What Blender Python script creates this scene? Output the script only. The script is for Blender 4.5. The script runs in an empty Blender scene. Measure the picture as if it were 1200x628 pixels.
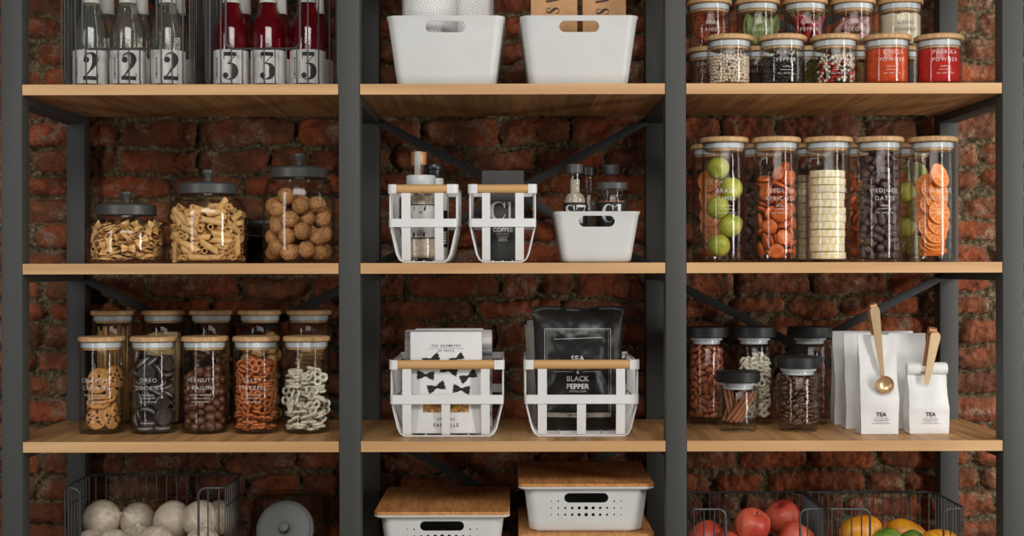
import bpy, bmesh, math, random
import numpy as np
from mathutils import Vector, Matrix, Euler, noise

PI = math.pi
rng = random.Random(7)
scene = bpy.context.scene
COL = scene.collection

# ------------------------------------------------------------------ camera scale
S = 0.0015            # metres per photo pixel in the plane of the shelf fronts (y = 0)
D = 2.4               # camera distance from that plane
ZC = 1.25             # camera height
def K(y): return S * (1 + y / D)
def WX(px, y=0.0): return (px - 600) * K(y)
def WZ(py, y=0.0): return ZC + (314 - py) * K(y)

Z0, Z1, Z2, Z3, Z4 = ZC + .642, ZC + .324, ZC + .009, ZC - .3045, ZC - .6195   # shelf tops
TH = .0185

# ------------------------------------------------------------------ mesh builder
class MB:
    def __init__(s): s.v = []; s.f = []; s.m = []
    def add(s, vs, fs, m=0, M=None):
        b = len(s.v)
        if M is None: s.v += [tuple(v) for v in vs]
        else: s.v += [tuple(M @ Vector(v)) for v in vs]
        s.f += [tuple(b + i for i in f) for f in fs]; s.m += [m] * len(fs)
        return s
    def box(s, c, d, m=0, M=None):
        x, y, z = c; a, b, e = d[0] / 2, d[1] / 2, d[2] / 2
        vs = [(x+i*a, y+j*b, z+k*e) for k in (-1, 1) for j in (-1, 1) for i in (-1, 1)]
        return s.add(vs, [(0,2,3,1), (4,5,7,6), (0,1,5,4), (2,6,7,3), (0,4,6,2), (1,3,7,5)], m, M)
    def bbox(s, c, d, bev, m=0, M=None, seg=2):
        bm = bmesh.new(); bmesh.ops.create_cube(bm, size=1)
        for v in bm.verts: v.co = Vector((c[0]+v.co.x*d[0], c[1]+v.co.y*d[1], c[2]+v.co.z*d[2]))
        bmesh.ops.bevel(bm, geom=list(bm.edges), offset=bev, segments=seg, affect='EDGES', profile=.5)
        s.bm(bm, m, M); bm.free(); return s
    def bm(s, bm, m=0, M=None):
        bm.verts.index_update()
        return s.add([v.co.copy() for v in bm.verts], [[v.index for v in f.verts] for f in bm.faces], m, M)
    def lathe(s, prof, n=48, m=0, M=None, closed=False):
        vs, rings = [], []
        for r, z in prof:
            if r <= 1e-7: rings.append([len(vs)]); vs.append((0, 0, z))
            else:
                rings.append(list(range(len(vs), len(vs)+n)))
                vs += [(r*math.cos(2*PI*i/n), r*math.sin(2*PI*i/n), z) for i in range(n)]
        fs = []
        pairs = list(zip(rings, rings[1:])) + ([(rings[-1], rings[0])] if closed else [])
        for a, b in pairs:
            for i in range(n):
                j = (i+1) % n
                if len(a) == 1 and len(b) == 1: continue
                if len(a) == 1: fs.append((a[0], b[j], b[i]))
                elif len(b) == 1: fs.append((a[i], a[j], b[0]))
                else: fs.append((a[i], a[j], b[j], b[i]))
        return s.add(vs, fs, m, M)
    def tube(s, path, r, n=8, m=0, M=None, closed=False, caps=True):
        P = [Vector(p) for p in path]; L = len(P)
        R = r if isinstance(r, (list, tuple)) else [r] * L
        vs, fs = [], []
        up = None
        for i, p in enumerate(P):
            if closed: t = (P[(i+1) % L] - P[i-1])
            else: t = P[min(i+1, L-1)] - P[max(i-1, 0)]
            t.normalize()
            if up is None:
                up = Vector((0, 0, 1)) if abs(t.z) < .9 else Vector((1, 0, 0))
            a = t.cross(up)
            if a.length < 1e-5: a = t.orthogonal()
            a.normalize(); b = a.cross(t).normalized(); up = b
            for k in range(n):
                q = 2*PI*k/n
                vs.append(p + (a*math.cos(q) + b*math.sin(q)) * R[i])
        for i in range(L if closed else L-1):
            for k in range(n):
                k2 = (k+1) % n; i2 = (i+1) % L
                fs.append((i*n+k, i*n+k2, i2*n+k2, i2*n+k))
        if caps and not closed:
            fs.append(tuple(reversed(range(n)))); fs.append(tuple((L-1)*n+k for k in range(n)))
        return s.add(vs, fs, m, M)
    def loft(s, secs, m=0, M=None, cap0=True, cap1=True):
        n = len(secs[0]); vs = [p for q in secs for p in q]; fs = []
        for i in range(len(secs)-1):
            for k in range(n):
                k2 = (k+1) % n
                fs.append((i*n+k, i*n+k2, (i+1)*n+k2, (i+1)*n+k))
        if cap0: fs.append(tuple(reversed(range(n))))
        if cap1: fs.append(tuple((len(secs)-1)*n+k for k in range(n)))
        return s.add(vs, fs, m, M)
    def grid(s, fn, nu, nv, m=0, M=None):
        vs = [fn(i/nu, j/nv) for j in range(nv+1) for i in range(nu+1)]
        fs = [(j*(nu+1)+i, j*(nu+1)+i+1, (j+1)*(nu+1)+i+1, (j+1)*(nu+1)+i) for j in range(nv) for i in range(nu)]
        return s.add(vs, fs, m, M)
    def mesh(s, name, mats, smooth=38):
        me = bpy.data.meshes.new(name)
        me.from_pydata(s.v, [], s.f)
        if not isinstance(mats, (list, tuple)): mats = [mats]
        for k in mats: me.materials.append(k)
        if len(mats) > 1: me.polygons.foreach_set('material_index', s.m)
        bm = bmesh.new(); bm.from_mesh(me)
        bmesh.ops.recalc_face_normals(bm, faces=bm.faces); bm.to_mesh(me); bm.free()
        if smooth:
            me.shade_smooth(); me.set_sharp_from_angle(angle=math.radians(smooth))
        return me

def obj(name, data, mats=None, parent=None, loc=None, rot=None, smooth=38, label=None):
    me = data.mesh(name, mats, smooth) if isinstance(data, MB) else data
    o = bpy.data.objects.new(name, me); COL.objects.link(o)
    if parent is not None: o.parent = parent
    if loc is not None: o.location = loc
    if rot is not None: o.rotation_euler = rot
    if label: o['label'] = label
    return o

def tag(o, label, cat, group=None, kind=None):
    o['label'] = label; o['category'] = cat
    if group: o['group'] = group
    if kind: o['kind'] = kind
    return o

def thing(name, label, cat, loc=(0, 0, 0), rz=0.0, group=None):
    o = bpy.data.objects.new(name, None); COL.objects.link(o)
    o.empty_display_size = .02; o.location = loc; o.rotation_euler = (0, 0, rz)
    return tag(o, label, cat, group)

def copy_tree(o, parent=None):
    c = o.copy(); COL.objects.link(c)
    if parent is not None: c.parent = parent
    for ch in list(KIDS.get(o, [])): copy_tree(ch, c)
    return c
KIDS = {}
def kids(o, *ch): KIDS[o] = list(ch)

def rrect(w, d, r, n=5, cx=0, cy=0, z=0):
    r = min(r, w/2-1e-5, d/2-1e-5); out = []
    for (sx, sy, a0) in ((1, 1, 0), (-1, 1, PI/2), (-1, -1, PI), (1, -1, 1.5*PI)):
        for k in range(n+1):
            a = a0 + PI/2*k/n
            out.append((cx + sx*(w/2-r) + r*math.cos(a), cy + sy*(d/2-r) + r*math.sin(a), z))
    return out

def boolean_cut(me, cutter, mat=None):
    a = bpy.data.objects.new('tmp_a', me); b = bpy.data.objects.new('tmp_b', cutter)
    COL.objects.link(a); COL.objects.link(b)
    md = a.modifiers.new('b', 'BOOLEAN'); md.object = b; md.operation = 'DIFFERENCE'; md.solver = 'EXACT'
    dg = bpy.context.evaluated_depsgraph_get(); dg.update()
    out = bpy.data.meshes.new_from_object(a.evaluated_get(dg), depsgraph=dg)
    bpy.data.objects.remove(a); bpy.data.objects.remove(b)
    out.shade_smooth(); out.set_sharp_from_angle(angle=math.radians(38))
    return out

# ------------------------------------------------------------------ lettering
_tc = {}
def text_geo(s, size, bold=0.0, spacing=1.0):
    key = (s, bold, spacing)
    if key not in _tc:
        cu = bpy.data.curves.new('t', 'FONT'); cu.body = s; cu.size = 1.0; cu.offset = bold
        cu.space_character = spacing; cu.resolution_u = 3
        o = bpy.data.objects.new('t', cu); COL.objects.link(o)
        dg = bpy.context.evaluated_depsgraph_get(); dg.update()
        me = bpy.data.meshes.new_from_object(o.evaluated_get(dg), depsgraph=dg)
        vs = [(v.co.x, v.co.y) for v in me.vertices]; fs = [tuple(p.vertices) for p in me.polygons]
        bpy.data.objects.remove(o); bpy.data.meshes.remove(me); bpy.data.curves.remove(cu)
        x0 = min(v[0] for v in vs); x1 = max(v[0] for v in vs)
        vs = [(v[0]-(x0+x1)/2, v[1]) for v in vs]
        _tc[key] = (vs, fs, x1-x0)
    vs, fs, w = _tc[key]
    return [(x*size, y*size) for x, y in vs], fs, w*size

def smooth_path(pts, n=8):
    P = [np.array(p, float) for p in pts]
    P = [2*P[0]-P[1]] + P + [2*P[-1]-P[-2]]
    out = []
    for i in range(1, len(P)-2):
        for k in range(n):
            t = k/n
            out.append(.5*((2*P[i]) + (-P[i-1]+P[i+1])*t + (2*P[i-1]-5*P[i]+4*P[i+1]-P[i+2])*t*t + (-P[i-1]+3*P[i]-3*P[i+1]+P[i+2])*t**3))
    out.append(P[-2]); return out

def glyph(ch):
    """Didone numerals and capitals as flat shapes in a unit-high box: returns verts (x, y) and faces."""
    V, F = [], []
    def rib(pts, n=8):
        sp = smooth_path(pts, n); b = len(V)
        for i, p in enumerate(sp):
            q = sp[min(i+1, len(sp)-1)] - sp[max(i-1, 0)]
            l = math.hypot(q[0], q[1]) or 1; nx, ny = -q[1]/l, q[0]/l
            w = max(p[2], .012)/2
            for k in range(6): t = 1-k*.4; V.append((p[0]+nx*w*t, p[1]+ny*w*t))
        for i in range(len(sp)-1):
            for k in range(5): F.append((b+6*i+k, b+6*i+k+1, b+6*i+k+7, b+6*i+k+6))
    def rect(x0, y0, x1, y1):
        n = max(1, round((x1-x0)/.05))
        for i in range(n):
            xa, xb = x0+(x1-x0)*i/n, x0+(x1-x0)*(i+1)/n
            b = len(V); V.extend([(xa, y0), (xb, y0), (xb, y1), (xa, y1)]); F.append((b, b+1, b+2, b+3))
    def ball(x, y, r):
        b = len(V); V.extend([(x+r*math.cos(2*PI*i/14), y+r*math.sin(2*PI*i/14)) for i in range(14)]); F.append(tuple(range(b, b+14)))
    if ch == '2':
        ball(.15, .73, .11)
        rib([(.06,.76,.02),(.13,.91,.04),(.28,.975,.055),(.41,.92,.14),(.47,.75,.23),(.41,.55,.15),(.25,.3,.06),(.06,.07,.045)])
        rect(.03, 0, .57, .145); rib([(.55,.02,.03),(.56,.12,.03),(.58,.26,.025)], 2)
    elif ch == '3':
        rect(.06, .86, .52, 1); rect(.06, .74, .085, .95)
        rib([(.5,.9,.03),(.35,.73,.03),(.2,.57,.03)], 3)
        rib([(.2,.58,.03),(.33,.58,.07),(.45,.48,.18),(.48,.29,.24),(.42,.1,.14),(.26,.015,.04),(.12,.05,.03),(.06,.14,.03)])
        ball(.13, .16, .105)
    elif ch == 'S':
        rib([(.47,.72,.025),(.43,.88,.025),(.34,.965,.03),(.22,.97,.05),(.11,.87,.11),(.12,.72,.14),(.24,.57,.19),(.38,.42,.19),(.46,.26,.13),(.42,.1,.07),(.28,.015,.04),(.14,.06,.03),(.06,.2,.02)])
        rect(.455, .68, .49, .99); rect(.045, .01, .08, .32)
    elif ch == 'C':
        rib([(.52,.68,.025),(.48,.87,.03),(.36,.975,.035),(.2,.92,.09),(.1,.72,.16),(.08,.5,.18),(.1,.28,.16),(.2,.08,.09),(.36,.02,.035),(.48,.1,.03),(.54,.3,.02)])
        rect(.51, .66, .54, .98)
    elif ch == '1':
        rect(.2, 0, .36, 1); rib([(.06,.84,.03),(.14,.9,.03),(.22,.985,.04)], 3); rect(.1, 0, .46, .03)
    elif ch == '7':
        rect(.04, .87, .54, 1); rect(.04, .72, .07, .95); rib([(.52,.92,.03),(.38,.6,.07),(.28,.3,.13),(.25,0,.17)])
    elif ch == 'V':
        rib([(.1,1,.16),(.29,.03,.15)], 2); rib([(.29,.03,.03),(.5,1,.03)], 2); rect(0, .97, .24, 1); rect(.42, .97, .6, 1)
    elif ch == 'E':
        rect(.08, 0, .25, 1); rect(.02, .965, .5, 1); rect(.02, 0, .52, .035); rect(.25, .48, .4, .515); rect(.47, .74, .5, 1); rect(.49, 0, .52, .28); rect(.385, .38, .41, .62)
    return V, F

def flat_text(mb, s, x, z, size, y, bold=0.0, spacing=1.0, m=0, rot=0.0, maxw=None):
    vs, fs, w = text_geo(s, size, bold, spacing)
    k = 1.0 if not maxw or w <= maxw else maxw/w
    c, sn = math.cos(rot), math.sin(rot)
    mb.add([(x + (a*k*c - b*sn), y, z + (a*k*sn + b*c)) for a, b in vs], fs, m)

def flat_glyph(mb, ch, x, z, h, y, m=0, rot=0.0, wide=1.0):
    vs, fs = glyph(ch); c, sn = math.cos(rot), math.sin(rot)
    mb.add([(x + (a*wide*h*c - b*h*sn), y, z + (a*wide*h*sn + b*h*c)) for a, b in vs], fs, m)

def wrap(vs, R, th0, z0, rot=0.0):
    c, sn = math.cos(rot), math.sin(rot); out = []
    for a, b in vs:
        u, w = a*c - b*sn, a*sn + b*c
        t = th0 + u/R
        out.append((R*math.sin(t), -R*math.cos(t), z0 + w))
    return out

def round_text(mb, s, R, th0, z, size, bold=0.0, spacing=1.0, m=0, rot=0.0):
    vs, fs, w = text_geo(s, size, bold, spacing); mb.add(wrap(vs, R, th0, z, rot), fs, m)

def round_rule(mb, R, th0, z, w, h, m=0):
    n = 8
    mb.grid(lambda u, v: (R*math.sin(th0 + (u-.5)*w/R), -R*math.cos(th0 + (u-.5)*w/R), z + (v-.5)*h), n, 1, m)

# ------------------------------------------------------------------ materials
def nodes_of(name):
    m = bpy.data.materials.new(name); m.use_nodes = True
    nt = m.node_tree; nt.nodes.clear()
    return m, nt, nt.nodes.new, nt.links.new

def srgb(r, g, b):
    f = lambda c: ((c/255+.055)/1.055)**2.4 if c > 10 else c/255/12.92
    return (f(r), f(g), f(b))

def pm(name, col, rough=.5, metal=0.0, var=.12, scale=60, bump=0.0, bscale=None, rand=0.0, spec=.5, coat=0.0, sss=0.0, col2=None, stretch=(1, 1, 1), speck=None, trans=0.0):
    """Principled surface with noise colour variation, optional second colour, specks, bump and per-object tone."""
    m, nt, N, L = nodes_of(name)
    out = N('ShaderNodeOutputMaterial'); p = N('ShaderNodeBsdfPrincipled'); L(p.outputs[0], out.inputs[0])
    tc = N('ShaderNodeTexCoord'); mp = N('ShaderNodeMapping'); mp.inputs['Scale'].default_value = stretch
    L(tc.outputs['Object'], mp.inputs[0])
    ns = N('ShaderNodeTexNoise'); ns.inputs['Scale'].default_value = scale; ns.inputs['Detail'].default_value = 4; L(mp.outputs[0], ns.inputs[0])
    cr = N('ShaderNodeValToRGB'); L(ns.outputs['Fac'], cr.inputs[0])
    c2 = col2 or tuple(c*(1-var*1.6) for c in col); c1 = col if col2 else tuple(min(1, c*(1+var*.6)) for c in col)
    cr.color_ramp.elements[0].position = .32; cr.color_ramp.elements[1].position = .68
    cr.color_ramp.elements[0].color = (*c2, 1); cr.color_ramp.elements[1].color = (*c1, 1)
    src = cr.outputs[0]
    if speck:
        sc, thr, scol = speck
        n2 = N('ShaderNodeTexNoise'); n2.inputs['Scale'].default_value = sc; n2.inputs['Detail'].default_value = 1; L(tc.outputs['Object'], n2.inputs[0])
        r2 = N('ShaderNodeValToRGB'); r2.color_ramp.elements[0].position = thr; r2.color_ramp.elements[1].position = thr+.04
        L(n2.outputs['Fac'], r2.inputs[0]); mx = N('ShaderNodeMix'); mx.data_type = 'RGBA'
        L(r2.outputs[0], mx.inputs['Factor']); L(src, mx.inputs[6]); mx.inputs[7].default_value = (*scol, 1); src = mx.outputs[2]
    if rand:
        oi = N('ShaderNodeObjectInfo'); mr = N('ShaderNodeMapRange'); L(oi.outputs['Random'], mr.inputs[0])
        mr.inputs[3].default_value = 1-rand; mr.inputs[4].default_value = 1+rand*.6
        hs = N('ShaderNodeHueSaturation'); L(mr.outputs[0], hs.inputs['Value']); L(src, hs.inputs['Color']); src = hs.outputs[0]
    L(src, p.inputs['Base Color'])
    p.inputs['Roughness'].default_value = rough; p.inputs['Metallic'].default_value = metal
    p.inputs['Specular IOR Level'].default_value = spec; p.inputs['Coat Weight'].default_value = coat; p.inputs['Coat Roughness'].default_value = .08
    if sss:
        p.inputs['Subsurface Weight'].default_value = sss; p.inputs['Subsurface Radius'].default_value = (.01, .006, .004); p.inputs['Subsurface Scale'].default_value = .5
    if bump:
        n3 = N('ShaderNodeTexNoise'); n3.inputs['Scale'].default_value = bscale or scale*2; n3.inputs['Detail'].default_value = 5; L(mp.outputs[0], n3.inputs[0])
        b = N('ShaderNodeBump'); b.inputs['Strength'].default_value = bump; b.inputs['Distance'].default_value = .002
        L(n3.outputs['Fac'], b.inputs['Height']); L(b.outputs[0], p.inputs['Normal'])
    return m

def clear(name, tint=(.97, .98, .97), edge=(.62, .66, .64), rough=.015, body=0.0, bodycol=(1, 1, 1), gloss=1.0, spec0=.035):
    """Clear thin walled material: lets light straight through, reflects by angle, darker where the wall is seen edge on."""
    m, nt, N, L = nodes_of(name)
    out = N('ShaderNodeOutputMaterial')
    lw = N('ShaderNodeLayerWeight'); lw.inputs[0].default_value = .5
    pw = N('ShaderNodeMath'); pw.operation = 'POWER'; L(lw.outputs['Facing'], pw.inputs[0]); pw.inputs[1].default_value = 4.5
    fr = N('ShaderNodeMapRange'); L(pw.outputs[0], fr.inputs[0]); fr.inputs[3].default_value = spec0*gloss; fr.inputs[4].default_value = .75*gloss
    p2 = N('ShaderNodeMath'); p2.operation = 'POWER'; L(lw.outputs['Facing'], p2.inputs[0]); p2.inputs[1].default_value = 3.5
    mx = N('ShaderNodeMix'); mx.data_type = 'RGBA'; L(p2.outputs[0], mx.inputs['Factor']); mx.inputs[6].default_value = (*tint, 1); mx.inputs[7].default_value = (*edge, 1)
    tr = N('ShaderNodeBsdfTransparent'); L(mx.outputs[2], tr.inputs[0])
    gl = N('ShaderNodeBsdfAnisotropic'); gl.inputs['Roughness'].default_value = rough
    base = tr.outputs[0]
    if body:
        tl = N('ShaderNodeBsdfTranslucent'); tl.inputs[0].default_value = (*bodycol, 1)
        df = N('ShaderNodeBsdfDiffuse'); df.inputs[0].default_value = (*bodycol, 1)
        a = N('ShaderNodeMixShader'); a.inputs[0].default_value = .5; L(tl.outputs[0], a.inputs[1]); L(df.outputs[0], a.inputs[2])
        b = N('ShaderNodeMixShader'); b.inputs[0].default_value = body; L(base, b.inputs[1]); L(a.outputs[0], b.inputs[2]); base = b.outputs[0]
    ms = N('ShaderNodeMixShader'); L(fr.outputs[0], ms.inputs[0]); L(base, ms.inputs[1]); L(gl.outputs[0], ms.inputs[2])
    L(ms.outputs[0], out.inputs[0])
    return m

def wood(name, light, dark, axis='y', stave=.0, fine=260, rough=.45, contrast=1.0, coarse=9):
    """Timber with grain stretched along one axis and optional glued staves across."""
    m, nt, N, L = nodes_of(name)
    out = N('ShaderNodeOutputMaterial'); p = N('ShaderNodeBsdfPrincipled'); L(p.outputs[0], out.inputs[0])
    tc = N('ShaderNodeTexCoord'); mp = N('ShaderNodeMapping'); L(tc.outputs['Object'], mp.inputs[0])
    s = {'x': (.06, 1, 1), 'y': (1, .06, 1), 'z': (1, 1, .06)}[axis]
    mp.inputs['Scale'].default_value = s
    src_vec = mp.outputs[0]
    if stave:
        sx = N('ShaderNodeSeparateXYZ'); L(tc.outputs['Object'], sx.inputs[0])
        dv = N('ShaderNodeMath'); dv.operation = 'DIVIDE'; L(sx.outputs[0], dv.inputs[0]); dv.inputs[1].default_value = stave
        fl = N('ShaderNodeMath'); fl.operation = 'FLOOR'; L(dv.outputs[0], fl.inputs[0])
        wn = N('ShaderNodeTexWhiteNoise'); wn.noise_dimensions = '1D'; L(fl.outputs[0], wn.inputs['W'])
        ad = N('ShaderNodeVectorMath'); ad.operation = 'MULTIPLY_ADD'; L(wn.outputs['Color'], ad.inputs[0]); ad.inputs[1].default_value = (1.7, .23, 0); L(src_vec, ad.inputs[2]); src_vec = ad.outputs[0]
    n1 = N('ShaderNodeTexNoise'); n1.inputs['Scale'].default_value = coarse; n1.inputs['Detail'].default_value = 3; n1.inputs['Distortion'].default_value = 1.2; L(src_vec, n1.inputs[0])
    wv = N('ShaderNodeMath'); wv.operation = 'MULTIPLY'; L(n1.outputs['Fac'], wv.inputs[0]); wv.inputs[1].default_value = 9
    pp = N('ShaderNodeMath'); pp.operation = 'PINGPONG'; L(wv.outputs[0], pp.inputs[0]); pp.inputs[1].default_value = 1
    n2 = N('ShaderNodeTexNoise'); n2.inputs['Scale'].default_value = fine; n2.inputs['Detail'].default_value = 3; L(src_vec, n2.inputs[0])
    mm = N('ShaderNodeMix'); mm.inputs[0].default_value = .45; L(pp.outputs[0], mm.inputs[2]); L(n2.outputs['Fac'], mm.inputs[3])
    cr = N('ShaderNodeValToRGB'); L(mm.outputs[0], cr.inputs[0])
    cr.color_ramp.elements[0].position = .5-.35/contrast; cr.color_ramp.elements[1].position = .5+.25/contrast
    cr.color_ramp.elements[0].color = (*dark, 1); cr.color_ramp.elements[1].color = (*light, 1)
    src = cr.outputs[0]
    if stave:
        mr = N('ShaderNodeMapRange'); L(wn.outputs['Value'], mr.inputs[0]); mr.inputs[3].default_value = .72; mr.inputs[4].default_value = 1.12
        hs = N('ShaderNodeHueSaturation'); L(mr.outputs[0], hs.inputs['Value']); L(src, hs.inputs['Color']); src = hs.outputs[0]
    L(src, p.inputs['Base Color']); p.inputs['Roughness'].default_value = rough; p.inputs['Specular IOR Level'].default_value = .35
    b = N('ShaderNodeBump'); b.inputs['Strength'].default_value = .15; b.inputs['Distance'].default_value = .001; L(n2.outputs['Fac'], b.inputs['Height']); L(b.outputs[0], p.inputs['Normal'])
    return m

def colattr(name, rough=.45, spec=.4, sss=0.0, bump=0.0, rand=.1, nscale=120, namt=.2):
    """Base colour from the mesh's own colour attribute, broken up by noise."""
    m, nt, N, L = nodes_of(name)
    out = N('ShaderNodeOutputMaterial'); p = N('ShaderNodeBsdfPrincipled'); L(p.outputs[0], out.inputs[0])
    at = N('ShaderNodeAttribute'); at.attribute_name = 'Col'
    tc = N('ShaderNodeTexCoord'); n = N('ShaderNodeTexNoise'); n.inputs['Scale'].default_value = nscale; n.inputs['Detail'].default_value = 4; L(tc.outputs['Object'], n.inputs[0])
    oi = N('ShaderNodeObjectInfo')
    mr = N('ShaderNodeMapRange'); L(n.outputs['Fac'], mr.inputs[0]); mr.inputs[3].default_value = 1-namt; mr.inputs[4].default_value = 1+namt
    m2 = N('ShaderNodeMapRange'); L(oi.outputs['Random'], m2.inputs[0]); m2.inputs[3].default_value = 1-rand; m2.inputs[4].default_value = 1+rand
    mu = N('ShaderNodeMath'); mu.operation = 'MULTIPLY'; L(mr.outputs[0], mu.inputs[0]); L(m2.outputs[0], mu.inputs[1])
    hs = N('ShaderNodeHueSaturation'); L(mu.outputs[0], hs.inputs['Value']); L(at.outputs['Color'], hs.inputs['Color']); L(hs.outputs[0], p.inputs['Base Color'])
    p.inputs['Roughness'].default_value = rough; p.inputs['Specular IOR Level'].default_value = spec
    if bump:
        b = N('ShaderNodeBump'); b.inputs['Strength'].default_value = bump; b.inputs['Distance'].default_value = .002; L(n.outputs['Fac'], b.inputs['Height']); L(b.outputs[0], p.inputs['Normal'])
    return m

def paint(me, fn):
    a = me.color_attributes.new('Col', 'FLOAT_COLOR', 'POINT')
    for i, v in enumerate(me.vertices): a.data[i].color = (*fn(v.co), 1)
    return me

STEEL = pm('steel_powdercoat', srgb(64, 65, 62), .6, 0, .06, 400, bump=.08, bscale=900)
BRACE = pm('brace_steel', srgb(30, 30, 30), .6, 0, .06, 300)
EDGE = wood('shelf_edge_oak', srgb(218, 175, 125), srgb(188, 143, 96), 'x', 0, 90, coarse=7, contrast=.8)
BOARD = wood('shelf_board_oak', srgb(212, 164, 108), srgb(158, 112, 68), 'y', .075, 190, coarse=12, contrast=.85)
BAMBOO = wood('bamboo_lid', srgb(212, 174, 126), srgb(178, 134, 88), 'z', 0, 420, contrast=.9, coarse=90)
BAMBOO_TOP = wood('bamboo_veneer', srgb(214, 154, 94), srgb(172, 114, 64), 'y', 0, 520, contrast=.9, coarse=60)
HANDLE = wood('handle_beech', srgb(216, 172, 116), srgb(194, 148, 92), 'x', 0, 140, contrast=.7, coarse=14)
GLASS = clear('jar_glass', (.985, .985, .98), (.52, .53, .51), spec0=.026)
GLASSB = clear('bottle_glass', (.985, .985, .97), (.46, .48, .46), spec0=.035)
GLASSD = clear('smoked_glass', (.25, .24, .22), (.08, .08, .08))
GASKET = pm('silicone_gasket', srgb(200, 207, 210), .4, 0, .03, 30)
WHITE = pm('white_plastic', srgb(216, 217, 214), .38, 0, .02, 20, bump=.03, bscale=1500, spec=.4)
WHITEM = pm('white_painted_steel', srgb(228, 228, 226), .45, 0, .02, 20)
PAPER = pm('white_paper', srgb(226, 226, 224), .75, 0, .03, 40, bump=.12, bscale=60)
LABELP = pm('label_paper', srgb(202, 200, 194), .6, 0, .02, 40)
INK = pm('black_ink', srgb(24, 24, 24), .6, 0, .05, 50)
GREYINK = pm('grey_ink', srgb(110, 110, 108), .6, 0, .05, 50)
WTEXT = pm('white_print', srgb(214, 212, 206), .5, 0, .02, 50)
BROWNINK = pm('brown_ink', srgb(58, 44, 34), .7, 0, .08, 90)
DLID = pm('dark_metal_lid', srgb(78, 78, 76), .42, .2, .05, 200, bump=.03)
BLID = wood('black_stained_lid', srgb(44, 44, 43), srgb(28, 28, 27), 'x', 0, 200, contrast=.8)
BPLAST = pm('black_plastic', srgb(30, 31, 31), .3, 0, .05, 60)
WIRE = pm('dark_wire', srgb(74, 76, 76), .4, .4, .08, 90)
GOLD = pm('brushed_gold', srgb(214, 184, 142), .3, .6, .05, 60)
COPPER = pm('copper_lining', srgb(204, 146, 106), .3, .65, .05, 60)
KRAFT = pm('kraft_paper', srgb(196, 150, 104), .75, 0, .08, 70, bump=.1, bscale=200)
FOIL = pm('black_foil', srgb(42, 42, 42), .32, .25, .08, 40, bump=.25, bscale=22)
FOILG = pm('grey_foil', srgb(190, 186, 180), .5, 0, .08, 40, bump=.2, bscale=25)
POUCH = pm('charcoal_pouch', srgb(48, 48, 47), .55, 0, .08, 40, bump=.2, bscale=30)

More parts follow.
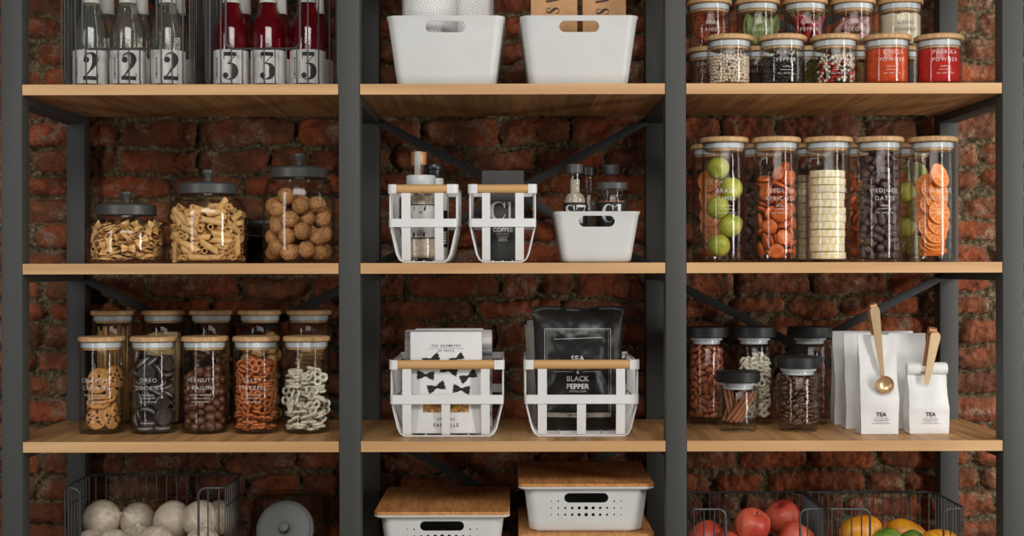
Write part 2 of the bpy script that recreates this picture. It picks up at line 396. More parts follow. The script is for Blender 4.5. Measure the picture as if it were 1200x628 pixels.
# settled poses of piled pieces: x, y, z in tenths of a millimetre, then turns about x, y, z in hundredths of a radian
PACK = {
 'farfalle': [
-157,-622,297,-175,157,-44,201,-601,238,157,1,33,13,-572,76,0,0,-311,-85,-568,560,-5,282,-14,-68,-567,149,-17,297,-12,140,-564,458,57,-227,28,-291,-542,232,-16,-157,158,-12,-538,463,-120,16,-192,
-205,-536,25,-314,0,-35,-130,-526,599,312,-32,8,136,-520,625,-34,270,-158,-11,-518,351,11,16,-71,172,-518,484,103,25,253,150,-494,127,1,-1,228,-151,-480,646,-305,-31,-26,80,-471,25,0,-314,-46,
417,-469,377,152,52,-245,-121,-468,434,-245,-3,-213,-110,-462,315,-17,-305,-27,-232,-459,76,0,0,55,-440,-451,625,-145,-66,-83,93,-450,230,-69,3,-174,-210,-443,428,-65,-27,64,-164,-440,242,-43,-17,228,
305,-435,668,-37,-46,226,-305,-429,421,-40,-59,6,319,-424,145,-19,-16,231,-311,-422,673,-23,311,-76,197,-413,263,18,28,102,-403,-410,410,-301,-69,-79,241,-402,356,31,-302,-77,318,-401,556,30,11,-153,
319,-401,502,-22,291,-41,-329,-395,130,283,-17,33,-360,-392,275,-32,296,-32,-335,-391,517,252,32,131,174,-368,318,22,-25,284,-403,-353,25,-314,0,73,439,-349,202,-18,-6,-216,456,-344,89,47,-22,94,
534,-342,618,-139,196,112,118,-341,649,-220,89,-50,-111,-339,593,-27,245,7,-98,-338,128,0,-111,-207,-542,-324,481,176,-90,200,437,-319,256,-19,-313,124,283,-312,384,-33,-5,-128,-31,-300,397,-49,-108,-116,
244,-294,56,-275,0,191,336,-291,418,-33,-1,-117,68,-290,477,-93,58,22,86,-266,540,97,-22,307,435,-265,311,-17,9,-133,-540,-259,376,-76,182,-11,-368,-258,569,255,6,135,-259,-255,450,-52,258,9,
374,-251,101,-271,36,-9,467,-239,496,288,50,-107,550,-236,582,150,4,95,-526,-234,158,-157,-18,184,-228,-226,418,-47,253,19,349,-225,630,295,13,118,-313,-222,532,-19,-58,-1,-528,-221,629,-106,-21,-102,
-477,-220,164,157,-23,184,46,-200,210,-313,25,73,475,-199,359,298,11,-122,-471,-199,628,-102,-42,-114,-351,-197,152,-154,66,133,-600,-196,147,-153,25,-123,42,-193,48,29,0,207,517,-184,662,165,40,-216,
-204,-170,109,283,-44,107,59,-165,579,9,71,230,-41,-164,598,58,44,-313,-123,-163,95,-46,28,250,355,-163,483,-299,2,98,346,-158,230,-28,12,-212,578,-155,131,314,-122,-27,254,-153,638,-174,-26,125,
-550,-146,435,-166,-11,-67,-333,-140,319,-20,-19,-303,-451,-136,292,-27,-6,-251,19,-133,448,-3,-306,29,167,-128,296,1,0,-163,-502,-122,65,33,-11,-16,511,-115,409,-16,11,-128,-187,-110,243,-275,-1,-63,
107,-109,347,313,-1,57,137,-99,123,-14,-21,-187,-260,-95,527,-236,-127,81,566,-91,322,55,273,143,178,-86,540,-238,-3,-195,-61,-85,395,1,0,-159,-252,-80,366,306,27,-100,132,-80,716,40,-23,-83,
491,-67,171,89,47,-182,131,-49,61,-313,28,61,-418,-48,661,-87,39,180,-404,-44,593,82,-52,-121,-525,-26,373,-292,-54,-63,312,-16,219,0,-284,-96,-90,-11,154,130,-14,-76,98,-9,243,1,-1,-96,
514,-9,492,-2,-2,254,299,-8,450,17,2,104,298,0,173,-285,-9,91,-307,1,94,-1,59,-182,426,2,546,-1,-313,0,282,2,402,11,13,28,546,10,174,3,217,15,-106,11,343,0,-1,-99,
-83,12,25,0,314,76,-296,12,551,-55,226,37,536,13,595,-313,2,4,393,16,659,-32,283,-114,-280,17,206,39,2,-72,-543,19,250,-31,-23,180,344,26,321,10,-2,-100,-540,34,492,-159,-20,-141,
-146,48,445,1,0,-117,-400,48,243,21,33,-172,-89,55,503,2,19,54,567,60,122,0,97,-304,-530,63,76,0,-314,-12,28,64,534,-6,-18,-236,321,69,133,311,30,-108,-598,70,468,-159,-6,-142,
308,71,82,4,30,-81,-119,79,712,269,18,86,535,80,383,-167,1,281,-90,80,603,-3,48,200,173,82,654,-305,-16,78,-82,84,661,8,266,-90,-564,84,209,-21,-33,142,57,85,187,-309,10,-55,
-160,113,291,1,1,306,-346,115,529,-31,-84,152,113,118,567,-15,-11,-177,-520,118,127,-314,0,-25,-22,120,91,281,-5,-38,-540,127,626,-289,99,58,-344,128,25,0,0,143,100,139,351,-13,16,306,
-456,143,385,-255,-1,-72,-336,146,698,-24,30,73,534,155,638,-83,125,-223,480,165,231,6,-275,95,613,175,389,-172,-137,-115,-479,190,208,-276,0,-75,-516,217,25,0,0,132,356,217,729,-170,54,140,
484,221,127,0,0,50,-464,228,361,-59,-1,239,446,260,76,0,0,290,-163,289,636,7,282,66,-418,295,452,-26,-20,-135,446,303,685,-164,-54,-169,-428,304,232,30,-168,59,468,323,240,34,301,-100,
540,324,545,142,-82,-95,-539,326,574,150,-43,107,427,333,321,37,-296,-58,112,336,639,5,-32,-187,-59,337,729,-8,-7,77,-393,367,690,-247,-14,-188,329,475,660,70,-249,-60,-102,534,708,33,11,44,
],
 'penne': [
-50,-591,55,-157,90,-165,145,-580,250,-14,-100,41,-174,-571,241,89,73,-235,158,-571,723,-138,-13,181,-211,-557,548,-111,-67,90,-99,-539,680,-32,273,128,-22,-534,424,-159,62,136,258,-532,876,-109,-198,157,
-82,-516,883,-137,-72,-132,186,-501,55,157,-136,149,-181,-500,137,-87,223,-82,-243,-495,784,27,-253,158,339,-486,475,-139,217,-80,13,-485,656,242,91,64,337,-485,365,-9,147,-260,36,-482,165,-31,150,-164,
-171,-456,283,166,86,-205,126,-456,618,-146,-95,24,213,-452,259,162,93,121,245,-446,763,-136,28,-167,-325,-442,733,35,56,-248,-229,-429,504,221,66,-7,-79,-425,368,-1,-139,-35,319,-417,976,-244,-8,135,
-38,-416,494,-183,-35,86,-197,-416,54,-157,67,-82,257,-415,162,-150,-81,109,258,-410,556,-80,-199,4,-91,-396,816,117,59,-268,215,-393,54,-157,67,149,-456,-386,407,298,-99,-67,-459,-374,770,32,-39,-134,
310,-372,251,-151,4,115,-236,-367,778,76,248,19,-305,-365,54,157,-67,233,-313,-363,446,-175,-5,-52,334,-351,467,20,191,-241,342,-344,590,142,-29,-226,39,-339,495,-175,-94,93,-521,-335,180,0,-314,112,
-171,-326,288,-135,12,101,331,-324,154,143,-190,130,-43,-323,925,-184,52,-108,507,-318,624,39,214,146,-9,-316,378,171,-68,-225,354,-310,926,-121,-235,59,-369,-310,165,-155,258,-51,190,-300,698,134,-218,104,
389,-285,55,157,80,-195,-376,-279,766,90,14,-206,217,-279,801,-198,65,-132,-276,-279,557,184,-185,-67,-223,-275,164,-157,-37,262,-376,-269,509,83,-134,28,234,-256,347,-141,190,103,-391,-252,923,-96,216,21,
-170,-242,763,240,-98,-12,-471,-235,274,162,180,94,394,-232,848,109,-50,-276,454,-232,291,81,-36,92,476,-231,692,166,216,-81,-1,-226,54,-157,22,-187,-76,-224,590,-163,15,30,473,-222,153,-222,-10,40,
-446,-219,576,176,9,274,-63,-217,163,152,111,-57,579,-214,305,1,-8,98,105,-214,238,186,228,-53,-455,-212,711,220,48,177,493,-205,898,-85,123,72,385,-198,484,167,-45,199,565,-195,816,204,-27,-47,
4,-194,384,182,55,-205,271,-191,998,156,7,181,-465,-181,54,-157,112,-201,-482,-172,406,134,44,-227,-97,-159,800,159,-252,45,258,-143,303,-67,203,-168,352,-136,567,-137,39,-138,-387,-131,193,87,-204,1,
306,-123,668,-140,-6,-142,-301,-116,354,-67,85,193,-477,-108,656,202,-103,-119,57,-107,260,-145,-224,-86,-463,-105,323,118,228,62,321,-102,782,-135,-70,-148,-127,-93,690,151,75,219,475,-91,326,205,53,-149,
129,-89,486,132,84,-58,-487,-88,770,-162,41,102,-485,-85,167,-161,-31,248,84,-74,587,187,-230,-51,95,-70,701,157,-82,218,332,-68,109,-190,-25,-41,361,-65,398,173,25,-4,-510,-56,549,-53,-182,194,
233,-49,54,183,-157,-67,525,-42,105,-117,75,70,162,-41,834,-119,-311,-11,-481,-38,61,153,22,-188,-467,-35,869,121,-126,-96,280,-35,479,-199,18,248,159,-30,133,149,-247,-41,427,-21,199,48,141,-25,
41,-9,470,130,-57,-23,-196,-8,687,-120,-57,209,-252,-6,126,-17,195,-160,1,-5,942,-153,84,22,-148,0,528,112,-100,222,60,0,792,64,128,-94,-112,1,893,143,-70,30,7,6,252,-146,105,-64,
-15,9,54,-132,-157,-136,-513,15,261,90,-31,248,-230,15,885,-115,280,28,-510,19,678,-117,67,-52,-168,19,381,25,-123,95,522,25,516,112,-114,99,-53,26,422,-76,200,36,483,38,880,140,-34,-149,
113,42,352,-156,-16,226,481,55,617,145,85,202,-92,58,258,-159,29,241,-364,58,461,-161,34,173,-481,73,847,130,-105,-107,600,74,739,239,26,39,-18,75,149,160,-112,-113,-602,78,409,-62,6,310,
-215,90,273,79,57,-133,-256,100,635,192,93,0,583,105,172,153,-46,20,364,108,277,96,40,-115,-187,109,737,164,79,216,-445,114,54,-157,112,-159,-51,118,54,157,-67,-113,583,122,356,50,-100,121,
479,127,731,167,65,-55,272,129,829,-191,274,3,464,131,357,-210,78,-15,508,135,54,-157,-202,73,411,139,629,-118,33,230,-6,140,516,101,-209,-78,4,149,633,182,-9,-208,-456,165,911,179,-60,-172,
-331,167,518,-279,-84,65,-448,180,242,136,94,73,-472,185,796,107,83,166,-439,198,572,27,280,-157,-562,206,131,-97,-62,241,553,227,422,-210,9,34,416,239,487,-166,-43,224,-539,247,570,-130,-265,-56,
-396,279,272,166,31,106,77,279,867,165,-290,-6,395,280,165,158,15,-107,382,296,400,-110,85,-26,414,340,893,-8,-184,243,-427,344,863,94,-239,-55,-174,411,877,166,33,-82,-170,558,909,-38,-15,-160,
111,563,919,-148,-83,120,
],
 'walnut': [
18,-457,534,-63,233,-4,-7,-456,992,-191,-106,114,94,-441,194,115,-31,-279,-204,-414,750,-158,12,136,-210,-410,148,-73,115,-114,-253,-379,1168,82,-76,-82,-251,-371,441,-1,119,-179,295,-349,434,-86,-18,47,
281,-348,1020,144,-49,138,108,-300,770,42,-191,-120,320,-251,148,-162,-31,42,407,-223,781,79,277,-101,-397,-217,946,-27,-65,-312,-396,-204,635,-6,214,72,-411,-194,240,-232,21,-192,44,-128,1006,131,-16,11,
-113,-127,160,-282,-13,-22,-136,-108,771,8,-140,107,453,-99,509,54,-20,-274,155,-91,550,131,-5,272,-157,-77,470,87,273,56,461,15,160,294,30,-34,-186,16,1132,-108,0,269,157,26,148,-194,-57,24,
-455,29,441,-175,-51,-67,-454,73,1009,152,-96,-58,455,79,858,147,-28,-4,160,82,808,104,72,-287,-438,86,149,-174,22,154,-365,90,719,17,96,293,44,149,396,-115,-25,250,406,181,409,-153,-244,-69,
51,199,1086,57,49,-298,339,293,678,123,124,-152,-343,300,349,77,-40,-212,336,302,149,-59,-189,101,-302,350,1066,-127,-255,-86,
],
 'oreo': [
-110,-285,1063,58,-134,-252,179,-247,256,-176,-13,-250,148,-236,509,211,-59,32,30,-229,1476,-65,32,262,66,-223,1074,-121,-14,-99,-101,-220,326,35,-61,-256,-132,-217,599,148,-57,211,90,-211,868,-30,290,-5,
244,-195,1243,-157,89,90,-145,-184,48,0,0,249,162,-173,48,314,0,46,-91,-164,144,314,0,-86,168,-158,1481,47,-56,-11,-182,-145,1258,34,-63,-62,-276,-142,550,135,195,-129,-41,-132,1250,286,-65,36,
-201,-115,932,-15,-47,225,50,-114,668,259,25,-56,207,-109,826,-30,-24,180,-188,-96,1492,97,187,104,233,-77,251,141,-202,70,-59,-73,324,53,-267,22,20,-70,551,-36,-50,-185,-221,-65,851,-8,-48,211,
225,-62,1069,-301,30,-114,-230,-29,1096,-38,23,-245,231,-16,645,57,-19,248,-308,-15,1385,128,-95,-128,-51,3,389,-46,-54,-123,229,34,242,150,2,-259,183,49,1210,9,8,-162,-227,50,681,2,-50,-173,
226,61,1408,-10,306,-24,-231,65,298,129,2,123,196,66,1309,-12,310,-56,195,70,1013,-17,-28,216,224,73,496,-285,53,117,-283,99,159,98,-210,-138,-11,138,1471,-5,-27,8,-116,166,1327,12,-296,-30,
],
 'choc': [
-6,-310,728,-2,173,285,-35,-307,1090,-278,-22,127,-2,-303,899,-40,-41,268,-16,-302,503,-25,88,174,-23,-296,195,129,41,220,115,-287,591,49,12,-159,109,-275,1035,106,228,-22,134,-273,419,157,-94,143,
138,-272,828,100,-54,305,151,-270,93,-252,-28,-105,-140,-268,617,-156,-56,32,-164,-259,288,28,-216,167,142,-258,261,226,-125,34,-134,-256,79,140,94,-12,-143,-256,808,107,203,-117,-146,-255,967,-27,135,-264,
-168,-252,455,-107,-50,153,-21,-223,348,202,-119,-22,212,-210,702,-273,132,23,240,-196,971,59,-86,300,237,-187,513,36,-78,-93,16,-182,81,128,69,266,-248,-173,184,108,79,260,37,-158,944,-109,79,198,
-92,-156,1087,34,-66,-20,-16,-154,640,-234,70,-96,-274,-151,585,215,-61,25,252,-151,1137,66,98,265,271,-148,275,-7,200,126,39,-145,484,-211,-40,98,-269,-143,848,-206,-111,35,258,-139,80,-188,76,-197,
-87,-133,192,-144,272,-45,-172,-130,716,-134,-181,154,-274,-127,422,200,13,141,159,-116,386,-43,61,33,-219,-114,996,16,112,-259,215,-113,830,-51,-91,-271,74,-110,1103,41,-71,234,37,-108,785,-110,232,105,
128,-97,184,80,52,47,-111,-88,862,189,-205,42,-135,-86,543,-66,155,125,136,-72,625,-186,-48,-231,305,-56,710,200,96,-14,-283,-56,79,0,167,8,19,-54,292,-45,203,153,-182,-52,303,199,-84,-24,
307,-43,397,171,-96,-4,303,-38,554,157,-33,33,-309,-29,709,-214,6,-25,311,-14,937,-157,-3,-305,202,-14,1056,55,121,158,118,-9,906,85,-65,273,294,-9,167,153,-75,119,-73,-9,413,161,-64,0,
-26,-8,979,22,43,-41,-302,5,934,-299,-97,47,-97,9,671,-297,128,-18,-14,10,80,53,-140,132,-295,15,547,117,219,58,6,16,550,-189,-95,45,-310,26,382,80,1,275,-304,28,217,161,-234,38,
-143,30,170,247,117,34,104,37,405,-158,-14,-126,-159,50,1039,146,226,-65,-15,56,811,136,69,-98,138,57,743,-157,-25,-40,-203,57,796,135,114,-215,122,63,245,251,-62,-12,50,76,1099,-120,111,131,
150,81,550,-163,-190,46,126,86,80,124,-257,73,283,92,298,191,-54,-85,289,98,814,86,219,-76,-271,104,80,121,105,91,278,104,655,118,-209,-41,275,125,464,-83,35,-49,-259,135,654,54,-102,186,
278,137,78,0,142,177,-267,157,999,-187,38,-76,-231,183,222,-136,-106,-176,-238,188,384,40,215,213,186,248,1051,-54,30,-131,-149,269,1062,-257,-105,15,24,310,1025,243,-52,69,
],
 'pretzel': [
53,-328,1220,104,109,-32,-141,-312,718,146,121,-51,112,-295,623,52,-122,-161,-163,-285,441,-203,-223,-15,-69,-245,260,37,-5,313,-69,-243,164,0,0,135,72,-242,70,0,0,-1,76,-240,117,0,0,273,
-56,-238,1018,26,244,20,52,-223,475,37,24,-61,75,-219,335,-28,-9,-116,125,-217,999,-5,310,-16,-133,-212,1162,-12,-268,29,-270,-211,972,234,147,-13,136,-210,1333,-17,-266,83,267,-209,455,136,77,-238,
-37,-209,892,-7,307,-29,75,-200,950,6,0,-89,-36,-184,638,29,15,25,230,-183,653,123,-47,-247,-180,-173,1115,306,43,-49,-189,-164,118,0,314,12,188,-164,1051,-5,-3,172,191,-163,815,-6,3,252,
194,-163,205,-50,12,26,23,-161,775,-312,55,-18,188,-160,1146,312,-6,99,194,-159,1099,6,-2,-60,200,-144,1208,-311,-15,6,168,-141,861,310,-5,108,-113,-138,496,9,-85,-49,-215,-130,625,-35,-1,-281,
-217,-122,70,0,-314,-10,5,-112,378,24,17,167,-198,-109,769,2,7,-283,142,-108,479,33,-29,63,47,-106,691,-283,-10,121,219,-103,913,0,308,43,-231,-100,720,-313,-8,-2,-234,-94,589,-33,-13,312,
-235,-86,814,-310,-6,-54,-255,-78,1320,-67,-14,198,-93,-76,23,0,-314,-2,31,-67,238,28,281,-131,-243,-64,313,33,304,28,22,-56,1309,-286,41,36,-195,-55,1074,-40,-2,-242,-246,-52,258,285,19,111,
-244,-44,558,-279,-3,43,-32,-36,1287,42,-287,-128,120,-35,616,-8,-272,-145,249,-32,70,0,314,-1,-72,-28,1158,-275,63,117,-213,-17,958,-12,312,-30,-22,-6,125,-57,48,39,104,-1,390,-21,12,-31,
249,4,314,-3,-3,31,161,5,584,-291,37,-105,-248,14,1007,-10,-6,218,325,16,761,-231,-112,-81,-32,20,1168,-54,-263,146,194,22,1349,37,-24,186,-241,23,914,-302,0,-47,340,24,1131,-176,-114,-132,
-255,28,130,68,-289,104,338,31,554,-127,-124,138,248,32,266,-1,-3,-8,248,39,983,-18,5,-109,246,46,23,-314,0,11,-334,59,430,97,135,81,-258,66,1176,-224,230,11,147,67,1324,-3,-44,295,
175,69,831,-194,-89,84,242,89,433,-51,24,-132,-27,94,235,-8,68,112,306,143,1382,-106,-192,153,-243,159,185,-116,-71,27,189,164,1263,-293,37,25,-241,169,1130,-105,-60,33,178,175,1218,-38,-19,-231,
],
 'apricot': [
-61,-284,132,147,294,-23,81,-282,364,-146,75,35,13,-246,738,124,1,279,-167,-239,552,148,-28,256,-9,-224,1259,33,-24,213,52,-223,965,34,280,95,-8,-221,1452,206,-79,177,-80,-214,1007,32,-30,-74,
100,-208,587,-9,277,47,81,-205,1415,202,-71,182,97,-191,783,117,56,258,-232,-187,1149,165,182,-82,147,-148,136,0,0,-126,169,-132,832,123,293,-42,192,-127,1091,-43,76,53,-124,-122,793,-188,14,-251,
183,-121,443,-109,65,-74,-220,-115,309,-20,-133,-289,-130,-113,322,-186,-60,178,-40,-110,337,121,84,134,36,-94,407,183,43,-142,218,-88,1386,167,-61,47,-80,-77,1132,-45,9,-26,-107,-73,137,-16,-8,146,
210,-67,273,17,-31,28,26,-47,45,-314,0,-72,-225,-47,1373,-25,-20,196,218,-38,587,105,59,221,222,-35,1120,274,77,57,-290,-23,148,-6,140,2,-221,3,465,272,8,52,124,10,1376,173,-21,20,
-227,12,832,40,30,101,-86,16,579,41,306,-37,-293,22,651,-66,-173,60,-187,33,913,23,-270,-44,-220,33,1300,-284,11,-85,-213,50,1030,50,-2,166,224,51,642,205,-44,-84,286,52,129,157,22,-140,
225,64,824,-10,23,164,205,82,911,24,-5,-247,270,118,1230,-114,-183,-158,235,159,376,110,215,-134,86,184,1406,-276,21,97,173,185,1562,105,81,-141,
],
 'date': [
26,-285,1914,87,72,-200,8,-284,1625,-181,40,-165,65,-284,1093,-68,-9,170,6,-283,67,-157,-73,-155,-38,-279,727,-20,-18,139,-68,-278,525,-62,-88,51,-110,-271,1786,307,65,-50,-110,-265,396,70,83,-269,
137,-256,1216,-68,275,-65,12,-250,1353,179,92,28,-52,-248,1233,160,43,-20,20,-246,1490,123,256,80,-171,-244,735,15,-6,-180,-58,-241,196,186,202,18,180,-237,728,2,-30,-253,60,-235,1742,167,-130,86,
55,-234,268,84,246,2,-164,-233,1436,123,36,-233,81,-229,570,167,61,96,-15,-221,1000,-41,-30,38,-203,-203,1033,-89,-60,35,-207,-200,310,56,-89,-147,210,-195,1390,-12,206,-245,59,-194,770,8,-53,141,
147,-194,453,-204,100,104,161,-181,915,-1,-209,-141,-156,-177,66,-53,-157,138,174,-169,70,148,-112,-193,172,-165,1807,109,36,33,241,-161,1106,-5,227,-223,-197,-160,1817,-160,-29,-88,-148,-157,1163,107,129,-78,
-207,-153,1317,-135,40,110,-202,-148,1671,247,109,88,250,-147,1684,-23,76,72,4,-147,1882,14,-107,2,-256,-144,878,-56,5,-254,198,-143,201,127,-113,89,49,-137,1633,95,-193,-127,201,-134,345,123,-28,168,
90,-133,1501,22,-135,225,-206,-130,180,157,67,243,-41,-128,871,-298,-119,41,169,-121,1278,-135,80,-121,-57,-103,338,-86,20,-155,49,-101,1117,105,-103,-146,-137,-95,445,-96,-272,47,276,-94,939,-62,37,-301,
-92,-89,750,196,-164,-83,-120,-88,1580,118,-7,-311,224,-88,745,-144,-104,-149,4,-85,991,235,-119,41,-49,-76,1320,-22,7,-178,83,-76,522,-214,-24,146,237,-75,1562,117,210,88,-276,-72,1580,-108,0,25,
4,-67,638,-195,42,181,282,-63,570,-29,75,94,236,-49,66,157,-67,-200,-209,-49,1446,164,-30,128,-293,-44,120,288,13,59,-181,-40,665,-161,61,-48,-297,-36,1025,0,-309,-157,295,-31,241,22,17,241,
-238,-29,545,-181,-34,-89,-24,-22,187,-143,-269,1,241,-22,1834,-114,46,155,129,-16,1721,131,-90,-98,297,-10,1393,-299,-32,111,57,-9,66,157,-247,-44,84,-3,269,249,-66,148,251,6,1214,-153,-70,164,
289,8,1029,47,62,-82,154,15,448,263,-30,-22,-240,17,1201,-110,54,214,-204,19,1330,-190,-49,-211,-59,22,1741,118,-48,-15,-233,27,859,-158,41,82,-287,28,716,-61,-230,-90,132,29,1452,-118,-62,15,
16,31,1564,-40,-35,-239,159,40,639,-63,-233,-63,-245,45,276,49,-188,-167,286,46,431,-69,268,64,96,53,1324,131,-272,-21,-170,59,977,-104,265,37,236,59,821,274,122,-31,15,60,1027,183,31,-213,
-48,60,517,59,26,198,-242,60,410,-78,190,-10,-233,66,66,157,-68,98,-96,71,1859,107,97,89,-229,74,1692,-98,53,205,234,84,128,-42,56,-311,-233,85,1502,-48,141,241,37,86,738,80,-107,236,
-99,86,834,-86,-78,-264,78,87,903,168,228,6,69,90,367,-87,-3,217,-98,91,1133,-103,127,77,265,100,1690,-56,137,136,279,103,1865,-15,8,-230,71,124,1806,-90,-66,-15,250,132,698,163,76,52,
-245,143,1064,-212,-121,1,-254,146,579,52,283,-101,-242,163,1805,-69,0,256,230,167,1404,-114,31,78,233,172,247,-314,55,-101,-111,215,1831,295,-71,-28,77,274,1741,46,-189,-75,-22,294,1909,287,-39,74,
],
 'almond': [
-42,-281,569,6,310,-1,41,-280,764,16,27,24,49,-278,938,3,-159,10,63,-276,308,-10,69,0,87,-271,518,8,305,44,-91,-268,1021,-43,-104,-298,-112,-261,346,44,-103,-88,-112,-258,198,29,-82,-86,
115,-258,68,-96,-187,138,-123,-255,743,274,105,-91,-18,-255,1304,102,-12,-129,-12,-254,1150,-84,-291,67,78,-248,1054,-77,46,290,141,-246,1201,-13,-14,49,55,-246,1370,-117,-8,131,31,-242,153,-112,-48,-243,
-152,-240,874,269,-179,-10,-104,-228,1204,98,8,51,-29,-226,47,152,-22,-67,-37,-221,410,-136,-88,-228,179,-219,717,-256,-199,7,191,-209,856,-97,-130,-139,-186,-208,72,-84,-219,10,186,-199,168,78,-57,-22,
204,-198,542,10,-50,66,-106,-197,516,-80,230,-17,42,-192,609,68,7,98,-29,-191,862,174,40,124,153,-189,279,-97,-58,-210,-195,-188,1074,32,60,-82,-86,-187,639,-238,66,39,-8,-183,745,-218,-71,-100,
162,-178,388,96,-13,29,-181,-177,1362,-81,-13,-183,71,-174,474,137,-98,-114,-26,-172,210,96,-7,-21,216,-172,990,-79,-82,-152,35,-170,936,-90,285,-83,-131,-168,1275,-148,251,-41,-231,-164,283,-4,18,-74,
-231,-164,641,32,-214,185,61,-162,1194,-261,83,60,193,-160,1349,-20,109,129,15,-154,307,-204,34,74,-200,-149,439,-69,-14,233,167,-139,1094,-6,-195,-222,232,-136,1187,266,-40,122,-209,-133,759,245,-16,172,
-114,-133,947,-78,-307,11,43,-129,1299,194,-15,-193,184,-128,623,-50,-235,82,-144,-125,286,244,-184,-16,-255,-122,922,34,83,-78,-255,-121,1191,-79,123,-193,78,-119,792,99,29,78,95,-114,149,-89,-17,-142,
-72,-109,1100,150,19,-134,234,-107,47,-152,-22,-73,-177,-104,96,56,30,-58,-124,-103,808,214,-13,187,-59,-93,370,88,71,52,269,-92,387,16,61,138,-223,-90,529,162,-70,-210,39,-88,498,-241,108,82,
19,-88,990,93,-6,-22,254,-77,248,-125,-38,-55,-46,-76,64,-203,-6,-15,170,-76,718,182,240,-27,219,-75,897,-217,12,146,38,-74,653,87,58,182,233,-73,527,-76,57,-54,152,-72,968,142,-71,-38,
-86,-71,1356,164,27,-174,-144,-66,603,-189,-83,-137,90,-60,48,143,2,-311,60,-59,230,108,-11,111,113,-57,1244,-200,-13,153,277,-56,813,-49,-194,186,278,-54,1306,57,-114,-235,-277,-54,1035,-10,-228,-138,
-48,-52,1183,-116,-36,307,94,-51,354,-235,-93,33,-62,-50,689,-145,292,-34,-187,-49,1179,40,-305,-104,-279,-47,366,-20,-214,-125,-93,-45,148,-99,277,-38,-280,-41,1302,-83,185,85,-247,-40,210,244,7,195,
-101,-39,1032,152,-57,249,100,-39,1141,198,-26,-38,-280,-32,67,205,-193,-32,-272,-26,758,276,17,149,-102,-26,432,105,-45,-16,283,-26,1067,3,-311,135,178,-21,135,199,-80,-19,82,-20,857,196,-68,-112,
150,-15,611,188,22,-100,80,-15,1047,156,6,-214,282,-12,156,-212,188,-60,206,-12,425,29,63,154,-32,-3,871,165,246,-7,-175,2,891,223,-38,181,159,4,1338,176,2,232,282,5,693,-7,101,145,
2,8,1295,205,90,-46,170,11,787,216,-88,-159,-184,12,777,239,55,120,-88,15,239,87,37,-133,-283,17,607,52,115,-110,-17,22,323,206,-25,12,247,24,1234,-114,52,-18,50,24,420,138,16,248,
-31,25,768,145,-1,-195,-20,29,511,144,-22,-48,-190,31,375,129,-220,22,141,31,528,-208,-33,228,59,37,153,-106,-1,-47,-90,40,952,164,28,-24,157,41,259,95,61,278,-176,46,638,-203,10,7,
191,46,1085,53,-51,-192,217,51,49,-167,31,133,-184,53,520,-179,-234,53,-168,56,67,-205,35,-92,239,57,917,225,65,-160,-189,57,1012,29,-90,116,-113,58,1259,-55,-102,214,-56,61,592,196,22,-221,
269,62,377,58,72,232,129,64,981,213,76,-57,-195,66,258,-103,-93,234,-143,68,1139,122,-284,22,-274,71,466,153,137,-31,-248,72,1363,-90,-66,280,-233,75,1234,-83,279,103,-258,79,1080,-39,53,-195,
59,80,707,196,-73,71,6,87,1223,-116,-38,31,-266,90,913,29,122,161,-259,101,186,243,81,44,235,102,239,225,53,-177,-262,109,732,10,296,134,254,112,1151,44,-47,-166,149,114,1240,108,139,-44,
257,119,524,55,-197,-170,202,132,726,115,42,280,220,147,634,-161,256,44,-44,149,1334,-225,-68,135,-241,151,343,-261,-161,47,233,156,852,-85,-110,-9,-147,156,1379,-3,-239,126,235,160,102,-18,47,-114,
66,161,1330,-105,109,-194,217,165,1311,-256,76,-47,-191,203,1267,22,4,-241,53,223,1209,109,40,229,-58,241,1248,87,-4,281,108,257,1353,-275,89,-12,
],
 'hazel': [
-7,-215,901,36,21,41,-14,-214,707,-15,-211,-190,-21,-214,501,127,-61,35,22,-213,95,76,274,-26,-37,-211,277,21,271,116,143,-161,613,195,61,-42,142,-158,235,1,-257,-120,145,-158,802,1,-173,141,
147,-156,994,49,231,-42,147,-153,424,-174,-33,-228,-149,-153,1013,155,-44,110,-157,-145,96,79,-202,-87,-158,-144,810,14,104,-193,-162,-142,611,-10,-215,121,-164,-136,397,0,-75,-11,209,-47,95,-197,-56,-199,
-2,-34,835,38,254,-61,4,-32,647,187,-32,-173,-21,-20,284,63,19,-169,-7,-16,95,85,-4,-101,215,-6,523,53,131,-136,210,-2,904,122,30,95,213,-2,713,-107,62,-260,-214,2,916,-5,45,-240,
213,5,309,139,-207,-10,-216,10,511,1,98,-278,-213,11,283,46,182,-231,-214,12,715,-156,96,-37,11,27,466,196,-102,28,-210,41,94,-183,93,30,-47,48,1001,81,-129,185,10,214,924,-54,-253,-111,
],
 'bean': [
-35,-320,471,-21,78,-33,18,-320,809,30,208,24,31,-320,370,-71,-158,74,-48,-317,258,-2,-108,295,65,-314,687,-40,-109,72,3,-311,169,-112,-64,-199,-87,-309,61,55,-198,-81,13,-305,584,186,-6,-149,
-89,-298,684,99,-128,-159,75,-297,106,-124,-49,-129,-111,-290,337,-278,67,44,68,-283,242,-185,37,93,-102,-282,777,-180,-31,-143,92,-280,530,176,2,-181,70,-275,449,-148,-13,-189,134,-274,40,141,2,210,
-91,-268,863,-159,70,-94,139,-267,324,134,8,174,143,-263,813,-165,19,-148,-95,-261,588,120,62,239,-178,-258,144,-77,61,-167,166,-257,183,160,-7,215,-125,-252,454,-140,-54,-97,-198,-252,613,-305,68,-75,
164,-251,731,136,28,-74,180,-246,406,-175,3,214,33,-242,739,211,-51,-156,-10,-241,40,-151,13,-167,129,-239,599,-135,-282,43,208,-234,494,144,81,226,10,-234,322,227,-21,173,15,-233,641,123,-7,-46,
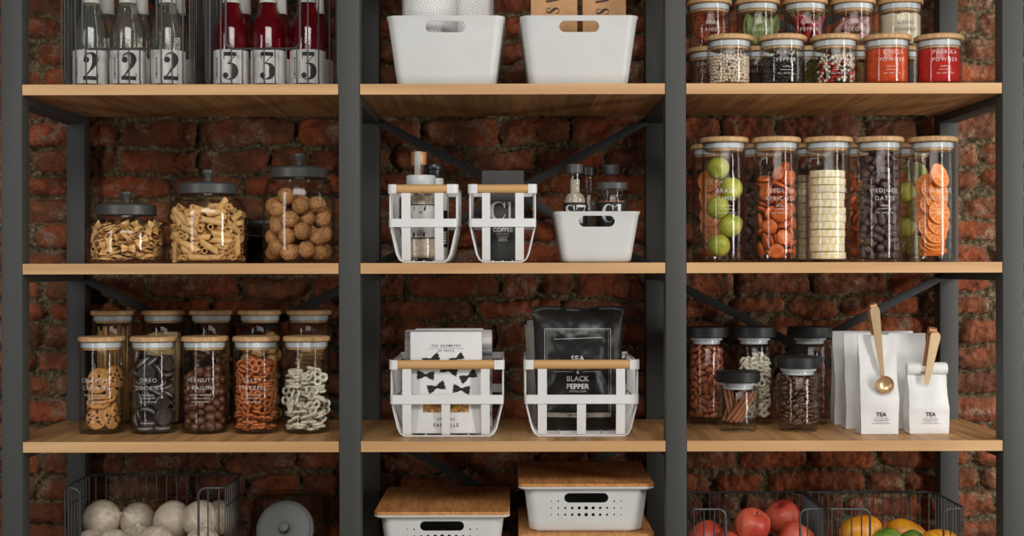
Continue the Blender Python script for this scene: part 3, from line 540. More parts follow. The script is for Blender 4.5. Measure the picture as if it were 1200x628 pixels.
-49,-228,182,170,-61,-90,-193,-222,828,136,-75,-146,209,-222,254,144,31,-103,49,-221,137,-60,-216,83,-167,-219,515,133,66,256,-218,-214,39,148,22,80,-229,-214,322,182,-229,57,-97,-212,94,-166,47,206,
-48,-211,521,-155,-28,-269,-192,-210,732,-168,288,-5,-221,-210,230,-174,17,-250,188,-209,110,-152,308,10,229,-202,654,165,-32,-90,59,-202,390,123,7,-272,-49,-198,259,-153,-27,-58,99,-192,672,141,64,36,
-17,-192,799,-166,7,19,42,-191,863,145,51,32,-216,-190,420,-170,213,-27,248,-182,571,168,56,238,-151,-181,661,-147,7,104,226,-178,335,-159,113,155,-33,-175,707,162,120,-82,-79,-174,328,162,-72,-61,
82,-173,235,157,-14,-205,223,-171,40,141,2,132,-154,-170,368,-187,-45,25,139,-161,509,119,-35,43,170,-157,858,-191,-43,34,50,-156,556,139,-257,-29,81,-154,54,203,-205,45,273,-152,162,96,-84,-287,
-221,-152,159,131,90,-133,-266,-151,490,126,32,18,198,-150,782,-130,60,-259,274,-149,730,203,248,-8,90,-148,772,222,-209,10,21,-146,478,173,-34,54,-54,-146,411,-149,287,13,85,-143,308,-117,-41,-289,
-287,-142,674,-21,174,196,-248,-140,568,-210,-14,-88,211,-140,427,-87,170,-128,-92,-137,871,-115,-135,37,-120,-133,237,114,-153,1,-254,-131,773,171,-48,-46,162,-129,166,-142,21,209,-218,-128,875,94,19,-196,
-86,-127,133,-218,-64,-14,-133,-127,583,-134,60,122,-131,-125,785,-152,3,47,-61,-125,39,-153,22,-202,179,-123,679,-97,28,255,27,-123,133,-77,17,-239,-27,-122,634,-154,-37,190,281,-120,854,-172,1,282,
-300,-115,393,236,-125,-42,144,-113,595,-109,-10,125,-284,-112,99,138,-1,-274,-111,-109,467,-147,285,-23,-172,-102,81,133,-306,-9,-237,-101,322,311,-11,-119,-95,-101,705,180,15,247,245,-100,496,-128,47,131,
183,-95,248,137,13,310,287,-94,381,259,-17,32,295,-92,252,-124,-258,-55,-13,-88,202,-151,-5,261,29,-85,360,129,64,125,285,-84,625,76,48,144,165,-84,332,-185,44,97,-225,-77,700,-234,-69,167,
-18,-71,571,106,-41,-313,287,-66,46,-191,2,34,165,-66,46,-130,45,269,-282,-64,849,-115,-256,-93,81,-64,851,142,-213,32,-22,-63,847,216,23,167,60,-61,452,183,-29,42,-135,-59,311,181,10,-172,
-36,-59,763,-192,-26,-210,266,-58,785,154,-25,-237,-277,-52,176,-139,4,129,-269,-51,592,-159,-56,-150,-262,-49,40,168,10,-130,-309,-49,264,149,-235,17,-186,-49,391,-130,-94,-241,-135,-49,634,-175,-24,-148,
-179,-49,229,173,9,-60,110,-48,209,108,35,-123,-224,-45,493,104,-12,-157,97,-44,112,138,198,-13,179,-44,720,147,7,137,34,-41,679,-190,43,86,-124,-39,157,-145,-34,-185,141,-36,393,-182,53,104,
-133,-36,545,133,74,-221,139,-35,541,188,-13,-93,6,-34,39,155,-22,-183,-321,-33,728,-22,-226,-122,286,-29,118,-209,0,91,-45,-29,261,110,27,65,282,-27,527,200,89,131,275,-23,314,-129,-26,-169,
184,-15,631,-101,-21,118,290,-15,704,87,-37,148,-167,-13,722,-279,99,-9,81,-6,766,168,-6,268,7,-6,140,82,-49,277,-98,-4,394,-212,-49,-208,82,-4,601,115,199,-74,-148,-2,821,-136,0,-214,
184,0,127,-181,252,-19,-297,4,353,180,45,-41,221,5,223,-206,236,12,147,5,462,151,37,83,-29,5,527,112,-1,-286,162,8,821,165,295,8,-141,11,40,148,23,-270,281,15,386,-188,-40,-95,
-227,15,110,173,-15,185,62,18,315,-124,-47,-36,19,18,382,-78,-33,-142,-305,19,457,154,0,311,282,25,838,131,-3,-202,-281,27,626,193,-42,-223,-44,27,453,181,38,26,-281,30,888,-62,-223,28,
-276,31,782,178,26,79,316,37,636,40,66,212,-230,39,269,-108,-5,296,-97,40,299,-151,-108,-144,-13,40,807,155,35,172,140,41,44,-174,44,174,-3,42,723,185,13,159,-157,43,889,-139,7,-308,
131,43,272,-168,-45,18,301,44,214,224,-61,4,-281,45,540,-135,-24,-121,-177,47,484,-163,62,116,-100,48,678,-167,4,-263,-186,49,187,-175,7,203,274,52,463,-177,-23,149,-140,53,597,-148,83,168,
300,56,910,-152,-309,8,-313,57,55,-214,-119,27,1,58,79,177,0,181,20,61,246,-185,4,-269,-197,62,391,-212,21,-186,190,64,351,183,10,-1,285,65,43,-132,0,-222,266,65,770,145,12,-151,
-301,65,169,245,-75,-145,69,70,527,129,19,302,199,72,707,-164,24,-115,-239,77,704,-164,83,-124,-16,80,644,99,275,-10,125,83,192,159,-28,166,282,83,546,-143,11,89,-151,86,764,135,8,-258,
177,88,511,-160,1,24,289,100,321,114,310,36,-305,102,279,11,211,129,-82,104,854,-88,57,-186,245,112,631,-166,-258,-47,-253,116,611,19,129,1,-230,116,852,-84,36,47,-240,118,348,-94,-27,76,
263,127,410,140,15,-211,-248,135,120,-109,-33,64,259,136,186,123,27,-214,-4,138,849,34,-99,161,173,144,815,-240,-41,-16,264,152,862,72,-6,-237,-262,157,524,99,-289,-14,278,161,738,6,255,-85,
-200,165,192,187,4,161,-264,171,803,218,70,-9,-269,171,690,-106,201,-15,67,182,850,114,-101,94,-156,223,789,-160,-31,71,204,228,833,34,-36,-21,-113,255,861,-125,-38,-255,116,259,803,105,-87,-261,
-54,278,785,-106,47,-293,5,306,862,-227,50,-172,
],
 'pretsmall': [
49,-259,648,188,224,43,118,-239,134,-143,-67,37,-139,-229,134,-163,19,258,8,-216,868,-3,85,-160,94,-199,137,168,3,46,-18,-182,422,128,78,145,-50,-166,337,121,-96,196,-90,-159,743,4,216,211,
-194,-157,366,-111,-62,-117,-95,-154,847,-82,279,80,-100,-148,681,-20,-217,-83,119,-140,525,26,10,-110,-201,-138,482,97,89,176,128,-134,479,3,28,-222,156,-117,227,-194,229,-18,134,-116,435,5,286,99,
144,-103,390,15,24,-174,165,-79,625,35,-1,295,165,-79,725,21,-286,67,124,-72,229,133,313,10,172,-69,771,280,6,-5,-83,-63,24,0,0,145,-68,-56,516,112,243,25,-145,-43,164,0,0,57,
-205,-38,928,59,82,-266,-161,-28,70,0,0,-154,116,-25,232,-86,-120,-56,-185,-25,211,0,314,-19,183,-24,805,294,28,68,123,2,650,280,-9,-47,-187,5,117,0,314,131,181,14,71,-310,-2,68,
108,22,234,-59,128,107,-183,24,683,-46,32,53,-168,28,625,259,5,4,-175,32,567,55,-11,-301,181,38,933,31,-299,21,178,39,833,0,-34,-181,265,45,288,159,-136,171,149,46,883,-34,5,-10,
-176,52,500,47,-284,49,-173,67,748,-12,-30,-139,-170,79,280,9,14,-132,188,86,1039,-62,-43,-166,-17,99,925,209,-33,44,242,115,543,-158,-46,-112,98,169,1017,72,-13,216,-23,176,900,262,-100,-35,
-145,188,949,108,304,57,
],
 'pepper': [
-281,-176,112,-329,-37,256,-281,-176,174,313,-109,474,-176,-281,254,-281,-174,341,328,-40,284,-34,-329,479,
-40,-328,82,328,-41,70,-40,-328,203,278,-179,147,172,-282,234,329,-32,478,230,-237,335,-32,-329,362,
277,-180,254,-170,-283,146,-115,-310,148,43,-328,265,-329,-30,88,115,-310,165,43,-328,477,30,-329,338,
-103,-314,308,283,-170,454,-283,-170,462,-314,-103,438,116,-309,87,-309,-116,236,239,-228,147,-329,-29,318,
168,-284,110,315,-100,58,329,28,464,329,28,267,-274,-184,235,-308,-118,342,240,-226,395,-100,-315,50,
-327,-47,463,185,-274,363,-307,-120,174,98,-315,445,166,-285,31,-286,-164,31,329,-23,343,-329,23,271,
22,-329,86,316,-96,307,163,-286,489,122,-306,262,-243,-223,338,123,-306,357,-306,-123,79,22,-329,207,
-244,-222,92,-222,-244,393,-94,-316,468,305,-124,148,270,-189,335,-244,-221,195,-244,-221,449,-92,-316,369,
-55,-325,143,304,-126,415,-220,-246,144,246,-219,457,-246,-219,277,329,17,92,159,-289,309,56,-325,31,
-128,-304,418,-57,-324,419,216,-248,31,-194,-266,91,216,-249,93,59,-324,398,215,-249,200,-154,-291,31,
-319,-83,125,82,-319,217,-12,-329,293,-250,-214,31,323,-62,226,85,-318,310,-197,-264,335,292,-152,201,
-197,-264,199,292,-151,31,-263,-198,395,-292,-151,284,-64,-323,260,-151,-292,474,-198,-263,447,293,-150,93,
329,-8,414,199,-262,424,259,-203,31,-322,-66,202,4,-329,430,299,-137,354,-141,-297,93,-149,-293,361,
-329,-6,417,7,-329,147,322,-69,125,-322,-67,31,319,-79,367,-329,-6,31,322,-68,428,-329,-5,204,
259,-203,93,147,-294,413,69,-322,125,-6,-329,31,-295,-145,397,-144,-296,201,204,-258,280,329,-1,212,
258,-204,201,-321,-73,382,-205,-257,31,307,-117,249,169,-280,172,326,7,31,320,15,153,-308,-85,290,
-187,-255,507,266,-170,394,104,-298,505,-312,-13,145,-114,-286,254,270,-138,299,103,-284,31,-143,-267,305,
298,-39,174,217,-207,247,188,-231,476,-81,-286,102,-228,-184,142,61,-282,78,65,-280,355,206,-196,62,
-228,-170,310,40,-279,439,95,-265,127,133,-248,451,-224,-171,479,-241,-145,425,31,-279,301,66,-270,251,
220,-169,167,-90,-262,338,-74,-265,160,0,-275,67,160,-223,31,232,-144,83,121,-244,358,232,-142,350,
-142,-229,256,-138,-223,348,-99,-239,395,198,-143,31,163,-181,449,
],
}

# ------------------------------------------------------------------ setting: brick wall and floor
WALL_Y = .418
def build_wall():
    r = np.random.RandomState(11)
    def vnoise(X, Z, sc, seed):
        q = np.random.RandomState(seed).rand(512, 512)
        a, b = X*sc + 100.3, Z*sc + 77.7
        i, j = np.floor(a).astype(int), np.floor(b).astype(int); fa, fb = a-i, b-j
        fa = fa*fa*(3-2*fa); fb = fb*fb*(3-2*fb)
        g = lambda u, v: q[u % 512, v % 512]
        return (g(i, j)*(1-fa)+g(i+1, j)*fa)*(1-fb) + (g(i, j+1)*(1-fa)+g(i+1, j+1)*fa)*fb - .5
    def fbm(X, Z, sc, seed, o=4):
        return sum(vnoise(X, Z, sc*2.1**k, seed+k)*.55**k for k in range(o))
    x0, x1, z0, z1, st = -1.34, 1.34, .25, 2.06, .0033
    nx, nz = int((x1-x0)/st), int((z1-z0)/st)
    X, Z = np.meshgrid(np.linspace(x0, x1, nx), np.linspace(z0, z1, nz))
    tops = [-10, 18, 47, 77, 107, 140, 174, 205, 233, 262, 291, 322, 352, 377, 410, 437, 467, 497, 528, 555, 583, 613]
    k = K(WALL_Y)
    zt = [ZC + (314-p)*k for p in tops]
    while zt[0] < z1 + .1: zt.insert(0, zt[0] + .052)
    while zt[-1] > -.1: zt.append(zt[-1] - .0515)
    # wavy coordinates so that courses and joints wander
    Xw = X + fbm(X, Z, 14, 3)*.011 + fbm(X, Z, 60, 4, 3)*.0060
    Zw = Z - X*.0045 + fbm(X, Z, 9, 5, 2)*.010 + fbm(X, Z, 45, 6, 3)*.0062
    H = np.full(X.shape, 0.0); MASK = np.zeros(X.shape); RND = np.zeros(X.shape)
    sm = lambda t: np.clip(t, 0, 1)**2*(3-2*np.clip(t, 0, 1))
    for c in range(len(zt)-1):
        top, bot = zt[c], zt[c+1]
        joint = .0090 + r.rand()*.004
        zc, hh = (top + bot + joint)/2 - .001, (top-bot-joint)/2
        x = x0 - r.rand()*.2 - .05
        while x < x1:
            w = r.choice([.075, .105, .14, .165, .19], p=[.12, .2, .28, .25, .15]) * (1+r.rand()*.14)
            cx = x + w/2; gap = .009 + r.rand()*.007
            hw = w/2 - gap/2; h2 = hh*(.93 + r.rand()*.14); dz = (r.rand()-.5)*.004; tilt = (r.rand()-.5)*.03
            i0, i1 = np.searchsorted(X[0], [cx-w/2-.03, cx+w/2+.03]); j0, j1 = np.searchsorted(Z[:, 0], [zc-hh-.04, zc+hh+.04])
            if i1 > i0 and j1 > j0:
                sl = (slice(j0, j1), slice(i0, i1))
                rc = .010 + r.rand()*.008
                qx = np.abs(Xw[sl]-cx) - hw + rc; qz = np.abs(Zw[sl]-zc-dz-tilt*(Xw[sl]-cx)) - h2 + rc
                d = np.hypot(np.maximum(qx, 0), np.maximum(qz, 0)) + np.minimum(np.maximum(qx, qz), 0) - rc
                mk = sm((-d+.0026)/.0046)
                dome = sm((-d)/.016)
                out = .0200 + (r.rand()-.5)*.011
                tl = (Xw[sl]-cx)*(r.rand()-.5)*.06 + (Zw[sl]-zc)*(r.rand()-.5)*.12
                h = mk*(out*.66 + out*.34*dome + tl)
                take = h > H[sl]
                H[sl] = np.where(take, h, H[sl]); MASK[sl] = np.maximum(MASK[sl], mk)
                RND[sl] = np.where(mk > .25, r.rand(), RND[sl])
            x += w
    rough = fbm(X, Z, 85, 20, 4)*.0070 + fbm(X, Z, 26, 31, 3)*.0055
    pits = np.clip(fbm(X, Z, 130, 41, 3)-.26, 0, 1)*.010 + np.clip(.05-np.abs(fbm(X, Z*1.6, 22, 61, 3)), 0, 1)*.05*(fbm(X, Z, 8, 71, 2) > .02)
    H = H + rough*(.35+.65*MASK) - pits*MASK
    H += (1-MASK)*(fbm(X, Z, 95, 51, 4)*.012 + np.clip(fbm(X, Z, 17, 55, 3), -.1, .3)*.022)
    Y = WALL_Y - H
    verts = np.stack([X, Y, Z], -1).reshape(-1, 3)
    idx = np.arange(nx*nz).reshape(nz, nx)
    fc = np.stack([idx[:-1, :-1], idx[:-1, 1:], idx[1:, 1:], idx[1:, :-1]], -1).reshape(-1, 4)
    # thickness: a back sheet
    nv = len(verts)
    bv = np.array([[x0, WALL_Y+.1, z0], [x1, WALL_Y+.1, z0], [x1, WALL_Y+.1, z1], [x0, WALL_Y+.1, z1]])
    me = bpy.data.meshes.new('wall_back')
    allv = np.concatenate([verts, bv])
    me.vertices.add(len(allv)); me.vertices.foreach_set('co', allv.ravel())
    sides = [[nv+1, nv, nv+3, nv+2]]
    fl = fc.tolist()
    loops = np.concatenate([fc.ravel(), np.array(sides).ravel()]); n = len(fl) + len(sides)
    me.loops.add(len(loops)); me.loops.foreach_set('vertex_index', loops.astype(np.int32))
    me.polygons.add(n); me.polygons.foreach_set('loop_start', np.arange(n, dtype=np.int32)*4)
    me.update(calc_edges=True); me.validate()
    pad = np.zeros(4)
    for nm, arr in (('mask', MASK), ('rnd', RND)):
        a = me.attributes.new(nm, 'FLOAT', 'POINT'); a.data.foreach_set('value', np.concatenate([arr.ravel(), pad]).astype(np.float32))
    me.shade_smooth()
    # material
    m, nt, N, L = nodes_of('old_brick')
    out = N('ShaderNodeOutputMaterial'); p = N('ShaderNodeBsdfPrincipled'); L(p.outputs[0], out.inputs[0])
    tc = N('ShaderNodeTexCoord')
    def noi(sc, det=5, dist=0.0):
        n = N('ShaderNodeTexNoise'); n.inputs['Scale'].default_value = sc; n.inputs['Detail'].default_value = det; n.inputs['Distortion'].default_value = dist; L(tc.outputs['Object'], n.inputs[0]); return n.outputs['Fac']
    def ramp(src, stops):
        c = N('ShaderNodeValToRGB'); L(src, c.inputs[0])
        el = c.color_ramp.elements
        while len(el) < len(stops): el.new(.5)
        for e, (pos, col) in zip(el, stops): e.position = pos; e.color = (*col, 1)
        return c.outputs[0]
    def mix(f, a, b):
        x = N('ShaderNodeMix'); x.data_type = 'RGBA'; L(f, x.inputs['Factor'])
        for s, i in ((a, 6), (b, 7)):
            if isinstance(s, tuple): x.inputs[i].default_value = (*s, 1)
            else: L(s, x.inputs[i])
        return x.outputs[2]
    at = N('ShaderNodeAttribute'); at.attribute_name = 'rnd'
    mk = N('ShaderNodeAttribute'); mk.attribute_name = 'mask'
    tone = ramp(at.outputs['Fac'], [(0, srgb(134, 72, 46)), (.2, srgb(164, 82, 50)), (.4, srgb(122, 88, 64)), (.6, srgb(172, 84, 48)), (.8, srgb(104, 72, 54)), (1, srgb(148, 70, 46))])
    mott = ramp(noi(38, 6, .4), [(.36, srgb(84, 54, 40)), (.58, srgb(178, 100, 64))])
    mot2 = N('ShaderNodeMix'); mot2.data_type = 'RGBA'; mot2.inputs['Factor'].default_value = .42; L(tone, mot2.inputs[6]); L(mott, mot2.inputs[7])
    specks = ramp(noi(330, 6, .3), [(.30, (.15, .15, .15)), (.46, (1, 1, 1))])
    stain = ramp(noi(13, 5, .6), [(.42, (1, 1, 1)), (.60, (.35, .35, .35))])
    brick = mix(specks, srgb(84, 50, 40), mot2.outputs[2]); brick = mix(stain, srgb(96, 66, 50), brick)
    lime = ramp(noi(19, 6, .8), [(.55, (0, 0, 0)), (.66, (1, 1, 1))])
    limef = N('ShaderNodeMath'); limef.operation = 'MULTIPLY'; L(lime, limef.inputs[0]); L(ramp(noi(150, 4), [(.38, (0, 0, 0)), (.56, (.85, .85, .85))]), limef.inputs[1])
    brick = mix(limef.outputs[0], brick, srgb(150, 132, 112))
    mort = ramp(noi(130, 6), [(.32, srgb(60, 50, 36)), (.5, srgb(108, 94, 70)), (.7, srgb(150, 134, 104))])
    moss = ramp(noi(11, 5, .5), [(.58, (0, 0, 0)), (.7, (.6, .6, .6))])
    mort = mix(moss, mort, srgb(74, 68, 44))
    col = mix(mk.outputs['Fac'], mort, brick)
    L(col, p.inputs['Base Color']); p.inputs['Roughness'].default_value = .92; p.inputs['Specular IOR Level'].default_value = .2
    b1 = N('ShaderNodeBump'); b1.inputs['Strength'].default_value = .9; b1.inputs['Distance'].default_value = .004; L(noi(210, 6), b1.inputs['Height'])
    L(b1.outputs[0], p.inputs['Normal'])
    me.materials.append(m)
    o = obj('wall_back', me); o['kind'] = 'structure'; o['label'] = 'old red brick wall with crumbling mortar behind the shelving'
build_wall()
fm = pm('floor_concrete', srgb(96, 90, 84), .7, 0, .1, 8, bump=.1)
f = obj('floor', MB().box((0, -1.3, -.03), (6, 3.6, .06)), fm, smooth=0); f['kind'] = 'structure'; f['label'] = 'plain grey floor under the shelving'

# ------------------------------------------------------------------ shelving unit
unit = thing('shelving_unit', 'tall dark steel shelving unit of three bays with oak shelf boards against the brick wall', 'shelving', (0, 0, 0))
PX = [(-.8985, -.861), (-.3045, -.267), (.2700, .3065), (.8625, .9)]
PW = .0375; BACK = .352
for a, b in PX:
    for y0 in (0.0, BACK):
        obj('post', MB().bbox(((a+b)/2, y0+PW/2, 1.04), (b-a, PW, 2.08), .0022), STEEL, unit)
    for z in (Z0, Z1, Z2, Z3, Z4, Z4-.314):
        obj('side_rail', MB().bbox(((a+b)/2, (PW+BACK)/2, z-TH-.0072), (b-a-.001, BACK-PW, .0142), .001), STEEL, unit)
def brace(xa, za, xb, zb, y):
    w = .0165; d = Vector((xb-xa, 0, zb-za)); l = d.length; a = math.atan2(d.z, d.x)
    M = Matrix.Translation(((xa+xb)/2, y, (za+zb)/2)) @ Matrix.Rotation(-a, 4, 'Y')
    obj('cross_brace', MB().bbox((0, 0, 0), (l, .003, w), .0006, M=M), BRACE, unit)
for bay, levels in ((0, ((Z2, Z3), (Z4, Z4-.314), (Z0, Z1))), (1, ((Z1, Z2), (Z3, Z4))), (2, ((Z2, Z3), (Z4, Z4-.314), (Z0, Z1)))):
    xa, xb = PX[bay][1]-.014, PX[bay+1][0]+.014
    for zt, zb in levels:
        brace(xa, zt-.022, xb, zb-.008, BACK-.0023)
        brace(xa, zb-.008, xb, zt-.022, BACK-.0055)
for bay in range(3):
    (a0, a1), (b0, b1) = PX[bay], PX[bay+1]
    xl = a0 if bay == 0 else (a0+a1)/2+.0006
    xr = b1 if bay == 2 else (b0+b1)/2-.0006
    fy = .0006
    foot = [(a1+.0006, fy), (b0-.0006, fy), (b0-.0006, PW+.0006), (xr, PW+.0006), (xr, BACK-.008), (xl, BACK-.008), (xl, PW+.0006), (a1+.0006, PW+.0006)]
    for z in (Z0, Z1, Z2, Z3, Z4, Z4-.314):
        zb, zt = z-TH, z
        mb = MB(); n = len(foot)
        c = .0012
        vs = [(x, y, zb) for x, y in foot] + [(x, y, zt) for x, y in foot]
        fs = [tuple(range(n-1, -1, -1)), tuple(range(n, 2*n))] + [(i, (i+1) % n, n+(i+1) % n, n+i) for i in range(n)]
        mb.add(vs, fs); mb.m = [0, 0] + [1] + [0]*(n-1)
        obj('shelf_board', mb, [BOARD, EDGE], unit, smooth=0, label='oak shelf board with a pale front edge')

# ------------------------------------------------------------------ glass jars
def bamboo_jar(px, y, lid_px, H, z, label, group=None, lines=(), Rg=None, th=0.0, big=.0053, lid_t=.0092, zt=None):
    """Straight glass jar, white ring, round bamboo lid. px is the jar's middle in the photo."""
    k = K(y); Rl = lid_px/2*k; R = Rg or Rl*.925
    t = thing('glass_jar', label, 'jar', (WX(px, y), y, z+.0004), 0, group)
    hg = H - lid_t
    gb = MB().lathe([(0, 0), (R-.005, 0), (R-.0015, .0012), (R, .005), (R, hg-.001), (R-.0004, hg-.0003), (R-.0022, hg-.0003), (R-.0026, hg-.001), (R-.0026, .007), (R-.006, .0045), (0, .0042)], 56)
    obj('glass_body', gb, GLASS, t)
    lid = MB().lathe([(0, hg), (Rl-.0016, hg), (Rl, hg+.0015), (Rl, H-.0025), (Rl-.0022, H), (0, H)], 56)
    lid.lathe([(0, hg-.0155), (R-.0075, hg-.0155), (R-.006, hg-.0145), (R-.006, hg), (0, hg)], 48)
    obj('lid', lid, BAMBOO, t, label='round bamboo lid')
    obj('seal_ring', MB().lathe([(R-.0058, hg-.0115), (R-.0029, hg-.0105), (R-.0029, hg-.0015), (R-.0058, hg-.0008)], 56, closed=True), GASKET, t, label='white sealing ring')
    if lines:
        mb = MB()
        for s, zz, size in lines:
            if s == '-': round_rule(mb, R+.0004, th, zz, size, .0006)
            else: round_text(mb, s, R+.0004, th, zz, size, -.010 if size > .006 else -.004, 1.22)
        obj('printed_text', mb, WTEXT, t, smooth=0, label='thin white lettering')
    t['R'] = R; 
    return t, R

def lines4(a, b, c, z, big, small=True):
    r = [(a, z, big), (b, z-big*1.32, big)]
    if c: r += [(c, z-big*2.35, big*.42), ('-', z-big*2.78, big*2.3), ('ALL NATURAL', z-big*3.55, big*.42)]
    return r

def shoulder_jar(px, y, body_px, lid_px, Hn, Ht, knob_px, z, label, sh=.7):
    k = K(y); R = body_px/2*k; Rl = lid_px/2*k; Rn = Rl-.004
    t = thing('glass_pasta_jar', label, 'jar', (WX(px, y), y, z+.0004))
    P = [(0, 0), (R-.012, 0), (R-.004, .003), (R, .012), (R, Hn*sh), (R-.003, Hn*(sh+.1)), (R*.45+Rn*.55, Hn*(sh+.22)), (Rn+.004, Hn-.012), (Rn, Hn-.004), (Rn, Hn)]
    q = .003
    inner = [(Rn-q, Hn), (Rn-q, Hn-.005), (Rn+.004-q, Hn-.013), (R*.45+Rn*.55-q, Hn*(sh+.22)-.001), (R-.003-q, Hn*(sh+.1)), (R-q, Hn*sh), (R-q, .014), (R-.006, .007), (R-.014, .005), (0, .005)]
    obj('glass_body', MB().lathe(P+inner, 64), GLASS, t)
    lt = .0188
    lid = MB().lathe([(0, Hn-.002), (Rl-.001, Hn-.002), (Rl, Hn-.001), (Rl, Hn+lt-.004), (Rl-.003, Hn+lt-.0008), (Rl-.008, Hn+lt), (Rl-.012, Hn+lt+.0012), (.015, Hn+lt+.003), (0, Hn+lt+.003)], 64)
    obj('lid', lid, DLID, t, label='dark grey metal lid')
    kr = knob_px/2*k; z1 = Hn+lt+.0025
    obj('knob', MB().lathe([(0, z1-.002), (kr*.62, z1-.002), (kr*.6, z1+(Ht-z1)*.45), (kr*.95, z1+(Ht-z1)*.7), (kr, z1+(Ht-z1)*.8), (kr*.97, Ht-.001), (kr*.85, Ht), (0, Ht)], 32), DLID, t, label='small dark knob')
    return t, R

def black_lid_jar(px, y, body_px, lid_px, H, z, label, group=None):
    k = K(y); R = body_px/2*k; Rl = lid_px/2*k; Rn = R*.80
    t = thing('glass_canister', label, 'jar', (WX(px, y), y, z+.0004), 0, group)
    lt, gt = .021, .0085; hb = H-lt-gt; q = .0027
    P = [(0, .001), (R*.62, .001), (R*.66, 0), (R*.84, 0), (R*.86, .002), (R*.85, .007), (R*.9, .0095), (R-.002, .012), (R, .0165), (R, hb-.011), (R-.0015, hb-.006), (R-.005, hb-.002), (Rn, hb), (Rn, hb+.003)]
    Q = [(Rn-q, hb+.003), (Rn-q, hb-.002), (R-.006-q*.5, hb-.005), (R-q, hb-.012), (R-q, .018), (R-.006, .0145), (R*.6, .012), (0, .012)]
    obj('glass_body', MB().lathe(P+Q, 56), GLASS, t)
    obj('seal_ring', MB().lathe([(0, hb-.004), (Rn-q-.0003, hb-.004), (Rn-q-.0003, hb+.003), (Rn+.001, hb+.0032), (Rn+.001, hb+gt), (0, hb+gt)], 48), GASKET, t, label='pale sealing ring')
    obj('lid', MB().lathe([(0, hb+gt), (Rl-.0014, hb+gt), (Rl, hb+gt+.0014), (Rl, H-.0018), (Rl-.0018, H), (0, H)], 56), BLID, t, label='black wooden lid')
    return t, R

# ------------------------------------------------------------------ piled contents
def poses(name):
    a = PACK[name]; w = 3 if name == 'pepper' else 6; out = []
    for i in range(0, len(a), w):
        p = [v/10000 for v in a[i:i+3]]
        e = [v/100 for v in a[i+3:i+6]] if w == 6 else [rng.random()*6 for _ in range(3)]
        out.append((p, e))
    return out

def scatter(pack, proto, jar, label, cat, group, rot=0.0, flip=False, zmax=9, dz=.0052, sc=1.0, first=None, zsc=1.0):
    """Lay copies of proto(s) in the jar; every piece is an object of its own."""
    protos = proto if isinstance(proto, list) else [proto]
    base = jar.location + Vector((0, 0, dz)); n = 0
    for i, (p, e) in enumerate(poses(pack)):
        if p[2] > zmax: continue
        x, y, z = p
        if flip: x = -x
        v = Matrix.Rotation(rot, 3, 'Z') @ Vector((x*sc, y*sc, z*sc*zsc))
        src = protos[i % len(protos)]
        o = copy_tree(src) 
        o.location = base + v
        E_ = Euler(e).to_matrix()
        if flip: E_ = Matrix.Rotation(PI*.37, 3, 'Z') @ E_
        o.rotation_euler = (Matrix.Rotation(rot, 3, 'Z') @ E_).to_euler()
        o.scale = (sc, sc, sc)
        tag(o, label, cat, group); n += 1
    return n
PROTOS = []
def proto(name, mb, mats, smooth=38):
    o = bpy.data.objects.new(name, mb.mesh(name, mats, smooth) if isinstance(mb, MB) else mb); PROTOS.append(o); return o   # never linked itself

# ------------------------------------------------------------------ food pieces (metres)
def ell(rx, ry, rz, n=18, fn=None, rings=12):
    mb = MB(); vs = []
    prof = []
    for j in range(rings+1):
        a = -PI/2 + PI*j/rings
        prof.append((max(0.0, math.cos(a)) if 0 < j < rings else 0, math.sin(a)))
    mb.lathe(prof, n)
    mb.v = [fn(Vector(v)) if fn else v for v in mb.v]
    mb.v = [(v[0]*rx, v[1]*ry, v[2]*rz) for v in mb.v]
    return mb

PASTA = pm('dry_pasta', srgb(240, 194, 128), .5, 0, .1, 120, rand=.12, spec=.35)
def penne_mb():
    mb = MB(); n = 22; L = .018; R = .0054; r = .0039
    def ring(rad, sgn, rib):
        out = []
        for i in range(n):
            a = 2*PI*i/n; q = rad*(1 + (.07 if i % 2 else -.03)*rib)
            out.append((q*math.cos(a), q*math.sin(a), sgn*L + q*math.cos(a)*.75))
        return out
    secs = [ring(R, -1, 1), ring(R, 1, 1), ring(r, 1, 0), ring(r, -1, 0)]
    mb.loft(secs + [secs[0]], cap0=False, cap1=False); return mb
PENNE = proto('penne_pasta', penne_mb(), PASTA, 50)
def farfalle_mb():
    mb = MB()
    def fn(u, v):
        x = (u-.5)*2; y = (v-.5)*2
        w = .0085*(.32 + .68*abs(x)**.8)
        yy = y*w; zz = .0028*math.cos(y*PI*1.5)*(1-abs(x))**.9 + .0022*math.sin(x*2.2+y)*abs(x)
        xx = x*.0128*(1 - .05*(int(abs(v*12+.5)) % 2)*(abs(x) > .93))
        return (xx, yy, zz+.0005)
    mb.grid(fn, 12, 12)
    mb.grid(lambda u, v: (fn(u, v)[0], fn(u, v)[1], fn(u, v)[2]-.0013), 12, 12)
    b = 13*13
    for i in range(12):
        for a, c in ((i, i+1), (156+i, 157+i), (i*13, i*13+13), (i*13+12, i*13+25)):
            mb.f.append((a, c, b+c, b+a)); mb.m.append(0)
    return mb
FARF = proto('farfalle_pasta', farfalle_mb(), PASTA, 60)
def fus_mb():
    mb = MB(); secs = []
    for i in range(29):
        z = (i/28-.5)*.03; a = i*.55
        secs.append([(r*math.cos(a+q), r*math.sin(a+q), z) for q, r in [(2*PI*k/12, .0058 if k % 4 == 0 else (.0016 if k % 4 == 2 else .003)) for k in range(12)]])
    return mb.loft(secs)
FUS = proto('fusilli_pasta', fus_mb(), pm('wholewheat_pasta', srgb(176, 128, 74), .55, 0, .1, 120, rand=.15))
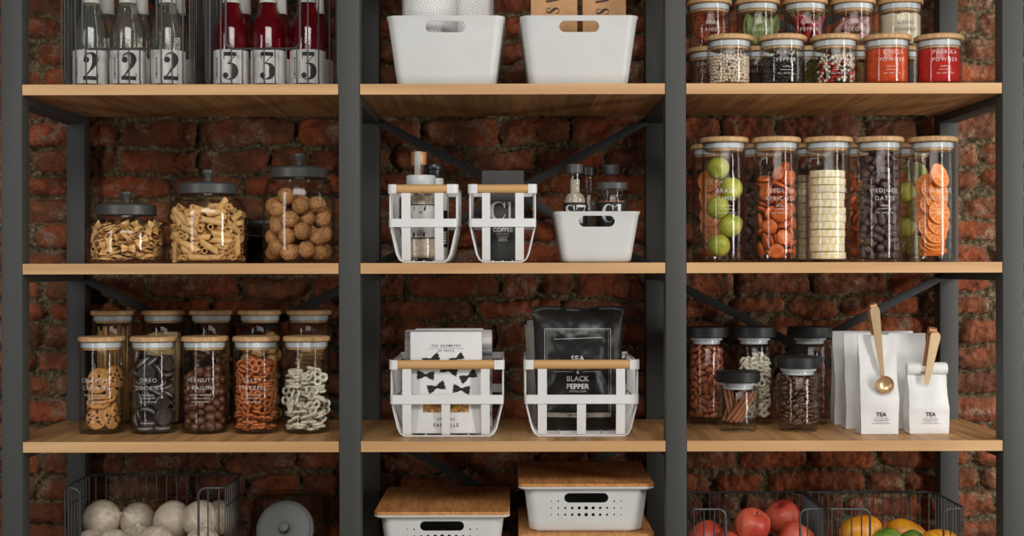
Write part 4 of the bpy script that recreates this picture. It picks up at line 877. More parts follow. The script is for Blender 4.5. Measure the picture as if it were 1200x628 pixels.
def shell_mb():
    mb = MB()
    o = lambda u, v: Vector(((.0125*math.sin(v*PI)*.95+.001)*math.cos(PI*(.12+1.62*u)), (v-.5)*.028, (.0105*math.sin(v*PI)+.001)*math.sin(PI*(.12+1.62*u))*(1+.05*math.cos(u*40))))
    mb.grid(o, 26, 12); mb.grid(lambda u, v: o(u, v)*.88, 26, 12)
    b = 27*13
    for j in range(12):
        for e in (0, 26): mb.f.append((j*27+e, j*27+27+e, b+j*27+27+e, b+j*27+e)); mb.m.append(0)
    return mb
SHELL = proto('pasta_shell', shell_mb(), PASTA, 60)

def walnut_fn(v):
    a = math.atan2(v.y, v.x); r = 1.0
    r += .05*math.exp(-(math.sin(a)/.13)**2)*(1-abs(v.z)**4)
    q = noise.noise(Vector((v.x*2.6, v.y*2.6, v.z*1.5)))
    r += .05*q - .035*max(0, 1-abs(noise.noise(Vector((v.x*3.2+5, v.y*3.2, v.z*1.6))))/.12)
    w = v*r; w.z *= 1 + .05*(v.z > .9); return w
WALM = colattr('walnut_shell', .6, .3, bump=.35, rand=.12, nscale=90, namt=.3)
WAL_ME = ell(.0155, .0152, .0168, 64, walnut_fn, 44).mesh('walnut', WALM, 80)
def walnut_col(c):
    v = Vector((c.x/.0155, c.y/.0152, c.z/.0168)); v.normalize(); a = math.atan2(v.y, v.x)
    g = abs(noise.noise(Vector((v.x*3.2+5, v.y*3.2, v.z*1.6)))); s = abs(math.sin(a))
    k = .38 if g < .055 else (.62 if g < .10 else 1.0)
    if s < .05 and abs(v.z) < .97: k = min(k, .45)
    return tuple(q*k for q in srgb(196, 142, 90))
paint(WAL_ME, walnut_col)
WAL = proto('walnut', WAL_ME, None)

CHOC = proto('chocolate_peanut', ell(.0082, .0082, .0102, 20), pm('milk_chocolate', srgb(106, 66, 48), .3, 0, .15, 90, rand=.25, spec=.5))
def almond_fn(v):
    t = (v.z+1)/2; k = (1 - .45*t**2.2); r = 1+.02*math.sin(math.atan2(v.y, v.x)*14)
    return Vector((v.x*k*r, v.y*k*r, v.z))
ALM = proto('almond', ell(.0070, .0047, .0116, 28, almond_fn, 14), pm('almond_skin', srgb(158, 86, 50), .55, 0, .22, 300, stretch=(1, 1, .12), bump=.4, rand=.16))
def bean_fn(v):
    w = v.copy()
    if v.y < 0: w.y = v.y*.55 + .42*math.exp(-(v.x/.16)**2)*(1-v.z**4)*.8
    return w
BEAN = proto('roasted_bean', ell(.0058, .0044, .0088, 28, bean_fn, 14), pm('roasted_bean', srgb(96, 66, 50), .38, 0, .2, 160, rand=.25, bump=.2))
HAZ = proto('dark_nut', ell(.0100, .0100, .0104, 20), pm('dark_nut', srgb(124, 64, 42), .45, 0, .2, 90, rand=.25))
def apricot_fn(v):
    r = 1+.10*noise.noise(v*2.1)+.03*noise.noise(v*6); w = v*r
    w.z *= 1 - .35*math.exp(-((v.x-.1)**2+(v.y)**2)/.18); return w
APR = proto('dried_apricot', ell(.0148, .0132, .0048, 26, apricot_fn, 12), pm('dried_apricot', srgb(222, 122, 60), .36, 0, .22, 130, col2=srgb(192, 84, 32), bump=.25, rand=.18, sss=.0, spec=.45))
def date_mb():
    mb = MB().lathe([(0, -.0106), (.0042, -.0104), (.0062, -.0088), (.0068, -.004), (.0066, .003), (.0061, .0086), (.0042, .0103), (0, .0106)], 22)
    mb.v = [tuple(Vector(v)*(1+.10*noise.noise(Vector(v)*260)) ) for v in mb.v]; return mb
DATE = proto('dried_date', date_mb(), pm('dried_date', srgb(104, 82, 76), .42, 0, .25, 160, col2=srgb(66, 46, 42), bump=.4, rand=.2))
def pretz_mb():
    mb = MB(); R = .0060
    for k in range(3):
        a = PI/2 + 2*PI*k/3; cx, cy = .0072*math.cos(a), .0072*math.sin(a)
        mb.tube([(cx + R*math.cos(t)*1.0, cy + R*math.sin(t), .0004*math.sin(3*t+k)) for t in [2*PI*i/18 for i in range(18)]], .0027, 8, closed=True)
    return mb
PRET = proto('pretzel', pretz_mb(), pm('baked_pretzel', srgb(206, 122, 66), .42, 0, .25, 200, col2=srgb(172, 88, 42), rand=.15), 60)
YPRET = proto('yoghurt_pretzel', pretz_mb(), pm('yoghurt_coating', srgb(236, 230, 208), .45, 0, .05, 120, rand=.08), 60)
PEP_MB = lambda: ell(.0031, .0031, .0031, 12, lambda v: v*(1+.07*noise.noise(v*3)), 8)
WPEP = proto('white_peppercorn', PEP_MB(), pm('white_pepper', srgb(226, 206, 178), .6, 0, .12, 300, rand=.12))
BPEP = proto('black_peppercorn', PEP_MB(), pm('black_pepper', srgb(58, 48, 40), .6, 0, .3, 300, rand=.4))
RPEP = proto('pink_peppercorn', PEP_MB(), pm('pink_pepper', srgb(186, 48, 40), .5, 0, .15, 300, rand=.2))
def star_mb():
    mb = MB()
    for k in range(8):
        a = 2*PI*k/8; M = Matrix.Rotation(a, 4, 'Z') @ Matrix.Translation((.0055, 0, 0)) @ Matrix.Rotation(PI/2, 4, 'Y')
        e = ell(.0016, .0022, .0056, 8, None, 6); mb.add(e.v, e.f, 0, M)
    return mb
STAR = proto('star_anise', star_mb(), pm('star_anise', srgb(176, 78, 36), .5, 0, .3, 300, rand=.3))
# sandwich cookie: two dark wafers and a pale filling
WAFER_M = pm('cocoa_wafer', srgb(64, 55, 54), .55, 0, .15, 200, bump=.5, bscale=700)
CREAM_M = pm('vanilla_cream', srgb(206, 200, 190), .5, 0, .04, 60)
wf = MB().lathe([(0, -.0019), (.0147, -.0019), (.0156, -.0012), (.0156, .0014), (.0148, .0020), (.0138, .0016), (0, .0014)], 30).mesh('wafer', WAFER_M)
crm = MB().lathe([(0, -.0008), (.0142, -.0008), (.0146, 0), (.0142, .0008), (0, .0008)], 30).mesh('filling', CREAM_M)
OREO = bpy.data.objects.new('sandwich_cookie', None); OREO.empty_display_size = .01
_p = []
for nm, me, z, fl in (('wafer', wf, .0027, 0), ('wafer', wf, -.0027, PI), ('filling', crm, 0, 0)):
    o = bpy.data.objects.new(nm, me); o.location = (0, 0, z); o.rotation_euler = (fl, 0, 0); _p.append(o)
kids(OREO, *_p)
# chocolate chip cookie
CK_M = pm('cookie_crumb', srgb(216, 160, 94), .7, 0, .22, 150, col2=srgb(174, 112, 56), bump=.6, bscale=260, rand=.1)
CHIP_M = pm('dark_chocolate', srgb(66, 38, 28), .4, 0, .1, 90)
ck = MB().lathe([(0, -.0035), (.0185, -.0035), (.0215, -.002), (.0222, 0), (.0205, .0024), (.015, .0036), (.007, .0042), (0, .0043)], 40)
ck.v = [(x*(1+.03*noise.noise(Vector((x*90, y*90, 1)))), y*(1+.03*noise.noise(Vector((x*90, y*90, 1)))), z+.0007*noise.noise(Vector((x*200, y*200, z*100)))) for x, y, z in ck.v]
ck = ck.mesh('cookie', CK_M, 60); chip = ell(.0024, .0021, .0014, 10, lambda v: v*(1+.2*noise.noise(v*2)), 6).mesh('chocolate_chip', CHIP_M)
COOKIE = bpy.data.objects.new('chocolate_chip_cookie', ck)
_p = []
for k in range(11):
    a = k*2.4 + .5*math.sin(k*7); r = .0180*math.sqrt((k+.5)/11.5)*(1+.10*math.sin(k*11))
    o = bpy.data.objects.new('chocolate_chip', chip); o.location = (r*math.cos(a), r*math.sin(a), .0040-.0028*(r/.0205)**3); o.rotation_euler = (0, 0, a); o.scale = (1.35+.45*math.sin(k*5), 1.25+.5*math.sin(k*3), 1.2); _p.append(o)
kids(COOKIE, *_p)
# dried orange slice
ORM = colattr('orange_slice', .45, .4, rand=.08, nscale=200, namt=.12)
def orange_mesh():
    mb = MB(); n = 80; R = .0232
    rs = [0, .1, .3, .5, .68, .8, .86, .9, .95, .985, 1.0]
    prof = [(r*R, .0016 if r < .99 else .0009) for r in rs] + [(r*R, -.0016 if r < .99 else -.0009) for r in reversed(rs)]
    mb.lathe(prof, n)
    def col(c):
        r = math.hypot(c.x, c.y)/R; a = (math.atan2(c.y, c.x)/(2*PI)*10) % 1; d = min(a, 1-a)*r
        if r > .93: return srgb(226, 112, 34)
        if r > .875 or r < .09: return srgb(244, 188, 124)
        if d < .045: return srgb(244, 184, 118)
        return srgb(232, 128, 52)
    return paint(mb.mesh('dried_orange_slice', ORM), col)
ORANGE = proto('dried_orange_slice', orange_mesh(), None)
# pineapple slice
PIM = colattr('pineapple_slice', .5, .3, rand=.05, nscale=90, namt=.08)
def pine_mesh():
    mb = MB(); n = 72; R = .0315; h = .0064
    mb.lathe([(0, -h), (R*.96, -h), (R, -h*.8), (R, -h*.4), (R, 0), (R, h*.4), (R, h*.8), (R*.96, h), (0, h)], n)
    cr = srgb(242, 234, 214); ye = srgb(241, 216, 150)
    def col(c):
        a = math.atan2(c.y, c.x)/(2*PI)*18; k = abs((a % 1)-.5)*2; z = c.z/h
        up = (int(a // 1) % 2) * 2 - 1
        return ye if k < .72 - .55*(.5+.5*up*z) and math.hypot(c.x, c.y) > R*.9 else cr
    mb2 = MB(); NS, NZ = 180, 10
    mb2.grid(lambda u, v: (R*math.cos(2*PI*u)*(1-.03*(abs(v-.5) > .45)), R*math.sin(2*PI*u)*(1-.03*(abs(v-.5) > .45)), (v-.5)*2*h), NS, NZ)
    mb2.lathe([(0, h), (R*.97, h)], 40); mb2.lathe([(0, -h), (R*.97, -h)], 40)
    return paint(mb2.mesh('pineapple_slice', PIM), col)
PINE = proto('pineapple_slice', pine_mesh(), None)
# citrus, apples, onions, mangoes
def lime_fn(v):
    w = v*(1+.012*noise.noise(v*6)); t = abs(v.z)
    w.z += math.copysign(.10*max(0, t-.86)/.14, v.z) if t > .86 else 0; return w
LIME_M = pm('lime_skin', srgb(206, 202, 84), .38, 0, .2, 40, col2=srgb(146, 162, 54), bump=.35, bscale=420, rand=.1, spec=.5)
LIME = proto('lime', ell(.0200, .0200, .0208, 40, lime_fn, 28), LIME_M, 80)

# ================================================================== LEFT BAY
def wire_basket(x0, x1, y0, y1, z, h, cut, zcut, label, rail=None, step=.0205, cw=.0):
    """Dark wire basket with a cut-down front. Everything in world units; cut = (xa, xb) of the opening."""
    t = thing('wire_basket', label, 'basket', ((x0+x1)/2, (y0+y1)/2, z), 0)
    X0, X1, Y0, Y1 = x0-t.location.x, x1-t.location.x, y0-t.location.y, y1-t.location.y
    ca, cb = cut[0]-t.location.x, cut[1]-t.location.x
    r, R = .0013, .0021; zb = .0024; cr = .016
    def arc(cx, cy, a0, a1, rad, zz, n=6): return [(cx+rad*math.cos(a0+(a1-a0)*i/n), cy+rad*math.sin(a0+(a1-a0)*i/n), zz) for i in range(n+1)]
    zt = h-R
    fr = .014
    rim = [(ca, Y0, zcut+fr), (ca, Y0, zt-fr)] + [(ca-fr+fr*math.cos(a), Y0, zt-fr+fr*math.sin(a)) for a in [PI/2*i/6 for i in range(1, 7)]]
    rim += arc(X0+cr, Y0+cr, 1.5*PI, PI, cr, zt) + arc(X0+cr, Y1-cr, PI, PI/2, cr, zt) + arc(X1-cr, Y1-cr, PI/2, 0, cr, zt) + arc(X1-cr, Y0+cr, 0, -PI/2, cr, zt)
    rim += [(cb+fr-fr*math.cos(a), Y0, zt-fr+fr*math.sin(a)) for a in [PI/2 - PI/2*i/6 for i in range(7)]]
    rim += [(cb, Y0, zcut+fr)] + [(cb-fr+fr*math.cos(a), Y0, zcut+fr+fr*math.sin(a)) for a in [-PI/2*i/6 for i in range(1, 7)]]
    rim += [(ca+fr+fr*math.cos(a), Y0, zcut+fr+fr*math.sin(a)) for a in [1.5*PI - PI/2*i/6 for i in range(6)]]
    obj('rim', MB().tube(rim, R, 8, closed=True), WIRE, t)
    n = round((X1-X0)/step); xs = [X0+cr*.6 + (X1-X0-cr*1.2)*i/n for i in range(n+1)]
    ny = round((Y1-Y0)/(step*.95)); ys = [Y0+cr*.7 + (Y1-Y0-cr*1.4)*i/ny for i in range(ny+1)]
    f = MB(); b = MB()
    for x in xs:
        top = zcut if ca-.002 < x < cb+.002 else zt
        f.tube([(x, Y0, top), (x, Y0, zb+.012), (x, Y0+.004, zb+.004), (x, Y0+.012, zb)], r, 6)
        b.tube([(x, Y1, zt), (x, Y1, zb+.012), (x, Y1-.004, zb+.004), (x, Y1-.012, zb)], r, 6)
    obj('front_grid', f, WIRE, t); obj('back_grid', b, WIRE, t)
    for X, s in ((X0, 1), (X1, -1)):
        g = MB()
        for y in ys: g.tube([(X, y, zt), (X, y, zb+.012), (X+s*.004, y, zb+.004), (X+s*.012, y, zb)], r, 6)
        if rail: g.tube([(X, Y0+cr, rail), (X, Y1-cr, rail)], R, 6)
        obj('side_grid', g, WIRE, t)
    g = MB()
    for x in xs: g.tube([(x, Y0+.010, zb), (x, Y1-.010, zb)], r, 6)
    for y in ys[::2]: g.tube([(X0+.010, y, zb), (X1-.010, y, zb)], r, 6)
    obj('bottom_grid', g, WIRE, t)
    return t

YB = .045
wire_basket(WX(70, YB), WX(221, YB), YB, .30, Z1+.0004, .222, (WX(97, YB), WX(184, YB)), .069, 'dark wire basket holding the clear lemonade bottles on the top left shelf')
wire_basket(WX(240, YB), WX(393, YB), YB, .30, Z1+.0004, .222, (WX(265, YB), WX(352, YB)), .069, 'dark wire basket holding the pink lemonade bottles beside the centre post')

CLEARLIQ = clear('clear_lemonade', (.975, .98, .965), (.70, .72, .70), spec0=.015, body=.10, bodycol=(.62, .65, .60))
PINKLIQ = clear('pink_lemonade', (.60, .030, .075), (.78, .03, .09), body=.17, bodycol=(.75, .006, .05), spec0=.015)
def bottle(px, y, digit, label, group, dth, front=True):
    R = .0315; k = K(y)
    t = thing('lemonade_bottle', label, 'bottle', (WX(px, y), y, Z1+.0062), 0, group)
    prof = [(0, 0), (R-.006, 0), (R-.001, .002), (R, .007), (R, .101), (R-.0012, .109), (R-.0045, .120), (R-.0095, .134), (R-.0142, .149), (.0148, .166), (.0136, .19), (.0132, .225), (.0145, .229), (.0145, .236), (.013, .238)]
    inn = [(.0108, .238), (.0106, .19), (.0118, .166), (R-.017, .149), (R-.0123, .134), (R-.0072, .120), (R-.0037, .109), (R-.0026, .101), (R-.0026, .009), (R-.008, .006), (0, .009)]
    obj('glass_body', MB().lathe(prof+inn, 48), GLASSB, t)
    lq = [(0, .0095)] + [(max(r-.0004, 0), z) for r, z in reversed(inn[1:-1])] + [(0, .19)]
    obj('lemonade', MB().lathe(lq, 40), PINKLIQ if digit == '3' else CLEARLIQ, t, label='pink lemonade' if digit == '3' else 'clear lemonade')
    n = 40; Rl = R+.0004; za, zb = .0045, .0655
    lab = MB(); A = 1.85
    lab.grid(lambda u, v: (Rl*math.sin(dth+(u-.5)*2*A), -Rl*math.cos(dth+(u-.5)*2*A), za+(zb-za)*v), n, 1)
    lo = obj('paper_label', lab, LABELP, t, label='white paper label')
    if front:
        mb = MB(); vs, fs = glyph(digit); h = .050
        mb.add(wrap([((x-.3)*h*.98, y_*h) for x, y_ in vs], Rl+.0004, dth+.16, .0105), fs)
        obj('printed_number', mb, INK, lo, smooth=0, label='large black number ' + digit)
        mb = MB(); round_text(mb, 'LIMONADE', Rl+.0004, dth-.62, .0325, .0072, .018, 1.1, rot=PI/2)
        for q in (0, 1): round_rule(mb, Rl+.0004, dth-.42+.09*q, .030, .0004, .034)
        obj('printed_word', mb, INK, lo, smooth=0)
    nk = MB(); nk.lathe([(.0162, .1535), (.0151, .168), (.0143, .19), (.0139, .2)], 32)
    obj('neck_band', nk, LABELP, t, label='white paper band round the neck')
    obj('stopper', MB().lathe([(0, .231), (.0104, .231), (.0104, .239), (.0125, .2395), (.0125, .247), (.009, .252), (0, .253)], 24), WHITEM, t)
G2, G3 = 'clear lemonade bottles', 'pink lemonade bottles'
for px, a, w in ((107, .12, 'leftmost in front'), (150.5, .16, 'middle of the front row'), (197, .28, 'rightmost in front')):
    bottle(px, .095, '2', f'clear glass bottle with a big 2 on its white label, {w}', G2, a)
for px, a, w in ((271.5, -.02, 'leftmost in front'), (315, -.05, 'middle of the front row'), (361, .04, 'rightmost in front')):
    bottle(px, .095, '3', f'pink bottle with a big 3 on its white label, {w}', G3, a)
for px, w in ((125, 'left one'), (165, 'middle one'), (208.5, 'right one')):
    bottle(px, .205, '2', f'clear glass bottle half hidden in the back row, {w}', G2, .2, False)
for px, w in ((285, 'left one'), (327, 'middle one'), (371, 'right one')):
    bottle(px, .205, '3', f'pink bottle half hidden in the back row, {w}', G3, .2, False)

# ---------------------------------------------------------------- pasta and walnut jars
ya = .13
j1, _ = shoulder_jar(148.5, ya, 91, 68, .0912, .1335, 13.5, Z2, 'squat glass jar of bow-tie pasta with a dark lid, lowest of the three', .62)
scatter('farfalle', FARF, j1, 'bow-tie pasta piece piled in the squat glass jar', 'pasta', 'bow-tie pasta in the squat jar', sc=.96)
j2, _ = shoulder_jar(244, ya, 92, 68, .1300, .1735, 14.5, Z2, 'glass jar of pasta tubes with a dark lid, between bow-ties and walnuts', .70)
scatter('penne', PENNE, j2, 'ridged pasta tube piled in the middle glass jar', 'pasta', 'pasta tubes in the middle jar')
j3, _ = shoulder_jar(350.5, ya, 85, 66, .1590, .2035, 13, Z2, 'tall glass jar of walnuts with a dark lid beside the centre post', .76)
scatter('walnut', WAL, j3, 'brown walnut in the tall glass jar by the centre post', 'walnut', 'walnuts in the glass jar', rot=.25, sc=1.0)
t = thing('dark_canister', 'nearly black glass canister hidden between the pasta tubes and walnuts', 'canister', (WX(314, .285), .285, Z2+.0004))
w = .078; hb = .069
def rbox(w, d, r, zs, n=6): return [rrect(w+e, d+e, r, n, 0, 0, z) for z, e in zs]
obj('glass_body', MB().loft(rbox(w, w, .012, [(0, -.006), (.004, 0), (hb-.004, 0), (hb, -.006)])), GLASSD, t)
obj('contents', MB().loft(rbox(w-.008, w-.008, .01, [(.005, 0), (hb-.012, 0)])), pm('ground_coffee', srgb(22, 17, 14), .9, 0, .2, 300), t)
obj('lid', MB().loft(rbox(w-.004, w-.004, .012, [(hb, -.002), (hb+.002, 0), (hb+.015, 0), (hb+.018, -.004)])), BPLAST, t)
obj('clasp', MB().tube([(-.03, -w/2-.0015, hb-.014), (-.012, -w/2-.004, hb-.016), (.012, -w/2-.004, hb-.016), (.03, -w/2-.0015, hb-.014)], .0013, 6), DLID, t)

# ---------------------------------------------------------------- bamboo jars, third shelf
yf = .14
def L3(px, label, lines=()): return bamboo_jar(px, yf, 54.5, .1785, Z3, label, 'front row of snack jars', lines, .0415, .0)
jc, _ = L3(119, 'glass jar of chocolate chip cookies, leftmost in front', lines4('CRUNCHY', 'COOKIES', 'CHOCOLATE CHIP', .096, .0106))
jo, _ = L3(180, 'glass jar of dark sandwich cookies with bamboo lid, second in front', lines4('OREO', 'COOKIES', 'ORIGINAL', .096, .0106))
jp, _ = L3(240, 'glass jar of chocolate peanuts with bamboo lid, middle of the front row', lines4('PEANUTS', '& RAISINS', 'CHOCO ENROBED', .096, .0106))
js, _ = L3(300, 'glass jar of orange-brown pretzels with bamboo lid, fourth in front', lines4('SALTY', 'PRETZELS', 'GLUTEN FREE', .096, .0106))
jy, _ = L3(359, 'glass jar of cream pretzels with bamboo lid nearest the centre post')
scatter('oreo', OREO, jo, 'dark sandwich cookie with pale filling in the second snack jar', 'cookie', 'dark sandwich cookies in the jar', zmax=.140, rot=.2)
scatter('choc', CHOC, jp, 'chocolate covered peanut in the middle snack jar', 'sweet', 'chocolate peanuts in the jar')
scatter('pretzel', PRET, js, 'orange-brown pretzel in the fourth snack jar', 'pretzel', 'brown pretzels in the jar', zmax=.131)
scatter('pretzel', YPRET, jy, 'cream coated pretzel in the snack jar nearest the centre post', 'pretzel', 'cream pretzels in the snack jar', flip=True, zmax=.112)
# cookies: stood and leaned one by one  (x mm, y mm, z mm, rx, ry, rz degrees; the chip side is +z)
CK = [(-3, -22, 26, 78, 0, -14), (21, -12, 26, 80, 0, 66), (-16, 7, 27, 84, 0, -30), (9, 15, 24, 75, 0, 18), (25, 6, 33, 84, 0, 84),
      (-2, -14, 54, 24, 8, 0), (6, -6, 61, 17, -6, 20), (3, -10, 68, 14, 4, 0), (-24, 2, 58, 84, 0, -72),
      (-3, -17, 91, 70, 4, -6), (-4, -7, 96, 76, 0, -8), (19, 0, 84, 76, 0, 62), (24, 8, 100, 70, 0, 58), (-8, 15, 90, 80, 0, -20)]
for x, y, z, a, b, c in CK:
    o = copy_tree(COOKIE); o.location = jc.location + Vector((x, y, z+3))/1000; o.rotation_euler = [math.radians(q) for q in (a, b, c)]; o.scale = (.98,)*3
    tag(o, 'round chocolate chip cookie in the leftmost snack jar', 'cookie', 'chocolate chip cookies in the jar')
yb = .288
def L3b(px, label): return bamboo_jar(px, yb, 52, .2225, Z3, label, 'back row of tall pasta jars', (), .0408)
k1, _ = L3b(133, 'tall back jar of spaghetti with bamboo lid, behind the cookies')
k2, _ = L3b(192, 'tall back jar of pale pasta sheets, behind the dark sandwich cookies')
k3, _ = L3b(248, 'tall back jar of brown spiral pasta, behind the chocolate peanuts')
k4, _ = L3b(305, 'tall back jar of pasta shells, behind the brown pretzels')
k5, _ = L3b(362, 'tall back jar of stacked flat pasta, behind the cream pretzels')
SPAG = proto('spaghetti_strand', MB().tube([(0, 0, 0), (.0004, 0, .06), (-.0003, .0004, .12), (0, 0, .183)], .00115, 6), pm('spaghetti', srgb(206, 160, 92), .5, 0, .1, 80, rand=.2))
for i in range(64):
    r = .034*math.sqrt((i+.5)/64); a = i*2.4; o = copy_tree(SPAG)
    tx, ty = (rng.random()-.5)*.07, (rng.random()-.5)*.07
    o.location = k1.location + Vector((r*math.cos(a)*.86, r*math.sin(a)*.86, .006)); o.rotation_euler = (tx, ty, 0); o.scale = (1, 1, .94+.08*rng.random())
    tag(o, 'upright strand in the tall jar of spaghetti behind the cookies', 'pasta', 'spaghetti strands in the jar')
LM = pm('pasta_sheet', srgb(232, 204, 146), .55, 0, .05, 40, rand=.1)
def sheet_mb():
    mb = MB(); n = 40
    f = lambda y: (lambda u, v: ((u-.5)*.037 + (.0012*math.sin(v*n*PI*2*.5) if u in (0, 1) else 0), y, v*.176))
    mb.grid(f(-.0006), 4, n*2); mb.grid(f(.0006), 4, n*2); b = 5*(2*n+1)
    for j in range(2*n):
        for e in (0, 4): mb.f.append((j*5+e, j*5+5+e, b+j*5+5+e, b+j*5+e)); mb.m.append(0)
    mb.f.append((0, 4, b+4, b)); mb.f.append((b-5, b-1, 2*b-1, 2*b-5)); mb.m += [0, 0]
    return mb
SHEET = proto('pasta_sheet', sheet_mb(), LM)
for x, y, rz in ((-12, -20, 2), (17, -15, -14), (-10, -14, 0), (16, -9, -8), (-9, -8, 3), (15, -3, -4), (-9, -1, 0), (13, 4, 3), (-8, 6, 2), (10, 12, -3)):
    o = copy_tree(SHEET); o.location = k2.location + Vector((x*.95, y, 6))/1000; o.rotation_euler = (0, math.radians(rng.uniform(-2, 2)), math.radians(rz)); o.scale = (.8, 1, .92+.08*rng.random())
    tag(o, 'wavy edged pasta sheet standing in the second tall back jar', 'pasta', 'pasta sheets in the jar')
scatter('date', FUS, k3, 'brown pasta spiral in the tall jar behind the chocolate peanuts', 'pasta', 'brown pasta spirals in the jar', zmax=.150)
scatter('apricot', SHELL, k4, 'pale pasta shell in the tall jar behind the brown pretzels', 'pasta', 'pasta shells in the jar', sc=1.04)
SLAB = proto('flat_pasta', MB().bbox((0, 0, 0), (.046, .046, .0075), .0022), pm('flat_pasta', srgb(214, 168, 100), .6, 0, .15, 70, bump=.4, rand=.2))
for i in range(21):
    o = copy_tree(SLAB); o.location = k5.location + Vector((rng.uniform(-4, 4), rng.uniform(-4, 4), 9+i*7.9))/1000; o.rotation_euler = (0, rng.uniform(-.015, .015), rng.uniform(-.5, .5))
    tag(o, 'flat golden pasta piece stacked in the tall jar by the centre post', 'pasta', 'flat pasta pieces stacked in the jar')

# ---------------------------------------------------------------- onion basket and slanted jar, bottom
yo = .07
wire_basket(WX(73, yo), WX(262, yo), yo, .235, Z4+.0004, .224, (WX(93, yo), WX(232, yo)), .07, 'dark wire basket piled with white onions on the bottom left shelf', rail=.186)
ONM = pm('onion_skin', srgb(206, 194, 176), .42, 0, .07, 120, stretch=(1, 1, .05), col2=srgb(172, 156, 134), bump=.12, bscale=80, rand=.08, spec=.5)
def onion_mb():
    P = [(0, -.0325), (.004, -.033), (.010, -.0318), (.020, -.027), (.0285, -.018), (.0335, -.006), (.0345, .002), (.0325, .012), (.0265, .0215), (.0175, .0285), (.0095, .0325), (.005, .0352), (.0036, .0384), (.0024, .0400), (0, .0403)]
    Q = []
    for i in range(len(P)-1):
        for k in range(2): Q.append((P[i][0]+(P[i+1][0]-P[i][0])*k/2, P[i][1]+(P[i+1][1]-P[i][1])*k/2))
    mb = MB().lathe(Q+[P[-1]], 40)
    mb.v = [(x*(1+.012*noise.noise(Vector((x*40, y*40, z*10)))), y*(1+.012*noise.noise(Vector((x*40, y*40, z*10)))), z) for x, y, z in mb.v]
    return mb
ONION = proto('white_onion', onion_mb(), ONM, 70)
ROOT = MB()
for i in range(16):
    a = i*2.4; ROOT.tube([(.002*math.cos(a), .002*math.sin(a), -.032), (.0035*math.cos(a), .0035*math.sin(a), -.035-.002*(i % 3))], .0004, 4)
ROOT = bpy.data.objects.new('root_tuft', ROOT.mesh('root_tuft', pm('dry_roots', srgb(150, 126, 92), .8))); kids(ONION, ROOT)
# px, py, y, diameter px, tilt, heading, words
ON = [(119, 607.5, .188, 45.5, 74, 82, 'at upper left of the pile'), (161, 609, .200, 42, 60, -30, 'at the back, partly hidden'), (202, 609, .165, 46, 82, 100, 'at upper middle with a papery crown'),
      (235, 607.5, .150, 45, 118, 32, 'at upper right behind the front wires'), (258, 606, .200, 41, 50, 10, 'at the far right back corner'),
      (105, 639, .146, 38, 70, 40, 'low at the left front corner'), (131, 640.5, .106, 43, 75, 10, 'low in front, second from left'), (160, 634, .160, 42, 12, 25, 'with its pointed top up in the middle'),
      (182, 637.5, .108, 45, 80, -18, 'low in front, third from left'), (237, 639, .106, 44, 70, -25, 'low at the right front corner')]
for px, py, y, dpx, a, b, w in ON:
    o = copy_tree(ONION); o.location = (WX(px, y), y, WZ(py, y)); s = dpx*K(y)/.0685; o.scale = (s,)*3; o.rotation_euler = (math.radians(a), 0, math.radians(b))
    tag(o, f'white onion in the dark wire basket, {w}', 'onion', 'onions in the wire basket')
for i, (px, y) in enumerate(((105, .11), (150, .11), (195, .11), (238, .11), (125, .185), (172, .185), (218, .185), (255, .18))):
    o = copy_tree(ONION); o.location = (WX(px, y), y, Z4+.034); s = .74; o.scale = (s,)*3; o.rotation_euler = (1.2+i, .3, i*1.3)
    tag(o, 'white onion lying in the lowest layer of the wire basket', 'onion', 'lowest layer of onions')
t = thing('slanted_jar', 'slant-fronted glass jar with a grey knobbed lid beside the onion basket', 'jar', (WX(331, .12), .12, Z4+.0004))
wj = .138
side = [(0, .004), (0, .045), (.006, .056), (.060, .180), (.068, .186), (.155, .186), (.162, .178), (.162, .006), (.156, 0), (.004, 0)]
def sec(x, q): 
    cy = sum(p[0] for p in side)/len(side); cz = sum(p[1] for p in side)/len(side)
    return [(x, cy+(a-cy)*q, cz+(b-cz)*q) for a, b in side]
gm = MB().loft([sec(-wj/2, .86), sec(-wj/2+.003, .95), sec(-wj/2+.012, 1), sec(wj/2-.012, 1), sec(wj/2-.003, .95), sec(wj/2, .86)])
gm.loft([sec(-wj/2+.005, .86), sec(-wj/2+.014, .94), sec(wj/2-.014, .94), sec(wj/2-.005, .86)])
obj('glass_body', gm, clear('thick_glass', (.93, .91, .88), (.16, .13, .11), spec0=.03), t)
ang = math.atan2(.124, .054); M = Matrix.Translation((0, .0335-.003, .121+.010)) @ Matrix.Rotation(ang, 4, 'X')
SLID = pm('grey_enamel_lid', srgb(82, 83, 81), .45, .1, .05, 200)
lo = obj('lid', MB().lathe([(0, -.004), (.0525, -.004), (.0535, 0), (.0535, .0085), (.051, .0105), (.0495, .0105), (.0488, .0088), (.047, .0088), (.046, .0104), (.02, .0116), (0, .0118)], 64, M=M), SLID, t, label='round grey lid')
obj('knob', MB().lathe([(0, .011), (.0052, .011), (.0048, .019), (.0090, .0215), (.0100, .0245), (.0085, .0275), (0, .0285)], 32, M=M), SLID, lo)

